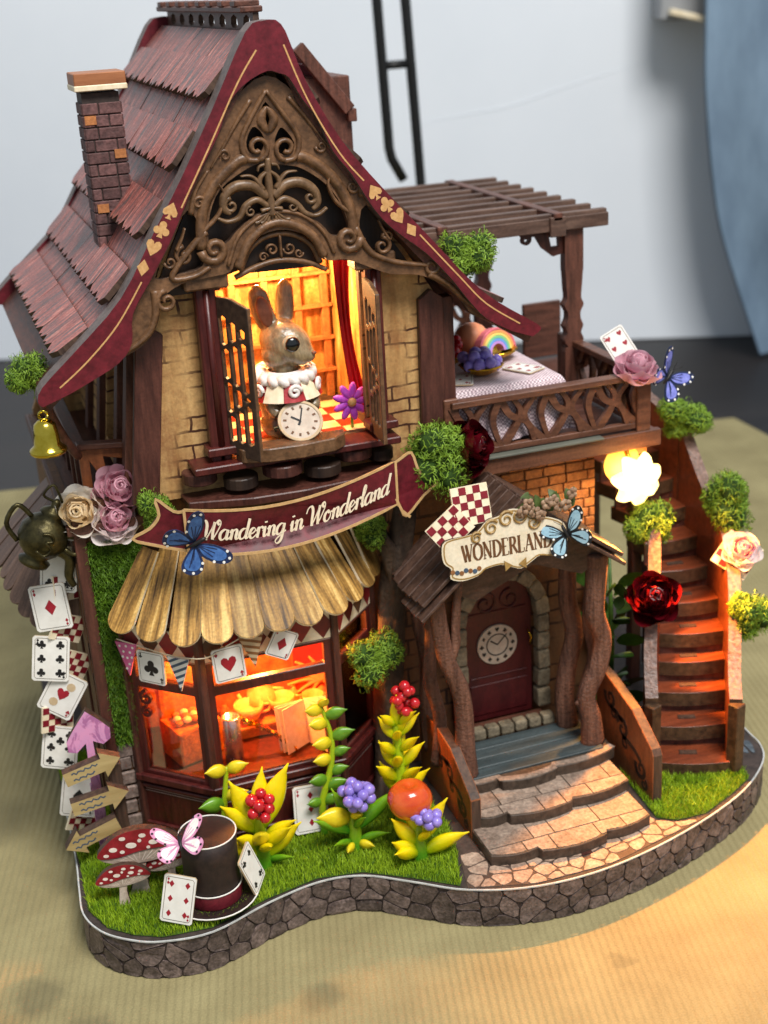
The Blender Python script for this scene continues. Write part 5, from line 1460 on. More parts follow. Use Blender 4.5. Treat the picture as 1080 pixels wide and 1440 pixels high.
stringer(lp, [5.0, 6.4, 8.0, 9.4, 11.2], [ZB, ZB, ZB, ZB, 4.5]).build('stair_wall', [m_tread, m_strail, m_tredge], stc)
for p in (rp[0], lp[0]):
    MB().box((p[0], p[1] - .08, (ZB + 4.75) / 2), (.52, .5, 4.75 - ZB), Matrix.Rotation(.35, 3, 'Z')).build('newel_post', m_tredge, stc, bevel=.04)
MB().box((27.6, 54.2, 14.55), (3.4, 4.0, .4)).build('landing', m_wood_x, stc, bevel=.03)
for p in ((28.6, 48.5), (27.2, 47.5), (28.6, 54)):
    MB().box((p[0], p[1], 6.5), (.5, .5, 9.6)).build('support_post', m_dark, stc, bevel=.03)

# ------------------------------------------------------------------ flower lamp under the balcony
lm = thing('flower_lamp', (24.9, 44, 12.2), 'glowing yellow flower shaped lamp hanging under the balcony corner', 'lamp')
m_pet = M('lit petal', C('ffe9a0'), None, None, 1, (1, 1, 1), .5, 0, emis=(1, .74, .25, 1), es=2.6)
m_lit = M('lit lamp core', C('fff2c0'), None, None, 1, (1, 1, 1), .4, 0, emis=(1, .62, .22, 1), es=160)
lc = V((24.95, 43.55, 13.15))
for i in range(7):
    a = 2 * PI * i / 7 + .3
    u = V((math.cos(a), 0, math.sin(a))); v = V((-math.sin(a), 0, math.cos(a)))
    mb = MB(); k0 = len(mb.v)
    for r_ in range(5):
        for s_ in range(5):
            t, w = r_ / 4, (s_ - 2) / 2
            wd = .4 * math.sin(PI * (.14 + .68 * t)) 
            p = lc + u * (.15 + .98 * t * (1 - .12 * w * w)) + v * w * wd + V((0, -.2 + .22 * t * t - .14 * w * w * t, 0))
            mb.v.append(p)
    for r_ in range(4):
        for s_ in range(4):
            k1 = r_ * 5 + s_; mb.f.append((k1, k1 + 1, k1 + 6, k1 + 5)); mb.m.append(0)
    n_ = len(mb.v); mb.v += [q + V((0, .04, 0)) for q in mb.v[:]]; mb.f += [tuple(n_ + j for j in reversed(f)) for f in mb.f[:]]; mb.m += mb.m[:]
    mb.build('petal', m_pet, lm, True)
MB().ell(lc + V((0, -.25, 0)), (.34, .25, .34), 14).build('bulb', m_lit, lm, True)
MB().plate(ring((lc.x - .35, lc.z + .55), .78), front(44.1), .08).build('back_disc', M('yellow paper disc', C('d8a040'), C('eebb58'), None, 3, (1, 1, 1), .5, .05), lm)
MB().tube([(24.8, 44.1, 14.2), (24.9, 43.9, 13.6), lc], .1, 8).build('stem', m_goldm, lm, True)
l = bpy.data.lights.new('flower_lamp_light', 'SPOT'); l.energy = 4.5; l.color = (1.0, .38, .06); l.shadow_soft_size = .3 * S; l.spot_size = math.radians(156); l.spot_blend = .75
o = bpy.data.objects.new('flower_lamp_light', l); o.location = V((24.95, 43.0, 13.1)) * S; o.rotation_euler = V((.3, -1, -.55)).to_track_quat('-Z', 'Y').to_euler(); COL.objects.link(o)

# ------------------------------------------------------------------ tea table on the balcony
m_cloth = M('pink grey weave', C('d6bec2'), C('ebdcde'), None, 3, (1, 1, 1), .85, 0, speck=.1)
N, L, b = nodes_of(m_cloth)
tc = N.new('ShaderNodeTexCoord'); bt = N.new('ShaderNodeTexChecker'); bt.inputs['Scale'].default_value = 1300
L.new(tc.outputs['Object'], bt.inputs['Vector'])
mx = N.new('ShaderNodeMixRGB'); mx.blend_type = 'MULTIPLY'; mx.inputs[0].default_value = .4; mx.inputs[2].default_value = C('8a7580')
src = b.inputs['Base Color'].links[0].from_socket
mm_ = N.new('ShaderNodeMath'); mm_.operation = 'MULTIPLY'; mm_.inputs[1].default_value = .75; L.new(bt.outputs['Fac'], mm_.inputs[0]); L.new(mm_.outputs[0], mx.inputs[0])
L.new(src, mx.inputs[1]); L.new(mx.outputs[0], b.inputs['Base Color'])
bp = N.new('ShaderNodeBump'); bp.inputs['Strength'].default_value = .5; bp.inputs['Distance'].default_value = .0004; L.new(bt.outputs['Fac'], bp.inputs['Height']); L.new(bp.outputs[0], b.inputs['Normal'])
tt_ = thing('tea_table', (20.1, 47.0, 14.87), 'small tea table hidden under the pink cloth on the balcony', 'table')
MB().box((20.1, 47.0, 17.3), (4.6, 4.3, .2)).build('table_top', m_wood_x, tt_)
for sx in (-1, 1):
    for sy in (-1, 1): MB().box((20.1 + sx * 2.0, 47.0 + sy * 1.9, 16.03), (.3, .3, 2.3)).build('leg', m_wood_z, tt_)
mb = MB()
nx_, ny_ = 26, 26
for i in range(nx_ + 1):
    for j in range(ny_ + 1):
        a, c = -3.65 + 7.3 * i / nx_, -3.5 + 7.0 * j / ny_
        x, y = max(-2.4, min(2.4, a)), max(-2.25, min(2.25, c))
        dx, dy = abs(a) - 2.4, abs(c) - 2.25
        z = 17.45 + .012 * math.sin(a * 3) * math.cos(c * 2.6)
        drop = max(dx, dy, 0) * 1.7
        if drop > 0:
            z -= drop
            k_ = (i if dy > dx else j)
            x += (.18 * math.sin(k_ * 1.1) * drop * .5 + .1 * drop) * (1 if a > 0 else -1) * (dx > dy or True) * (abs(a) > 2.3 or 0)
            y += (.16 * math.sin(k_ * 1.1) * drop * .5 + .1 * drop) * (1 if c > 0 else -1) * (abs(c) > 2.15 or 0)
        mb.v.append(V((20.1 + x, 47.0 + y, max(z, 15.0))))
for i in range(nx_):
    for j in range(ny_):
        k_ = i * (ny_ + 1) + j; mb.f.append((k_, k_ + ny_ + 1, k_ + ny_ + 2, k_ + 1)); mb.m.append(0)
tag(mb.build('table_cloth', m_cloth, None, True), 'pink and grey woven cloth draped over the balcony tea table', 'tablecloth')
m_berry_r = M('red berry gloss', C('a01018'), C('c82028'), None, 3, (1, 1, 1), .15, .03, coat=.6)
m_berry_p = M('purple berry gloss', C('7460bc'), C('a592dc'), None, 3, (1, 1, 1), .3, .03, coat=.3)
def dish(loc, r_, label):
    d = MB().lathe([(r_ * .45, 0), (r_ * .55, .05), (r_ * .9, .2), (r_, .34), (r_ * 1.04, .36), (r_ * .98, .38), (r_ * .85, .24), (r_ * .4, .1)], loc, 20)
    q = cr([(r_ * 1.02 * math.cos(2 * PI * i / 12), r_ * 1.02 * math.sin(2 * PI * i / 12), .36) for i in range(12)], 3, True)
    o = thing('gold_dish', loc, label, 'dish', 'gold dishes on the tea table')
    d.build('bowl', m_goldm, o, True)
    MB().tube([V(loc) + V(p) * (1 + .05 * math.sin(i * 2.1)) for i, p in enumerate(q + q[:1])], .05, 6).build('rim', m_goldm, o, True)
    return o
def berries(name, c, r_, n, spread, m_, label, cat='berries', flatz=.6, parent=None):
    o = thing(name, c, label, cat)
    k_ = 0; pts_ = []
    tries = 0
    while k_ < n and tries < 4000:
        tries += 1
        p = V((U(-1, 1), U(-1, 1), U(-1, 1)))
        if p.length > 1: continue
        p = V((p.x * spread, p.y * spread, p.z * spread * flatz))
        if all((p - q).length > r_ * 1.45 for q in pts_):
            pts_.append(p); k_ += 1
            rr = r_ * U(.88, 1.08)
            MB().ell((0, 0, 0), rr, 14).build('berry', m_, o, True, local=True).location = p * S
    return o
dish((19.7, 46.4, 17.5), .8, 'gold dish holding purple berries on the tea table')
berries('purple_berries', (19.7, 46.4, 18.05), .24, 18, .8, m_berry_p, 'heap of purple berries in the front gold dish', flatz=.35)
dish((19.1, 48.3, 17.5), .6, 'gold dish holding red berries on the tea table')
berries('red_berries', (19.1, 48.3, 18.15), .24, 14, .5, m_berry_r, 'heap of glossy red berries in the small gold dish', flatz=.9)
dish((21.0, 48.3, 17.5), .95, 'gold dish holding the rainbow cake on the tea table')
rc = thing('rainbow_cake', (21.0, 48.3, 17.75), 'half round rainbow striped cake on a gold dish', 'cake')
for i, c_ in enumerate(('b98ad0', '6a9ad8', '7ac08a', 'e8d070', 'e8a060', 'd8707a')):
    r1_, r0_ = .32 + .11 * (i + 1), .32 + .11 * i
    pts_ = [(r1_ * math.cos(PI * k_ / 14), r1_ * math.sin(PI * k_ / 14)) for k_ in range(15)] + [(r0_ * math.cos(PI * k_ / 14), r0_ * math.sin(PI * k_ / 14)) for k_ in reversed(range(15))]
    Pc = frame((21.15, 48.0, 17.8), (.95, .3, 0), (0, .25, 1))
    MB().plate(pts_, Pc, .45).build('rainbow_band', M('icing %d' % i, C(c_), None, None, 4, (1, 1, 1), .5, .1), rc, bevel=.03)
pe = thing('sugar_peach', (20.4, 49.0, 17.5), 'pale orange peach behind the rainbow cake', 'fruit')
m_peach = M('peach', C('d07850'), C('e89a70'), C('e8b090'), 1.2, (1, 1, 1), .45, .1, sss=.1)
MB().ell((20.4, 49.0, 18.2), (.75, .7, .68), 18).build('fruit_body', m_peach, pe, True)
for i, (x, y, a, kd, n, lb) in enumerate(((21.4, 46.2, .5, 'heart', 6, 'playing card lying right of the purple berries on the tea table'), (18.6, 45.9, -.4, 'diamond', 5, 'playing card lying at the left front corner of the tea table'))):
    r = thing('playing_card', (x, y, 17.53), lb, 'card'); card(r, 1.0, 1.4, kd, n, t=.05)
    r.rotation_euler = (math.radians(-90), 0, a)
r = thing('playing_card', (25.3, 45.6, 18.0), 'playing card leaning behind the pink rose on the balcony corner', 'card'); card(r, 1.0, 1.45, 'heart', 6, t=.06)
r.rotation_euler = (math.radians(-25), math.radians(-28), math.radians(-10))
# ------------------------------------------------------------------ porch sign
sg = thing('porch_sign', (18.0, 40.6, 11.7), 'cream plaque with brown capitals and scroll ornaments above the front door', 'sign')
SP = frame((18.0, 40.55, 12.85), (1, 0, -.04), (0, .12, 1))
so = [(-2.35, .45), (-2.5, .1), (-2.45, -.35), (-2.2, -.6), (-2.25, -.95), (-1.8, -1.1), (-1.2, -1.0), (-.9, -.8), (-.3, -.72), (.1, -.85), (.5, -.98), (.9, -.8), (1.3, -.6), (1.9, -.7), (2.3, -.45), (2.45, 0), (2.3, .5), (1.7, .8), (1.1, .85), (.7, 1.2), (.2, 1.3), (-.25, 1.1), (-.7, 1.0), (-1.1, .65), (-1.6, .55)]
m_plaq = M('cream plaque print', C('d2c4a6'), C('e6dbc4'), C('efe8d8'), 1.2, (1, 1, 1), .5, .08, speck=.08)
MB().plate(list(reversed(cr(so, 3, True))), SP, .14, ms=1).build('plaque', [m_plaq, m_edge], sg)
m_bink = M('brown ink line', C('5a3a20'), C('6e4a2c'), None, 4, (1, 1, 1), .5, 0)
m_oink = M('ochre scroll print', C('8a6a38'), C('a5854c'), None, 5, (1, 1, 1), .45, 0)
o = write(MB(), 'WONDERLAND', CAPS, lambda a, c, h=0: SP(-1.75 + a, -.42 + c + .03 * a, h), .62, .1, h=.012, t=.01, total=3.55).build('lettering', m_bink, sg); o['kind'] = 'stuff'
mb = MB()
q = cr(so, 3, True); mb.stroke([(x * .965, y * .94) for x, y in q + q[:1]], .05, SP, .01, h=.01); mb.build('border_line', m_oink, sg)
for cx_, cz_, r_, s_ in ((.05, .95, .32, 1), (.55, 1.0, .3, -1), (-.55, .72, .3, 1), (1.1, .68, .26, -1), (-1.15, .42, .22, 1)):
    MB().stroke(spiral((cx_, cz_), r_, .06, PI * .2, s_ * 1.4), tap(17, .1, .05), SP, .04, h=.05, dome=.03).build('scroll', m_oink, sg)
for cx_, cz_ in ((.15, -.78), (.42, -.78)):
    MB().plate([(cx_, cz_), (cx_ + (.3 if cx_ > .3 else -.3), cz_ + .2), (cx_ + (.28 if cx_ > .3 else -.28), cz_ - .2)], SP, .04, h=.05).build('bow', m_oink, sg)
for i in range(7):
    MB().plate(ring((-2.15 + i * .17, -.72 - .04 * (i % 3)), .09, 8), SP, .02, h=.02).build('flower_print', m_blu if i % 2 else m_brn, sg)
# chequered card pieces beside the sign
m_chr = M('chequer red', C('6e1420'), C('861c28'), None, 4, (1, 1, 1), .45, .03)
def chequer(pos, xd, zd, n, m2, s_, label, tile=.27):
    r = thing('chequer_board', pos, label, 'board')
    r.rotation_euler = Matrix((V(xd).normalized(), (V(zd).cross(V(xd))).normalized(), V(zd).normalized())).transposed().to_euler()
    MB().box((0, .05, 0), (n * tile + .06, .1, m2 * tile + .06)).build('backing', m_cream, r, local=True)
    for i in range(n):
        for j in range(m2):
            if (i + j) % 2: MB().box(((i - (n - 1) / 2) * tile, -.008, (j - (m2 - 1) / 2) * tile), (tile, .02, tile)).build('tile', m_chr, r, local=True)
    return r
chequer((16.85, 40.95, 14.45), (1, 0, .02), (0, .3, 1), 5, 5, 1, 'upright red and white chequer board tucked behind the porch sign')
chequer((15.95, 40.8, 13.75), (.8, 0, .6), (-.6, .3, .8), 5, 4, 1, 'tilted red and white chequer board at the left end of the porch sign')
# blossom garland along the top of the sign
gl_ = thing('blossom_garland', (19.3, 40.6, 13.6), 'garland of brownish blossoms and green leaves on top of the porch sign', 'garland')
m_blos = M('faded blossom', C('7a5c48'), C('a58a70'), C('c0a890'), 5, (1, 1, 1), .6, .3, speck=.3)
m_leafd = M('olive leaf', C('35421c'), C('566630'), None, 4, (1, 1, 1), .5, .2)
for i in range(9):
    x = 18.6 + i * .25; z = 14.0 + .28 * math.sin(i * 1.7) + (.15 if i > 5 else 0)
    for j in range(5):
        a = 2 * PI * j / 5 + i
        MB().ell((x + .13 * math.cos(a), 40.5 + U(-.06, .06), z + .13 * math.sin(a)), (.12, .06, .12), 8).build('petal', m_blos, gl_, True)
def leaf2(L_, W_, n=6, bend=.15):
    mb = MB()
    for i in range(n + 1):
        t = i / n; w = W_ * math.sin(PI * min(t * .92 + .06, 1)) ** .8 * .5
        for s_ in (-1, 0, 1): mb.v.append(V((s_ * w, bend * L_ * t * t - (.12 * w if s_ == 0 else 0), t * L_)))
    for i in range(n):
        for j in (0, 1): k_ = i * 3 + j; mb.f.append((k_, k_ + 1, k_ + 4, k_ + 3)); mb.m.append(0)
    k_ = len(mb.v); mb.v += [v + V((0, .03, 0)) for v in mb.v[:]]; mb.f += [tuple(k_ + j for j in reversed(f)) for f in mb.f[:]]; mb.m += mb.m[:]
    return mb
lf0 = None
for i in range(10):
    o = leaf2(.7, .38).build('leaf', m_leafd, gl_, True, local=True) if lf0 is None else lf0.copy()
    if lf0 is None: lf0 = o
    else: COL.objects.link(o); o.parent = gl_
    o.location = (V((18.4 + i * .26, 40.72, 13.8 + U(-.1, .25))) - V((19.3, 40.6, 13.6))) * S
    o.rotation_euler = (U(-.6, .4), U(-1.2, 1.2), U(-.4, .4))

# ------------------------------------------------------------------ roses
def petal_mesh(name, m_):
    mb = MB(); nu, nv = 7, 6
    for i in range(nv + 1):
        t = i / nv
        wd = .62 * math.sin(PI * (.16 + .62 * t)) 
        for j in range(nu + 1):
            w = (j / nu - .5) * 2
            z = t * (1 - .16 * abs(w) ** 2.5) + (.08 * math.cos(w * PI / 2) if i == nv else 0)
            y = -.28 * math.sin(t * PI * .8) * (1 - .3 * w * w) + .34 * w * w * (1 - .4 * t) + .30 * max(0, t - .6) ** 1.2 * 1.6
            mb.v.append(V((w * wd, -y, z)))
    for i in range(nv):
        for j in range(nu): k_ = i * (nu + 1) + j; mb.f.append((k_, k_ + 1, k_ + nu + 2, k_ + nu + 1)); mb.m.append(0)
    o = mb.build(name, m_, None, True, local=True); me = o.data; bpy.data.objects.remove(o); return me
def rose(pos, facing, r_, m_in_, m_out, label, spin=0.0, cup_=1.0):
    root = thing('rose', pos, label, 'rose', 'resin roses')
    f = V(facing).normalized()
    root.rotation_euler = f.to_track_quat('Z', 'Y').to_euler()
    mi, mo = petal_mesh('petal_inner', m_in_), petal_mesh('petal_outer', m_out)
    for ring_, (n, tilt, sc_, rad, dz, me) in enumerate(((3, .15, .6, .05, .12, mi), (4, .5, .68, .12, .08, mi), (5, .85, .84, .2, .02, mi), (5, 1.18 * cup_, 1.0, .26, -.08, mo), (5, 1.42 * cup_, 1.12, .3, -.16, mo))):
        for i in range(n):
            a = 2 * PI * i / n + ring_ * .55 + spin
            o = bpy.data.objects.new('petal', me); COL.objects.link(o); o.parent = root
            s_ = sc_ * r_ * U(.94, 1.06)
            o.scale = (s_ * .95, s_, s_)
            o.location = V((rad * .6 * r_ * math.cos(a), rad * .6 * r_ * math.sin(a), dz * r_)) * S
            o.rotation_euler = (Matrix.Rotation(a + PI / 2, 3, 'Z') @ Matrix.Rotation(-tilt + U(-.06, .06), 3, 'X')).to_euler()
    mb = MB(); q = spiral((0, 0), .26 * r_, .04 * r_, 0, 2.2, 26)
    mb.stroke(q, .05 * r_, lambda a, c, h=0: V((a, c, h)), .62 * r_, h=.66 * r_); mb.build('bud', m_in_, root, True, local=True)
    return root
m_rcream = M('cream rose', C('ecd2a0'), C('f5e6ca'), C('f8f2e4'), 1.5, (1, 1, 1), .7, .0)
m_rcream2 = M('cream rose outer', C('f8f0e2'), C('fdf9f2'), None, 1.5, (1, 1, 1), .7, .0)
m_rpink = M('pink rose', C('dca6b6'), C('ecc4ce'), None, 1.5, (1, 1, 1), .7, .0)
m_rpale = M('pale rose', C('f4e8e8'), C('fcf6f6'), None, 1.5, (1, 1, 1), .7, .0)
m_rred = M('dark red rose', C('35040a'), C('5a0a14'), None, 1.5, (1, 1, 1), .22, .05, coat=.5)
for m in (m_rcream, m_rcream2, m_rpink, m_rpale):          # thin resin petals let light through
    N, L, b = nodes_of(m)
    b.inputs['Specular IOR Level'].default_value = .15
    tl0 = N.new('ShaderNodeBsdfTranslucent'); ms0 = N.new('ShaderNodeMixShader'); ms0.inputs[0].default_value = .45
    L.new(b.inputs['Base Color'].links[0].from_socket, tl0.inputs[0])
    L.new(b.outputs[0], ms0.inputs[1]); L.new(tl0.outputs[0], ms0.inputs[2]); L.new(ms0.outputs[0], N['Material Output'].inputs[0])
rose((3.75, 45.5, 14.95), (-.25, -.85, .45), 1.12, m_rcream, m_rcream2, 'cream rose at the left of the ledge bouquet', .2)
rose((5.2, 45.6, 15.5), (.05, -.8, .6), 1.05, m_rpink, m_rpink, 'pink rose on top of the ledge bouquet', .5)
rose((4.85, 45.2, 14.5), (.1, -.75, .6), 1.0, m_rpink, m_rpale, 'mauve rose with white outer petals below in the ledge bouquet', .9)
rose((17.9, 43.7, 15.6), (.5, -.75, .35), 1.15, m_rred, m_rred, 'dark red rose at the left end of the balcony fascia', .3)
rose((25.05, 42.2, 8.5), (-.3, -.75, .6), 1.2, m_rred, m_rred, 'large dark red rose on the left stair rail', .1)
rose((25.25, 44.2, 17.35), (.0, -.35, .95), 1.0, m_rpink, m_rpink, 'pale pink rose on the balcony corner post', .3)
chequer((29.35, 42.95, 9.25), (.85, -.3, .1), (.1, .55, .8), 5, 5, 1, 'red and white chequer board on the right stair rail', .3).rotation_euler.rotate_axis('Y', .75)
rose((29.35, 42.7, 9.5), (-.2, -.65, .75), .9, m_rpink, m_rpale, 'pink and white rose glued to the stair chequer board', .6)

# ------------------------------------------------------------------ moss clumps
m_moss = M('preserved moss', C('4c6c12'), C('88a830'), C('aac24a'), 3, (1, 1, 1), .6, 0, speck=0)
m_mossd = M('moss core', C('1e3208'), C('34520f'), None, 4, (1, 1, 1), .9, .4)
def moss_mesh(seed, n=2600):
    rs = random.Random(seed); fib = MB(); core = MB()
    blobs = [(V((rs.uniform(-.55, .55), rs.uniform(-.4, .4), rs.uniform(-.5, .5))), rs.uniform(.25, .52)) for _ in range(11)]
    for c, r_ in blobs:
        core.ell(c, r_ * .86, 10)
    for i in range(n):
        c, r_ = rs.choice(blobs)
        d = V((rs.gauss(0, 1), rs.gauss(0, 1), rs.gauss(0, 1))).normalized()
        p = c + d * r_ * (rs.uniform(.84, 1.06) if rs.random() > .12 else rs.uniform(1.05, 1.35))
        t = d.cross(V((rs.gauss(0, 1), rs.gauss(0, 1), rs.gauss(0, 1)))).normalized()
        L_ = rs.uniform(.06, .2); w = rs.uniform(.008, .02); s_ = d.cross(t)
        k_ = len(fib.v)
        for j in range(4):
            u = j / 3; q = p + t * L_ * (u - .5) * 1.4 + d * (.13 * math.sin(PI * u)) + s_ * .05 * math.sin(u * 5)
            fib.v += [q - s_ * w, q + s_ * w]
        for j in range(3): fib.f.append((k_ + j * 2, k_ + j * 2 + 1, k_ + j * 2 + 3, k_ + j * 2 + 2)); fib.m.append(0)
    return fib, core
mvar = []
for sd in (1, 2, 3, 4, 5):
    f_, c_ = moss_mesh(sd)
    a = f_.build('moss_fibre', m_moss, None, True, local=True); c2 = c_.build('moss_core', m_mossd, None, True, local=True)
    mvar.append((a.data, c2.data)); bpy.data.objects.remove(a); bpy.data.objects.remove(c2)
def moss(pos, r_, label, v=0, sc_=(1, 1, 1)):
    o = thing('moss_clump', pos, label, 'moss', 'green moss clumps')
    o.scale = tuple(.92 * r_ * q for q in sc_); o.rotation_euler = (U(0, 6), U(0, 6), U(0, 6)) if sc_ == (1, 1, 1) else (0, 0, U(-.5, .5))
    for nm, me in zip(('moss_fibre', 'moss_core'), mvar[v]):
        c = bpy.data.objects.new(nm, me); COL.objects.link(c); c.parent = o
        if nm == 'moss_fibre': c['kind'] = 'stuff'
    return o
moss((6.25, 44.3, 15.0), .95, 'green moss clump right of the ledge bouquet roses', 0, (.8, .8, 1.15))
moss((2.7, 46.5, 19.9), .95, 'green moss clump under the left eave above the bell', 1, (.9, .9, 1.1))
moss((18.5, 44.6, 22.4), 1.15, 'green moss clump on the right roof slope by the pergola', 3, (1.0, .9, 1.05))
moss((16.7, 43.5, 15.5), 1.25, 'green moss clump between the window ledge and the dark red balcony rose', 4, (1.1, .9, 1.2))
moss((13.6, 43.3, 7.9), 1.15, 'green moss clump on the tree trunk beside the shop window', 3, (1.15, .9, 1.0))
moss((14.0, 44.1, 12.9), .8, 'dim green moss clump on the trunk under the banner', 2, (1, .8, 1))
moss((29.6, 47.6, 13.8), 1.15, 'green moss clump at the top of the right stair rail', 0, (1.2, .9, 1.0))
moss((25.75, 44.0, 10.9), 1.15, 'green moss clump below the flower lamp on the left stair rail', 1, (1.0, .9, 1.15))
moss((29.8, 44.4, 11.0), 1.25, 'green moss clump above the chequer board on the right stair rail', 4, (.95, .9, 1.2))
moss((29.0, 41.2, 7.4), 1.2, 'green moss clump below the chequer board on the right stair rail', 0, (1.05, .9, 1.1))

# ------------------------------------------------------------------ butterflies
def butterfly(pos, xd, zd, s_, cols, label, fold=.35):
    """local XY is the wing plane, Z up from it."""
    m_a, m_b, m_c = cols
    root = thing('butterfly', pos, label, 'butterfly', 'butterflies')
    look(root, xd, zd); root.scale = (s_,) * 3
    fw = [(.05, .05), (.35, .55), (.8, .9), (1.05, .85), (1.08, .6), (.9, .3), (.5, .0), (.1, -.02)]
    hw = [(.06, -.02), (.5, -.02), (.85, -.15), (.95, -.45), (.75, -.75), (.5, -.8), (.25, -.5)]
    for sd in (-1, 1):
        for nm, sh_ in (('fore_wing', fw), ('hind_wing', hw)):
            c_, s2 = math.cos(fold), math.sin(fold)
            P = lambda a, b_, h=0, sd=sd: V((sd * a * c_ - sd * h * s2, b_, a * s2 + h * c_))
            out = cr(sh_, 3, True)
            if sd < 0: out = list(reversed(out))
            w_ = MB().plate(out, P, .04, h=.02).build(nm, m_a, root, local=True)
            cx_ = sum(p[0] for p in out) / len(out); cy_ = sum(p[1] for p in out) / len(out)
            inner = [(cx_ * .94 + (p[0] - cx_) * .74, cy_ * .94 + (p[1] - cy_) * .74) for p in out]
            MB().plate(inner, P, .01, h=.032).build('wing_patch', m_b, w_, local=True)
            for k_ in range(3):
                t = (k_ + 1) / 4
                e = (cx_ * (.35 + .5 * t), cy_ * (.2 + .9 * t))
                MB().stroke([(.1, cy_ * .1), (cx_ * 1.0 + (t - .5) * .3, cy_ * 1.1 - (t - .5) * .5)], .03, P, .005, h=.04).build('vein', m_a, w_, local=True)
            for k_ in range(4):
                p = out[int(len(out) * (.25 + .13 * k_))]
                MB().plate(ring((p[0] * .93, p[1] * .93), .05, 8), P, .005, h=.045).build('wing_spot', m_c, w_, local=True)
    MB().tube([(0, -.35, .05), (0, 0, .1), (0, .3, .08), (0, .42, .08)], [.03, .07, .08, .05], 8).build('body', m_ink, root, True, local=True)
    for sd in (-1, 1): MB().tube([(0, .4, .1), (sd * .12, .6, .2), (sd * .22, .75, .25)], .012, 5).build('antenna', m_ink, root, True, local=True)
    return root
bc_ = lambda n, a, b2: M(n, C(a), C(b2), None, 5, (1, 1, 1), .4, .05)
b_blue, b_pale, b_purp, b_pink, b_wht = bc_('wing blue', '2a4a80', '4a74b0'), bc_('wing pale blue', '7fa5b8', 'a5c4d0'), bc_('wing violet', '5c62b0', '8a8fd8'), bc_('wing pink', 'c77aa0', 'e0a8c4'), bc_('wing white', 'd8d4cc', 'efece6')
b_navy, b_blk = bc_('wing navy', '141c34', '22305a'), bc_('wing black', '141416', '222226')
butterfly((7.05, 41.85, 14.55), (.45, -.1, -.9), (-.45, -.85, .3), 1.05, (b_navy, b_blue, b_wht), 'blue spotted butterfly on the left of the ribbon banner', .35)
butterfly((20.3, 40.35, 12.9), (.85, -.3, .45), (-.2, -.9, .3), .88, (b_blk, b_pale, b_wht), 'black and pale blue butterfly on the right end of the porch sign', .25)
butterfly((26.6, 44.2, 16.9), (.6, .1, -.75), (-.2, -.75, .6), .95, (b_navy, b_purp, b_wht), 'violet butterfly perched on the balcony corner', .3)
# ------------------------------------------------------------------ bell
bl = thing('gold_bell', (2.85, 43.35, 18.0), 'shiny gold bell hanging from the left eave tip', 'bell')
m_brass = M('polished brass', C('b59a2a'), C('d8c050'), None, 2, (1, 1, 1), .16, .03, metal=1.0)
BZ = lambda r_, z: (r_ * .88, 18.05 + (z - 17.75) * .82)
MB().lathe([BZ(*q) for q in [(.62, 17.75), (.66, 17.85), (.6, 18.0), (.5, 18.1), (.46, 18.6), (.4, 18.95), (.25, 19.1), (.1, 19.15), (.0, 19.16)]], (2.85, 43.35, 0), 22).build('bell_body', m_brass, bl, True)
MB().lathe([BZ(*q) for q in [(.63, 17.72), (.7, 17.8), (.7, 17.9), (.6, 18.0)]], (2.85, 43.35, 0), 22, cap=False).build('bell_lip', m_brass, bl, True)
MB().tube([(2.85 + .15 * math.cos(t), 43.35, 19.33 + .15 * math.sin(t)) for t in [2 * PI * i / 10 for i in range(11)]], .045, 6).build('hanging_loop', m_brass, bl, True)
MB().ell((2.85, 43.35, 18.02), .12, 10).build('clapper', m_brass, bl, True)
# ------------------------------------------------------------------ bronze teapot charm
tp = thing('teapot_charm', (2.4, 45.6, 13.2), 'tilted bronze teapot charm hanging at the left corner', 'teapot')
m_brz = M('aged bronze', C('2c2818'), C('5a5232'), C('7a7048'), 2.5, (1, 1, 1), .38, .2, metal=.75)
R = Matrix.Rotation(math.radians(28), 3, 'Y') 
tl_ = lambda x, y, z: V((2.35, 45.6, 14.25)) + R @ (V((x, y, z)) * 1.25)
MB().lathe([(r_ * 1.25, z * 1.25) for r_, z in [(.3, -.9), (.42, -.85), (.46, -.72), (.3, -.62), (.55, -.4), (.72, -.1), (.7, .25), (.5, .55), (.3, .68), (.36, .75), (.3, .85), (.12, .95), (.14, 1.1), (.05, 1.2)]], (2.35, 45.6, 14.25), 22, R=R).build('pot', m_brz, tp, True)
MB().tube(cr([tuple(tl_(.55, -.1, -.2)), tuple(tl_(.9, -.15, -.35)), tuple(tl_(1.05, -.15, -.85)), tuple(tl_(1.3, -.15, -1.1))], 4), [.24 - .01 * i for i in range(13)], 10).build('spout', m_brz, tp, True)
MB().tube(cr([tuple(tl_(-.5, 0, .5)), tuple(tl_(-1.0, 0, .7)), tuple(tl_(-1.1, 0, .1)), tuple(tl_(-.65, 0, -.3))], 4), .09, 8).build('handle', m_brz, tp, True)
MB().tube(cr([tuple(tl_(.5, -.3, .3)), tuple(tl_(.95, -.4, .35)), tuple(tl_(.95, -.4, -.1)), tuple(tl_(.6, -.4, -.05))], 4), .08, 8).build('curl', m_brz, tp, True)
mb = MB(); Pq = lambda a, c, h=0: tl_(a, -.74 - h + .5 * a * a, c)
mb.stroke(cr([(-.2, .3), (.05, .35), (.15, .18), (-.02, .08), (.18, -.08), (.05, -.3), (-.2, -.22)], 4), .07, Pq, .06, h=.02, dome=.02); mb.build('embossed_scroll', m_brz, tp, True)
MB().tube(cr([tuple(tl_(0, 0, 1.1)), (2.6, 45.6, 15.8), (3.0, 45.6, 16.1), (3.2, 45.6, 15.4)], 5), .05, 6).build('hanging_wire', m_brz, tp, True)
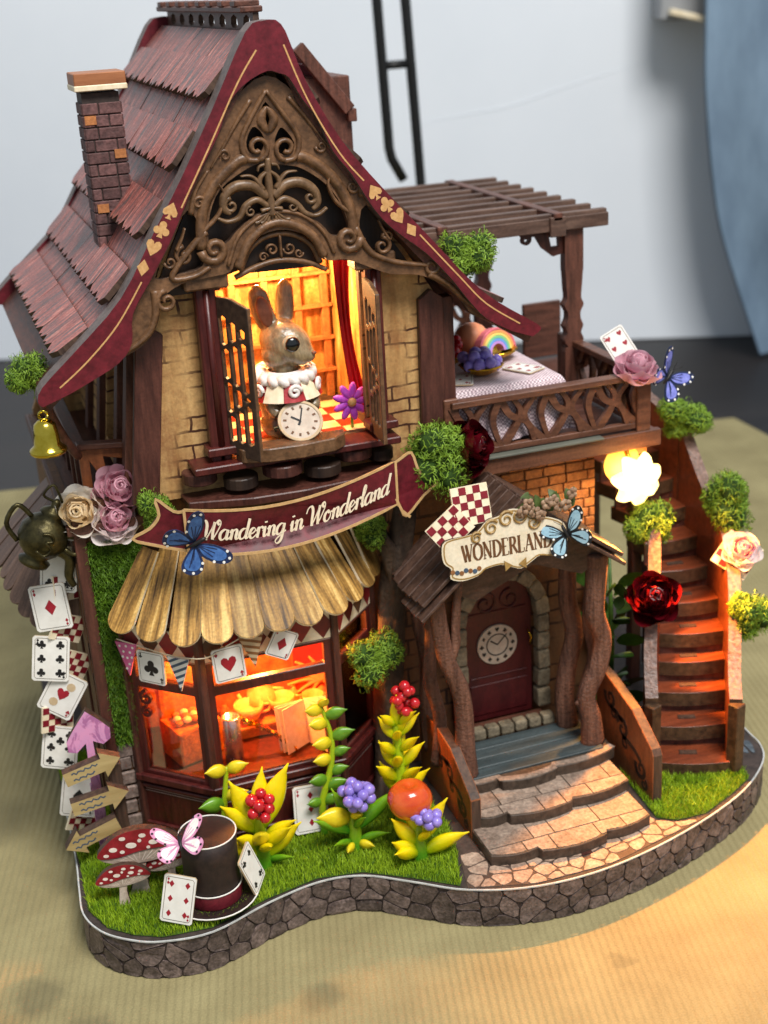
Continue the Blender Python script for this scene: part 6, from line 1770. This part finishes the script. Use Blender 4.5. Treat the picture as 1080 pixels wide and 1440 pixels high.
# ------------------------------------------------------------------ left side awning, ledge rail
sa = thing('side_awning', (2.2, 50, 10.5), 'brown plank awning on the left side wall behind the hanging cards', 'awning')
m_sapl = M('brown awning plank', C('4a352a'), C('7c6050'), C('947866'), 3, (2.2, 1, .25), .5, .2, speck=.15, vary=.12)
stips = cr([(2.75, 46.4, 9.9), (1.7, 46.7, 10.3), (1.0, 47.8, 11.0), (.75, 49.6, 11.4), (.7, 51.5, 11.5), (.7, 53.0, 11.5)], 2)
for j, tp_ in enumerate(stips):
    tp_ = V(tp_); tt = V((3.35, 46.6 + j * .55, 14.3))
    dn = tp_ - tt; Ln = dn.length; dn.normalize()
    ac_ = (V(stips[max(j - 1, 0)]) - V(stips[min(j + 1, len(stips) - 1)])).normalized(); ac_ = (ac_ - dn * ac_.dot(dn)).normalized()
    wb, wt = .4, .27
    out = [(wb * math.cos(a), -Ln + .34 - .36 * math.sin(a)) for a in [PI - PI * q / 8 for q in range(9)]] + [(wt, 0), (-wt, 0)]
    o = MB().plate(out, lambda a, c, h=0: V((a, -h, c)), .12, ms=1).build('plank', [m_sapl, m_edge], sa, local=True, bevel=.015)
    look(o, ac_, -dn); o.location = (tt - V((2.2, 50, 10.5)) + ac_.cross(-dn) * .04 * (j % 2)) * S
lr = thing('ledge_rail', (4.9, 50, 14.7), 'reddish brown ledge rail with cut out panel on the left of the upper storey', 'railing')
MB().plate([(4.05, 14.7), (5.95, 14.7), (5.95, 16.95), (4.05, 17.15)], front(46.4), .2, [[(4.4, 15.0), (4.85, 15.0), (4.7, 15.9), (4.4, 16.5)], [(5.1, 15.0), (5.6, 15.0), (5.6, 16.4), (4.9, 16.6)]], ms=1).build('panel', [m_ocarve, m_edge], lr, bevel=.02)
MB().bar((4.1, 46.3, 17.05), (4.1, 59, 17.05), .5, .22).build('side_rail', m_wood_y, lr, bevel=.03)
MB().bar((4.0, 46.4, 17.15), (6.0, 46.4, 16.95), .5, .2).build('front_rail', m_wood_x, lr, bevel=.03)
for j in range(7): MB().box((4.1, 47.5 + j * 1.8, 15.9), (.25, .35, 2.3)).build('baluster', m_wood_z, lr)
MB().tube(cr([(2.9, 44.0, 19.7), (3.6, 45.0, 17.8), (4.0, 46.0, 16.9)], 5), .16, 8).build('curved_brace', m_wood_y, lr, True)

# ------------------------------------------------------------------ trail of cards down the left edge
CG = 'cards trailing down the left corner'
trail = [((2.75, 46.2, 12.7), 'club', 4, .12, 'grey printed card topmost in the card trail under the teapot'), ((2.25, 46.1, 11.3), 'diamond', 1, -.1, 'ace of diamonds card second from the top of the card trail'),
         ((1.95, 46.0, 9.3), 'club', 6, .15, 'six of clubs card in the card trail'), ((2.15, 45.9, 7.8), 'heart', 1, .55, 'tilted picture card with a red figure in the card trail'),
         ((1.75, 45.9, 5.6), 'club', 7, .18, 'seven of clubs card in the card trail'), ((2.15, 45.9, 3.35), 'spade', 1, .2, 'ace of spades card lowest in the card trail')]
for i, (p, kd, n, a, lb) in enumerate(trail):
    r = thing('playing_card', p, lb, 'card', CG)
    card(r, 1.35, 1.75, kd, n, t=.08, big=(.4 if i == 1 else .34 if n == 1 else .22))
    r.rotation_euler = (math.radians(-8), a, math.radians(-22 + 4 * (i % 3)))
    if i == 3:
        P = lambda x, c, h=0: V((x, -h, c))
        for q, m_ in (((0, .0), m_redink), ((.18, .4), m_tans), ((-.18, -.4), m_tans)):
            MB().plate(ring(q, .17, 10), P, .005, h=.052).build('figure_print', m_, r, local=True)
for i, (p, a, lb) in enumerate((((3.05, 46.25, 11.9), .1, 'beside the ace of diamonds'), ((2.75, 46.15, 10.3), .5, 'above the six of clubs'), ((2.75, 46.1, 8.8), .6, 'right of the six of clubs'), ((1.85, 46.05, 6.75), .2, 'above the seven of clubs'), ((2.2, 45.95, 2.25), .45, 'at the foot of the card trail'))):
    chequer(p, (math.cos(a), .3, -math.sin(a)), (math.sin(a), .1, math.cos(a)), 5, 4, 1, 'small red and white chequer strip ' + lb, .24)

# ------------------------------------------------------------------ pink spade sign and arrow signpost
ss = thing('spade_sign', (2.6, 44.5, ZB), 'pink wood grain spade sign on a post at the left corner', 'sign')
m_pinkw = M('pink wood print', C('a86a98'), C('cf94bd'), None, 1.6, (1, 1, .5), .5, .05, dist=2.0, ramp=(.42, .5))
spd = [(x * 1.0, y) for x, y in suit('spade', 1.9)]
spd = [(-.2, -2.9), (.2, -2.9), (.13, -.35)] + [(.5, -.62), (.8, -.48), (.82, -.05), (.48, .4), (0, .95), (-.48, .4), (-.82, -.05), (-.8, -.48), (-.5, -.62)] + [(-.13, -.35)]
MB().plate(spd, lambda a, c, h=0: V((2.75 + a + h * -.2, 44.4 - h + .25 * a, 6.75 + c * 1.0)), .35, ms=1).build('spade_board', [m_pinkw, m_edge], ss)
MB().box((2.75, 44.65, 3.0), (.4, .3, 2.9)).build('post', m_pinkw, ss)
ap = thing('arrow_signpost', (3.3, 43.7, ZB), 'wooden signpost with three tan arrow boards at the left corner', 'signpost')
MB().box((3.5, 43.95, 3.6), (.4, .3, 4.0)).build('post', m_edge, ap, bevel=.03)
m_arrow = M('tan arrow board', C('9a8252'), C('bda673'), None, 2, X1, .5, .1)
arr = [(-1.15, -.3), (.45, -.3), (.45, -.62), (1.2, .05), (.45, .68), (.45, .36), (-1.15, .36)]
for (p, a, fl) in (((2.65, 43.5, 5.75), .22, 1), ((2.75, 43.45, 4.4), .12, 1), ((2.3, 43.4, 3.0), .3, -1)):
    P = lambda x, c, h=0, p=p, a=a: V((p[0] + x * math.cos(a) - c * math.sin(a), p[1] - h, p[2] + x * math.sin(a) + c * math.cos(a)))
    q = [(x * fl * .9, z * .85) for x, z in arr]
    if fl < 0: q = list(reversed(q))
    bd = MB().plate(q, P, .4, ms=1).build('arrow_board', [m_arrow, m_edge], ap)
    for k_ in range(2):
        mm = MB(); mm.stroke([(-.75 + i * .09, .16 - k_ * .27 + .05 * math.sin(i * 2.3)) for i in range(12 - 2 * k_)], .06, P, .005, h=.006); mm.build('faint_print', m_blu, bd)

# ------------------------------------------------------------------ mushrooms
m_cap = M('red mushroom cap', C('6a0e14'), C('96202a'), None, 2, (1, 1, 1), .4, .1, speck=.1); m_spot = M('cap spot', C('cfc0b0'), C('e6dccf'), None, 4, (1, 1, 1), .6, .1); m_stalk = M('pale stalk', C('a58f7c'), C('d8cabb'), None, 3, Z1, .6, .2, speck=.15)
m_gill = M('mushroom gills', C('8a7868'), C('b5a595'), None, 4, (1, 1, 1), .7, .2)
def mushroom(pos, s_, label, lean=0.0):
    """printed cut-out mushroom: thick board with domed cap, gills below and pale stalk."""
    o = thing('mushroom', pos, label, 'mushroom', 'red mushrooms by the hat'); o.rotation_euler = (math.radians(-6), lean, math.radians(-10)); o.scale = (s_,) * 3
    P = lambda a, c, h=0: V((a, -h, c))
    capo = cr([(-1.5, 1.62), (-1.35, 2.0), (-.8, 2.5), (0, 2.72), (.8, 2.62), (1.35, 2.3), (1.6, 1.95), (.9, 1.98), (0, 1.85), (-.8, 1.62)], 4, True)
    gil = cr([(-1.45, 1.6), (-.8, 1.68), (0, 1.9), (.9, 2.02), (1.58, 1.93), (1.2, 1.62), (.3, 1.38), (-.6, 1.32), (-1.2, 1.42)], 4, True)
    stk = cr([(-.32, -.05), (.34, -.05), (.3, .4), (.2, 1.0), (.22, 1.5), (-.2, 1.5), (-.22, 1.0), (-.27, .4)], 4, True)
    MB().plate(stk, P, .5, ms=1).build('stalk', [m_stalk, m_edge], o, local=True, bevel=.05, seg=2)
    MB().plate(gil, P, .36, h=.06, ms=1).build('gills', [m_gill, m_edge], o, local=True, bevel=.03)
    for k_ in range(11):
        x = -1.2 + k_ * .24
        MB().stroke([(x * .35, 1.42 + .02 * k_ * .3), (x, 1.6 + .035 * k_)], .035, P, .01, h=.066).build('gill_line', m_stalk, o, local=True)
    cp = MB().plate(list(reversed(capo)), P, .42, h=.12, ms=1).build('cap', [m_cap, m_edge], o, local=True, bevel=.06, seg=2)
    for x, z, r_, e in ((-.95, 1.95, .15, .6), (-.3, 2.1, .2, .55), (-.62, 2.38, .12, .6), (.1, 2.48, .13, .6), (.5, 2.2, .17, .55), (.6, 2.5, .12, .5), (1.05, 2.25, .14, .6), (-1.2, 1.72, .1, .6), (.0, 2.28, .07, 1), (.95, 2.06, .08, .7), (-.62, 1.85, .09, .7), (.32, 2.0, .07, .8)):
        MB().plate(ring((0, 0), 1, 12) and [(x + r_ * math.cos(t), z + .12 * x * 0 + r_ * e * math.sin(t)) for t in [2 * PI * i / 12 for i in range(12)]], P, .02, h=.135).build('cap_spot', m_spot, cp, local=True)
    return o
mushroom((3.5, 41.2, ZB), .98, 'largest red spotted mushroom beside the top hat', .1)
mushroom((2.85, 40.75, ZB), .62, 'small red mushroom left of the largest one', .05)
mushroom((4.75, 41.1, ZB), .6, 'small red mushroom right of the largest one behind the hat', -.05)
# ------------------------------------------------------------------ top hat
ht = thing('top_hat', (5.95, 39.75, ZB), 'dark brown top hat with burgundy band standing on the grass', 'hat')
m_hat = M('dark brown felt', C('1d1413'), C('33241f'), None, 3, (1, 1, 1), .55, .1, speck=.1)
hz = lambda z: ZB + .12 + z
Rh = Matrix.Rotation(.06, 3, 'Y')
MB().lathe([(.97, hz(.1)), (.98, hz(.5)), (.99, hz(2.1)), (1.02, hz(2.8)), (.97, hz(2.81)), (.6, hz(2.815)), (.0, hz(2.82))], (5.95, 39.75, 0), 32).build('crown', m_hat, ht, True)
MB().lathe([(.7, hz(.08)), (1.25, hz(.1)), (1.55, hz(.24)), (1.6, hz(.3)), (1.52, hz(.3)), (1.2, hz(.17)), (.7, hz(.16))], (5.95, 39.75, 0), 36, cap=False).build('brim', m_hat, ht, True)
MB().lathe([(1.0, hz(.2)), (1.02, hz(.25)), (1.03, hz(.72)), (1.0, hz(.76))], (5.95, 39.75, 0), 32, cap=False).build('band', m_red, ht, True)
for r_, z in ((1.59, .3), (1.01, 2.82), (1.03, .78)):
    MB().tube([(5.95 + r_ * math.cos(2 * PI * i / 32), 39.75 + r_ * math.sin(2 * PI * i / 32), hz(z)) for i in range(33)], .03, 5, cap=False).build('piping', m_white, ht, True)
r = thing('playing_card', (4.55, 38.85, 2.75), 'six of diamonds card leaning on the left side of the top hat', 'card'); card(r, 1.15, 1.75, 'diamond', 6); r.rotation_euler = (math.radians(-14), math.radians(9), math.radians(-28))
r = thing('playing_card', (7.3, 39.35, 2.85), 'narrow turned card leaning on the right side of the top hat', 'card'); card(r, 1.1, 1.7, 'club', 4); r.rotation_euler = (math.radians(-14), math.radians(-12), math.radians(58))
r = thing('playing_card', (10.35, 42.2, 2.75), 'three of diamonds card leaning below the shop window', 'card'); card(r, 1.35, 1.9, 'diamond', 3, big=.2); r.rotation_euler = (math.radians(-12), math.radians(4), 0)
butterfly((4.95, 39.4, 4.55), (.95, -.15, .2), (-.2, -.3, .95), .9, (b_pink, b_wht, b_ink if False else b_blk), 'pink and white butterfly resting on the rim of the top hat', .3)

# ------------------------------------------------------------------ succulent plants
def grad_mat(name, c0, c1, z0, z1, rough=.3, c2=None):
    m = M(name, C(c0), None, None, 2.5, (1, 1, .4), rough, .35, coat=.15, sss=.12)
    N, L, b = nodes_of(m)
    tc = N.new('ShaderNodeTexCoord'); sx_ = N.new('ShaderNodeSeparateXYZ'); L.new(tc.outputs['Object'], sx_.inputs[0])
    nz = N.new('ShaderNodeTexNoise'); nz.inputs['Scale'].default_value = 300; L.new(tc.outputs['Object'], nz.inputs['Vector'])
    mr = N.new('ShaderNodeMapRange'); mr.inputs['From Min'].default_value = z0 * S; mr.inputs['From Max'].default_value = z1 * S; L.new(sx_.outputs['Z'], mr.inputs['Value'])
    ad = N.new('ShaderNodeMath'); ad.operation = 'MULTIPLY_ADD'; ad.inputs[1].default_value = .35; L.new(nz.outputs['Fac'], ad.inputs[0]); L.new(mr.outputs[0], ad.inputs[2])
    rp = N.new('ShaderNodeValToRGB'); rp.color_ramp.elements[0].color = C(c0); rp.color_ramp.elements[1].color = C(c1); rp.color_ramp.elements[0].position = .15; rp.color_ramp.elements[1].position = .85
    if c2: e = rp.color_ramp.elements.new(1.0); e.color = C(c2)
    L.new(ad.outputs[0], rp.inputs[0]); L.new(rp.outputs[0], b.inputs['Base Color'])
    return m
m_spike = grad_mat('yellow green spike', '8fb80c', 'eed40c', .0, .9)
m_spikeg = grad_mat('green spike', '2f7a14', '8fb81c', .1, 1.6)
m_stem = grad_mat('green plant stem', '2f8a1c', '9fb81a', .0, 2.2)
m_bud = grad_mat('yellow bud', 'a8a81a', 'e0c820', .0, .6)
m_lobe = M('green round leaf', C('4a7a18'), C('6f9c28'), None, 3, (1, 1, 1), .35, .05, coat=.2, sss=.1)
def spike_mesh(name, m_, fat=.2):
    n = 9; mb = MB(); pts_ = []; rr = []
    for i in range(n + 1):
        t = i / n
        pts_.append((0, .16 * t * t - .05 * math.sin(t * PI), t)); rr.append(max(fat * (math.sin(PI * min(1, (t * .9 + .12))) ** 1.1) * (1 - .25 * t) , .012))
    mb.tube(pts_, rr, 10, flat=1.0, up=(1, 0, 0))
    for v in mb.v: v.y = (v.y) * .62
    o = mb.build(name, m_, None, True, local=True); me = o.data; bpy.data.objects.remove(o); return me
me_spike, me_spikeg, me_bud = spike_mesh('leaf', m_spike, .2), spike_mesh('leaf', m_spikeg, .15), spike_mesh('bud', m_bud, .34)
def put(me, name, root, p, d, L_, wid=1.0, roll=None):
    o = bpy.data.objects.new(name, me); COL.objects.link(o); o.parent = root
    z = V(d).normalized(); x = z.cross(V((0, 1, 0)) if abs(z.y) < .9 else V((1, 0, 0))).normalized(); y = z.cross(x)
    if roll: x, y = x * math.cos(roll) + y * math.sin(roll), y * math.cos(roll) - x * math.sin(roll)
    o.rotation_euler = Matrix((x, y, z)).transposed().to_euler(); o.location = V(p) * S; o.scale = (L_ * wid, L_ * wid, L_)
    return o
def spiky(pos, H, label, leaves, buds=(), sc_=1.0):
    root = thing('succulent_plant', pos, label, 'plant', 'yellow green succulent plants'); root.scale = (sc_,) * 3
    MB().tube(cr([(0, 0, -.05), (.02, 0, H * .35), (0, .05, H * .7), (0, .08, H)], 3), [.3, .29, .27, .26, .24, .22, .2, .18, .15, .1], 10).build('stem', m_stem, root, True, local=True)
    for (z, dx, dy, dz, L_, kd) in leaves: put({'s': me_spike, 'g': me_spikeg, 'b': me_bud}[kd], 'leaf' if kd != 'b' else 'bud', root, (dx * .12, dy * .12, z), (dx, dy, dz), L_)
    return root
spiky((8.05, 40.9, ZB), 2.2, 'yellow green spiky plant with red berries right of the top hat',
      [(.5, -1, -.2, .9, 1.6, 's'), (.4, 1, -.2, 1.1, 1.7, 's'), (.9, -.8, -.5, .9, 1.4, 's'), (.8, .7, -.6, 1.0, 1.5, 's'), (1.4, -1, .1, 1.2, 1.6, 's'), (1.5, .75, .1, 1.6, 2.3, 's'), (1.6, -.6, .2, 1.5, 1.9, 's'), (.7, .1, -1, 1.0, 1.2, 's'), (1.9, .3, .4, 1.6, 1.6, 's'), (.25, -.7, -.7, .35, .9, 'g'), (.3, .8, -.5, .3, 1.0, 'g'), (1.0, -.2, -.9, 1.3, 1.0, 'b'), (1.1, 1.0, -.4, .8, 1.3, 's')], sc_=1.18)
berries('red_berries', (8.1, 40.55, 4.5), .23, 13, .42, m_berry_r, 'red berry cluster in the spiky plant right of the hat', flatz=1.2)
spiky((11.55, 40.6, ZB), 1.9, 'green plant with purple berries in the middle of the front grass',
      [(.8, -1, -.1, .75, 1.9, 'g'), (.9, 1, .0, .8, 2.3, 'g'), (.4, -.9, -.5, .5, 1.2, 'g'), (.4, .9, -.5, .45, 1.4, 'g'), (1.2, -.5, .4, 1.2, 1.6, 'g'), (1.2, .5, .4, 1.3, 1.5, 'g'), (.25, -.7, -.8, .3, .75, 'b'), (.25, .7, -.8, .3, .8, 'b'), (1.4, -1.3, -.1, .55, 1.45, 'b'), (1.5, .1, -.9, .8, .8, 'b'), (1.0, .2, -.8, 1.1, 1.3, 'g')])
berries('purple_berries', (11.65, 40.25, 4.2), .22, 22, .55, m_berry_p, 'purple berry cluster in the middle plant', flatz=.9)
spiky((13.55, 39.0, ZB), 1.5, 'bright yellow spiky plant holding the peach beside the steps',
      [(.3, -.9, -.2, .9, 1.6, 's'), (.3, 1.1, -.3, .6, 1.9, 's'), (.7, -.8, .1, 1.2, 1.7, 's'), (.8, .7, .0, 1.2, 2.0, 's'), (.5, -1, -.4, .45, 1.3, 's'), (.9, .1, -.9, 1.2, 1.2, 's'), (1.2, -.4, .3, 1.4, 1.3, 's'), (1.1, .4, .4, 1.4, 1.5, 's'), (.3, -.9, -.5, .7, 1.6, 's')])
pc = thing('peach', (13.35, 39.25, 3.3), 'glossy orange red peach resting in the yellow plant', 'fruit')
m_pch = M('orange peach', C('c03c14'), C('e06a2a'), C('e88a4a'), .9, (1, 1, 1), .2, .02, coat=.6, sss=.1)
mb = MB().ell((0, 0, 0), (.85, .8, .75), 28)
for v in mb.v:
    if v.z > 0: v.z -= .28 * math.exp(-(v.x ** 2 + v.y ** 2) / .06)
    v.x *= 1 - .05 * math.exp(-(v.y / .15) ** 2)
o = mb.build('fruit_body', m_pch, pc, True, local=True); o.location = V((0, 0, .85)) * S
berries('purple_berries', (13.7, 38.45, 3.75), .2, 13, .48, m_berry_p, 'purple berry cluster on the peach beside the steps', flatz=.6)
spiky((13.6, 41.0, ZB), 4.9, 'tall yellow layered plant in front of the tree trunk',
      [(1.6 + .62 * i + .1 * (j % 2), math.cos(i * 1.1 + j * 2.1), math.sin(i * 1.1 + j * 2.1) * .7 - .2, 1.15, 1.5 - .09 * i, 's') for i in range(6) for j in range(3)] + [(4.6, 0, 0, 1, 1.4, 's'), (4.3, .5, -.2, 1.5, 1.0, 's')])
berries('red_berries', (13.9, 40.9, 7.3), .2, 14, .45, m_berry_r, 'red berry cluster at the top of the tall yellow plant', flatz=1.2)
def lobed(pos, path, label, lobes):
    root = thing('round_leaf_plant', pos, label, 'plant')
    q = cr(path, 5); MB().tube(q, tap(len(q), .17, .08), 8).build('stem', m_stem, root, True, local=True)
    for (t, sd, L_, yl) in lobes:
        p = V(q[int(t * (len(q) - 1))])
        put(me_bud if yl else me_lobe, 'bud' if yl else 'leaf', root, p, (sd, -.25, .35), L_)
    return root
me_lobe = spike_mesh('leaf', m_lobe, .34)
lobed((11.05, 41.9, ZB), [(-.3, 0, 0), (-.3, 0, 1.5), (.15, 0, 3.0), (.25, 0, 4.2), (-.05, 0, 5.6)], 'curved stem plant with yellow and green round leaves before the shop window',
      [(.98, -.8, .9, 1), (.85, -1, .9, 1), (.7, -1, .95, 1), (.55, -1, .9, 1), (.9, 1, .9, 0), (.75, 1, .95, 0), (.6, 1, .75, 0), (.48, 1, .8, 0), (.38, 1, .95, 0), (.4, -1, .9, 0), (.28, -1, .75, 0), (.25, 1, .9, 0), (1.0, .1, .7, 1)])
lobed((6.8, 41.75, ZB), [(0, 0, 0), (.1, 0, 1.5), (.25, 0, 2.8), (.45, 0, 4.1)], 'forked bud plant with round leaves behind the top hat', [(.97, -1, .95, 1), (.97, .9, .9, 1), (.65, -1.2, 1.1, 0), (.7, 1, .95, 1), (.35, .9, 1.0, 0), (.15, -.9, .9, 0)])
# dark leafy plant behind the porch at the foot of the stairs
dk = thing('leafy_plant', (24.2, 44.2, ZB), 'dark green leafy plant between the porch and the stairs', 'plant')
m_dleaf = M('dark green leaf', C('1e3a10'), C('3d6420'), None, 3, (1, 1, 1), .4, .1)
me_d = None
for i in range(46):
    z = U(.5, 7.2); a = U(0, 2 * PI)
    if me_d is None:
        t_ = leaf2(1.0, .42).build('leaf', m_dleaf, None, True, local=True); me_d = t_.data; bpy.data.objects.remove(t_)
    put(me_d, 'leaf', dk, (.35 * math.cos(a), .35 * math.sin(a), z), (math.cos(a), math.sin(a) - .3, U(.2, 1.2)), U(.9, 1.7), roll=U(-.5, .5))
MB().tube([(0, 0, 0), (.1, 0, 4), (0, .1, 8.3)], [.16, .12, .06], 8).build('stem', m_dleaf, dk, True, local=True)

# ------------------------------------------------------------------ rabbit figurine and pocket watch in the upper window
rb_ = thing('rabbit_figurine', (11.6, 45.3, 16.58), 'glossy brown rabbit figurine in red and cream collar standing in the window', 'figurine')
def remesh(mb, vox, name, mats, root, smooth_it=6):
    o = mb.build(name, mats, root)
    md = o.modifiers.new('r', 'REMESH'); md.mode = 'VOXEL'; md.voxel_size = vox * S
    m2 = o.modifiers.new('s', 'SMOOTH'); m2.iterations = smooth_it; m2.factor = .5
    dg = bpy.context.evaluated_depsgraph_get(); dg.update()
    me = bpy.data.meshes.new_from_object(o.evaluated_get(dg)); o.modifiers.clear(); o.data = me
    me.polygons.foreach_set('use_smooth', [True] * len(me.polygons)); return o
m_fur = M('glossy painted fur', C('665540'), C('a08c6a'), C('b8a684'), 3.6, (1.6, 1.6, .45), .22, .5, spec=.6, coat=.3, speck=.12, bscale=5)
mb = MB()
mb.ell((11.55, 45.5, 17.9), (.95, .85, 1.35), 20); mb.ell((11.55, 45.5, 17.1), (1.0, .9, .6), 18)
mb.ell((11.55, 45.3, 19.2), (.55, .55, .6), 16)
Rr = Matrix.Rotation(math.radians(-35), 3, 'Z') @ Matrix.Rotation(math.radians(22), 3, 'Y')
mb.ell((11.65, 45.15, 20.15), (.98, .74, .78), 24, R=Rr)
mb.ell((12.05, 44.8, 19.85), (.52, .5, .5), 18, R=Rr); mb.ell((11.35, 45.2, 19.75), (.62, .6, .55), 18)
mb.ell((12.3, 44.58, 19.75), (.28, .28, .28), 14)
for (a, c, e, r_) in (((11.25, 45.3, 20.6), (10.95, 45.35, 21.3), (10.8, 45.4, 22.3), .4), ((11.75, 45.45, 20.7), (11.85, 45.6, 21.4), (11.95, 45.65, 22.35), .35)):
    q = cr([a, c, e], 6); mb.tube(q, [r_ * (.55 + .5 * math.sin(PI * min(1, .1 + .82 * i / (len(q) - 1))) ) * (1 if i < len(q) - 2 else .6) for i in range(len(q))], 14, flat=.45, up=(.3, 1, 0))
mb.tube(cr([(12.1, 45.0, 18.6), (12.4, 44.7, 18.1), (12.3, 44.45, 17.8)], 4), .24, 10); mb.tube(cr([(11.0, 45.0, 18.6), (10.8, 44.7, 18.1), (11.0, 44.4, 17.75)], 4), .24, 10)
remesh(mb, .07, 'body', m_fur, rb_)
m_earin = M('inner ear', C('6a3a28'), C('8a5540'), None, 3, (1, 1, 1), .4, .1)
MB().ell((10.97, 45.1, 21.35), (.27, .08, .58), 14, R=Matrix.Rotation(math.radians(-14), 3, 'Y')).build('inner_ear', m_earin, rb_, True)
m_eye = M('black gloss eye', C('050505'), None, None, 2, (1, 1, 1), .05, 0, coat=1.0)
m_eyew = M('eye rim', C('a59070'), C('b5a080'), None, 3, (1, 1, 1), .3, 0)
e_ = V((11.72, 44.45, 20.22))
MB().ell(e_ + V((-.02, .06, 0)), (.36, .13, .34), 16).build('eye_rim', m_eyew, rb_, True); MB().ell(e_ + V((.0, -.02, 0)), (.28, .15, .28), 16).build('eye', m_eye, rb_, True)
MB().ell((12.45, 44.36, 19.85), (.1, .08, .07), 10).build('nose', m_earin, rb_, True)
m_ruff = M('white ruff', C('d8cfc8'), C('f0e9e2'), None, 5, (1, 1, 1), .4, .3, coat=.2)
q = []
for i in range(97):
    a = 2 * PI * i / 96; w = .12 * math.sin(a * 16)
    q.append((11.55 + (.92 + w) * math.cos(a), 45.2 + (.82 + w) * math.sin(a), 19.05 + .1 * math.cos(a * 16) + .12 * math.sin(a)))
MB().tube(q, .17, 7, cap=False).build('ruff', m_ruff, rb_, True)
MB().lathe([(.8, 18.85), (.95, 19.0), (.9, 19.15), (.6, 19.2)], (11.55, 45.2, 0), 24, cap=False).build('ruff_band', m_ruff, rb_, True)
m_colr = M('collar red', C('8a1418'), C('b02228'), None, 4, (1, 1, 1), .4, .1)
for i in range(10):
    a0_, a1_ = 2 * PI * i / 10, 2 * PI * (i + .98) / 10
    mb = MB()
    for k_ in range(5):
        a = a0_ + (a1_ - a0_) * k_ / 4
        for r_, z in ((.95, 18.95), (1.32, 18.25), (1.26, 18.23), (.88, 18.92)): mb.v.append(V((11.55 + r_ * math.cos(a), 45.2 + r_ * .92 * math.sin(a), z)))
    for k_ in range(4):
        for j in range(4): mb.f.append((k_ * 4 + j, k_ * 4 + (j + 1) % 4, k_ * 4 + 4 + (j + 1) % 4, k_ * 4 + 4 + j)); mb.m.append(0)
    mb.build('collar_panel', m_colr if i % 2 else m_cream, rb_)
for a in (-2.75, -1.55, -.5):
    c = V((11.55 + 1.2 * math.cos(a), 45.2 + 1.12 * math.sin(a), 18.6))
    t = V((-math.sin(a), math.cos(a), 0))
    MB().tube([c + t * x + V((0, 0, z)) for x, z in spiral((0, 0), .24, .06, 0, 1.4, 18)], .08, 7).build('curl', m_ruff, rb_, True)
pw = thing('pocket_watch', (11.7, 43.75, 17.07), 'cream pocket watch dial leaning before the rabbit figurine', 'watch')
WQ = frame((11.6, 43.75, 17.62), (.93, -.1, .34), (-.3, .62, .72))
WP = lambda a, c, h=0: WQ(a * .84, c * .84, h)
MB().plate(ring((0, 0), .88, 36), WP, .16).build('watch_case', m_brz, pw, bevel=.03)
MB().plate(ring((0, 0), .92, 36), WP, .12, [ring((0, 0), .8, 36)], h=.06).build('watch_rim', m_tans, pw, bevel=.02)
dl_ = MB().plate(ring((0, 0), .8, 36), WP, .04, h=.03).build('dial', m_face, pw)
for i in range(12):
    a = 2 * PI * i / 12
    MB().stroke([(.56 * math.sin(a), .56 * math.cos(a)), (.7 * math.sin(a), .7 * math.cos(a))], .09, WP, .01, h=.042).build('hour_mark', m_bink, dl_)
for a, l_, w in ((2.2, .42, .08), (.95, .6, .06), (-2.4, .2, .1)):
    MB().stroke([(0, 0), (l_ * math.cos(a), l_ * math.sin(a))], w, WP, .01, h=.05).build('hand', m_ink, dl_)
MB().tube([WP(-.9, .15, 0), WP(-1.1, .25, 0), WP(-1.1, .05, 0)], .05, 6).build('crown_ring', m_brz, pw, True)
# red curtain and violet flower at the right of the upper room
mb = MB()
for i in range(14):
    for j in range(9):
        t = i / 13; u = j / 8
        mb.v.append(V((14.1 + .45 * t * t - .25 + u * (.55 - .25 * math.sin(PI * t)), 45.9 + .18 * math.sin(j * 2.3) - .3 * u, 23.2 - 6.2 * t)))
for i in range(13):
    for j in range(8): k_ = i * 9 + j; mb.f.append((k_, k_ + 9, k_ + 10, k_ + 1)); mb.m.append(0)
k_ = len(mb.v); mb.v += [v + V((0, .06, 0)) for v in mb.v[:]]; mb.f += [tuple(k_ + q for q in reversed(f)) for f in mb.f[:]]; mb.m += mb.m[:]
tag(mb.build('red_curtain', M('red curtain', C('a00c10'), C('d01a1e'), None, 3, Z1, .5, .1), None, True), 'bright red curtain hanging at the right of the upper window', 'curtain')
vf = thing('violet_flower', (13.95, 45.2, 16.9), 'violet flower at the right corner of the upper room', 'flower')
m_vio = M('violet petal', C('a02ab0'), C('d060d8'), None, 4, (1, 1, 1), .5, .2)
for i in range(9):
    a = 2 * PI * i / 9
    MB().ell((13.95 + .4 * math.cos(a), 45.15, 17.6 + .42 * math.sin(a)), (.34, .1, .15), 10, R=Matrix.Rotation(-a, 3, 'Y')).build('petal', m_vio, vf, True)
MB().ell((13.95, 45.05, 17.6), (.18, .12, .18), 10).build('flower_eye', m_gold, vf, True)
MB().tube([(13.95, 45.2, 16.6), (13.95, 45.2, 17.4)], .06, 6).build('stem', m_lobe, vf, True)
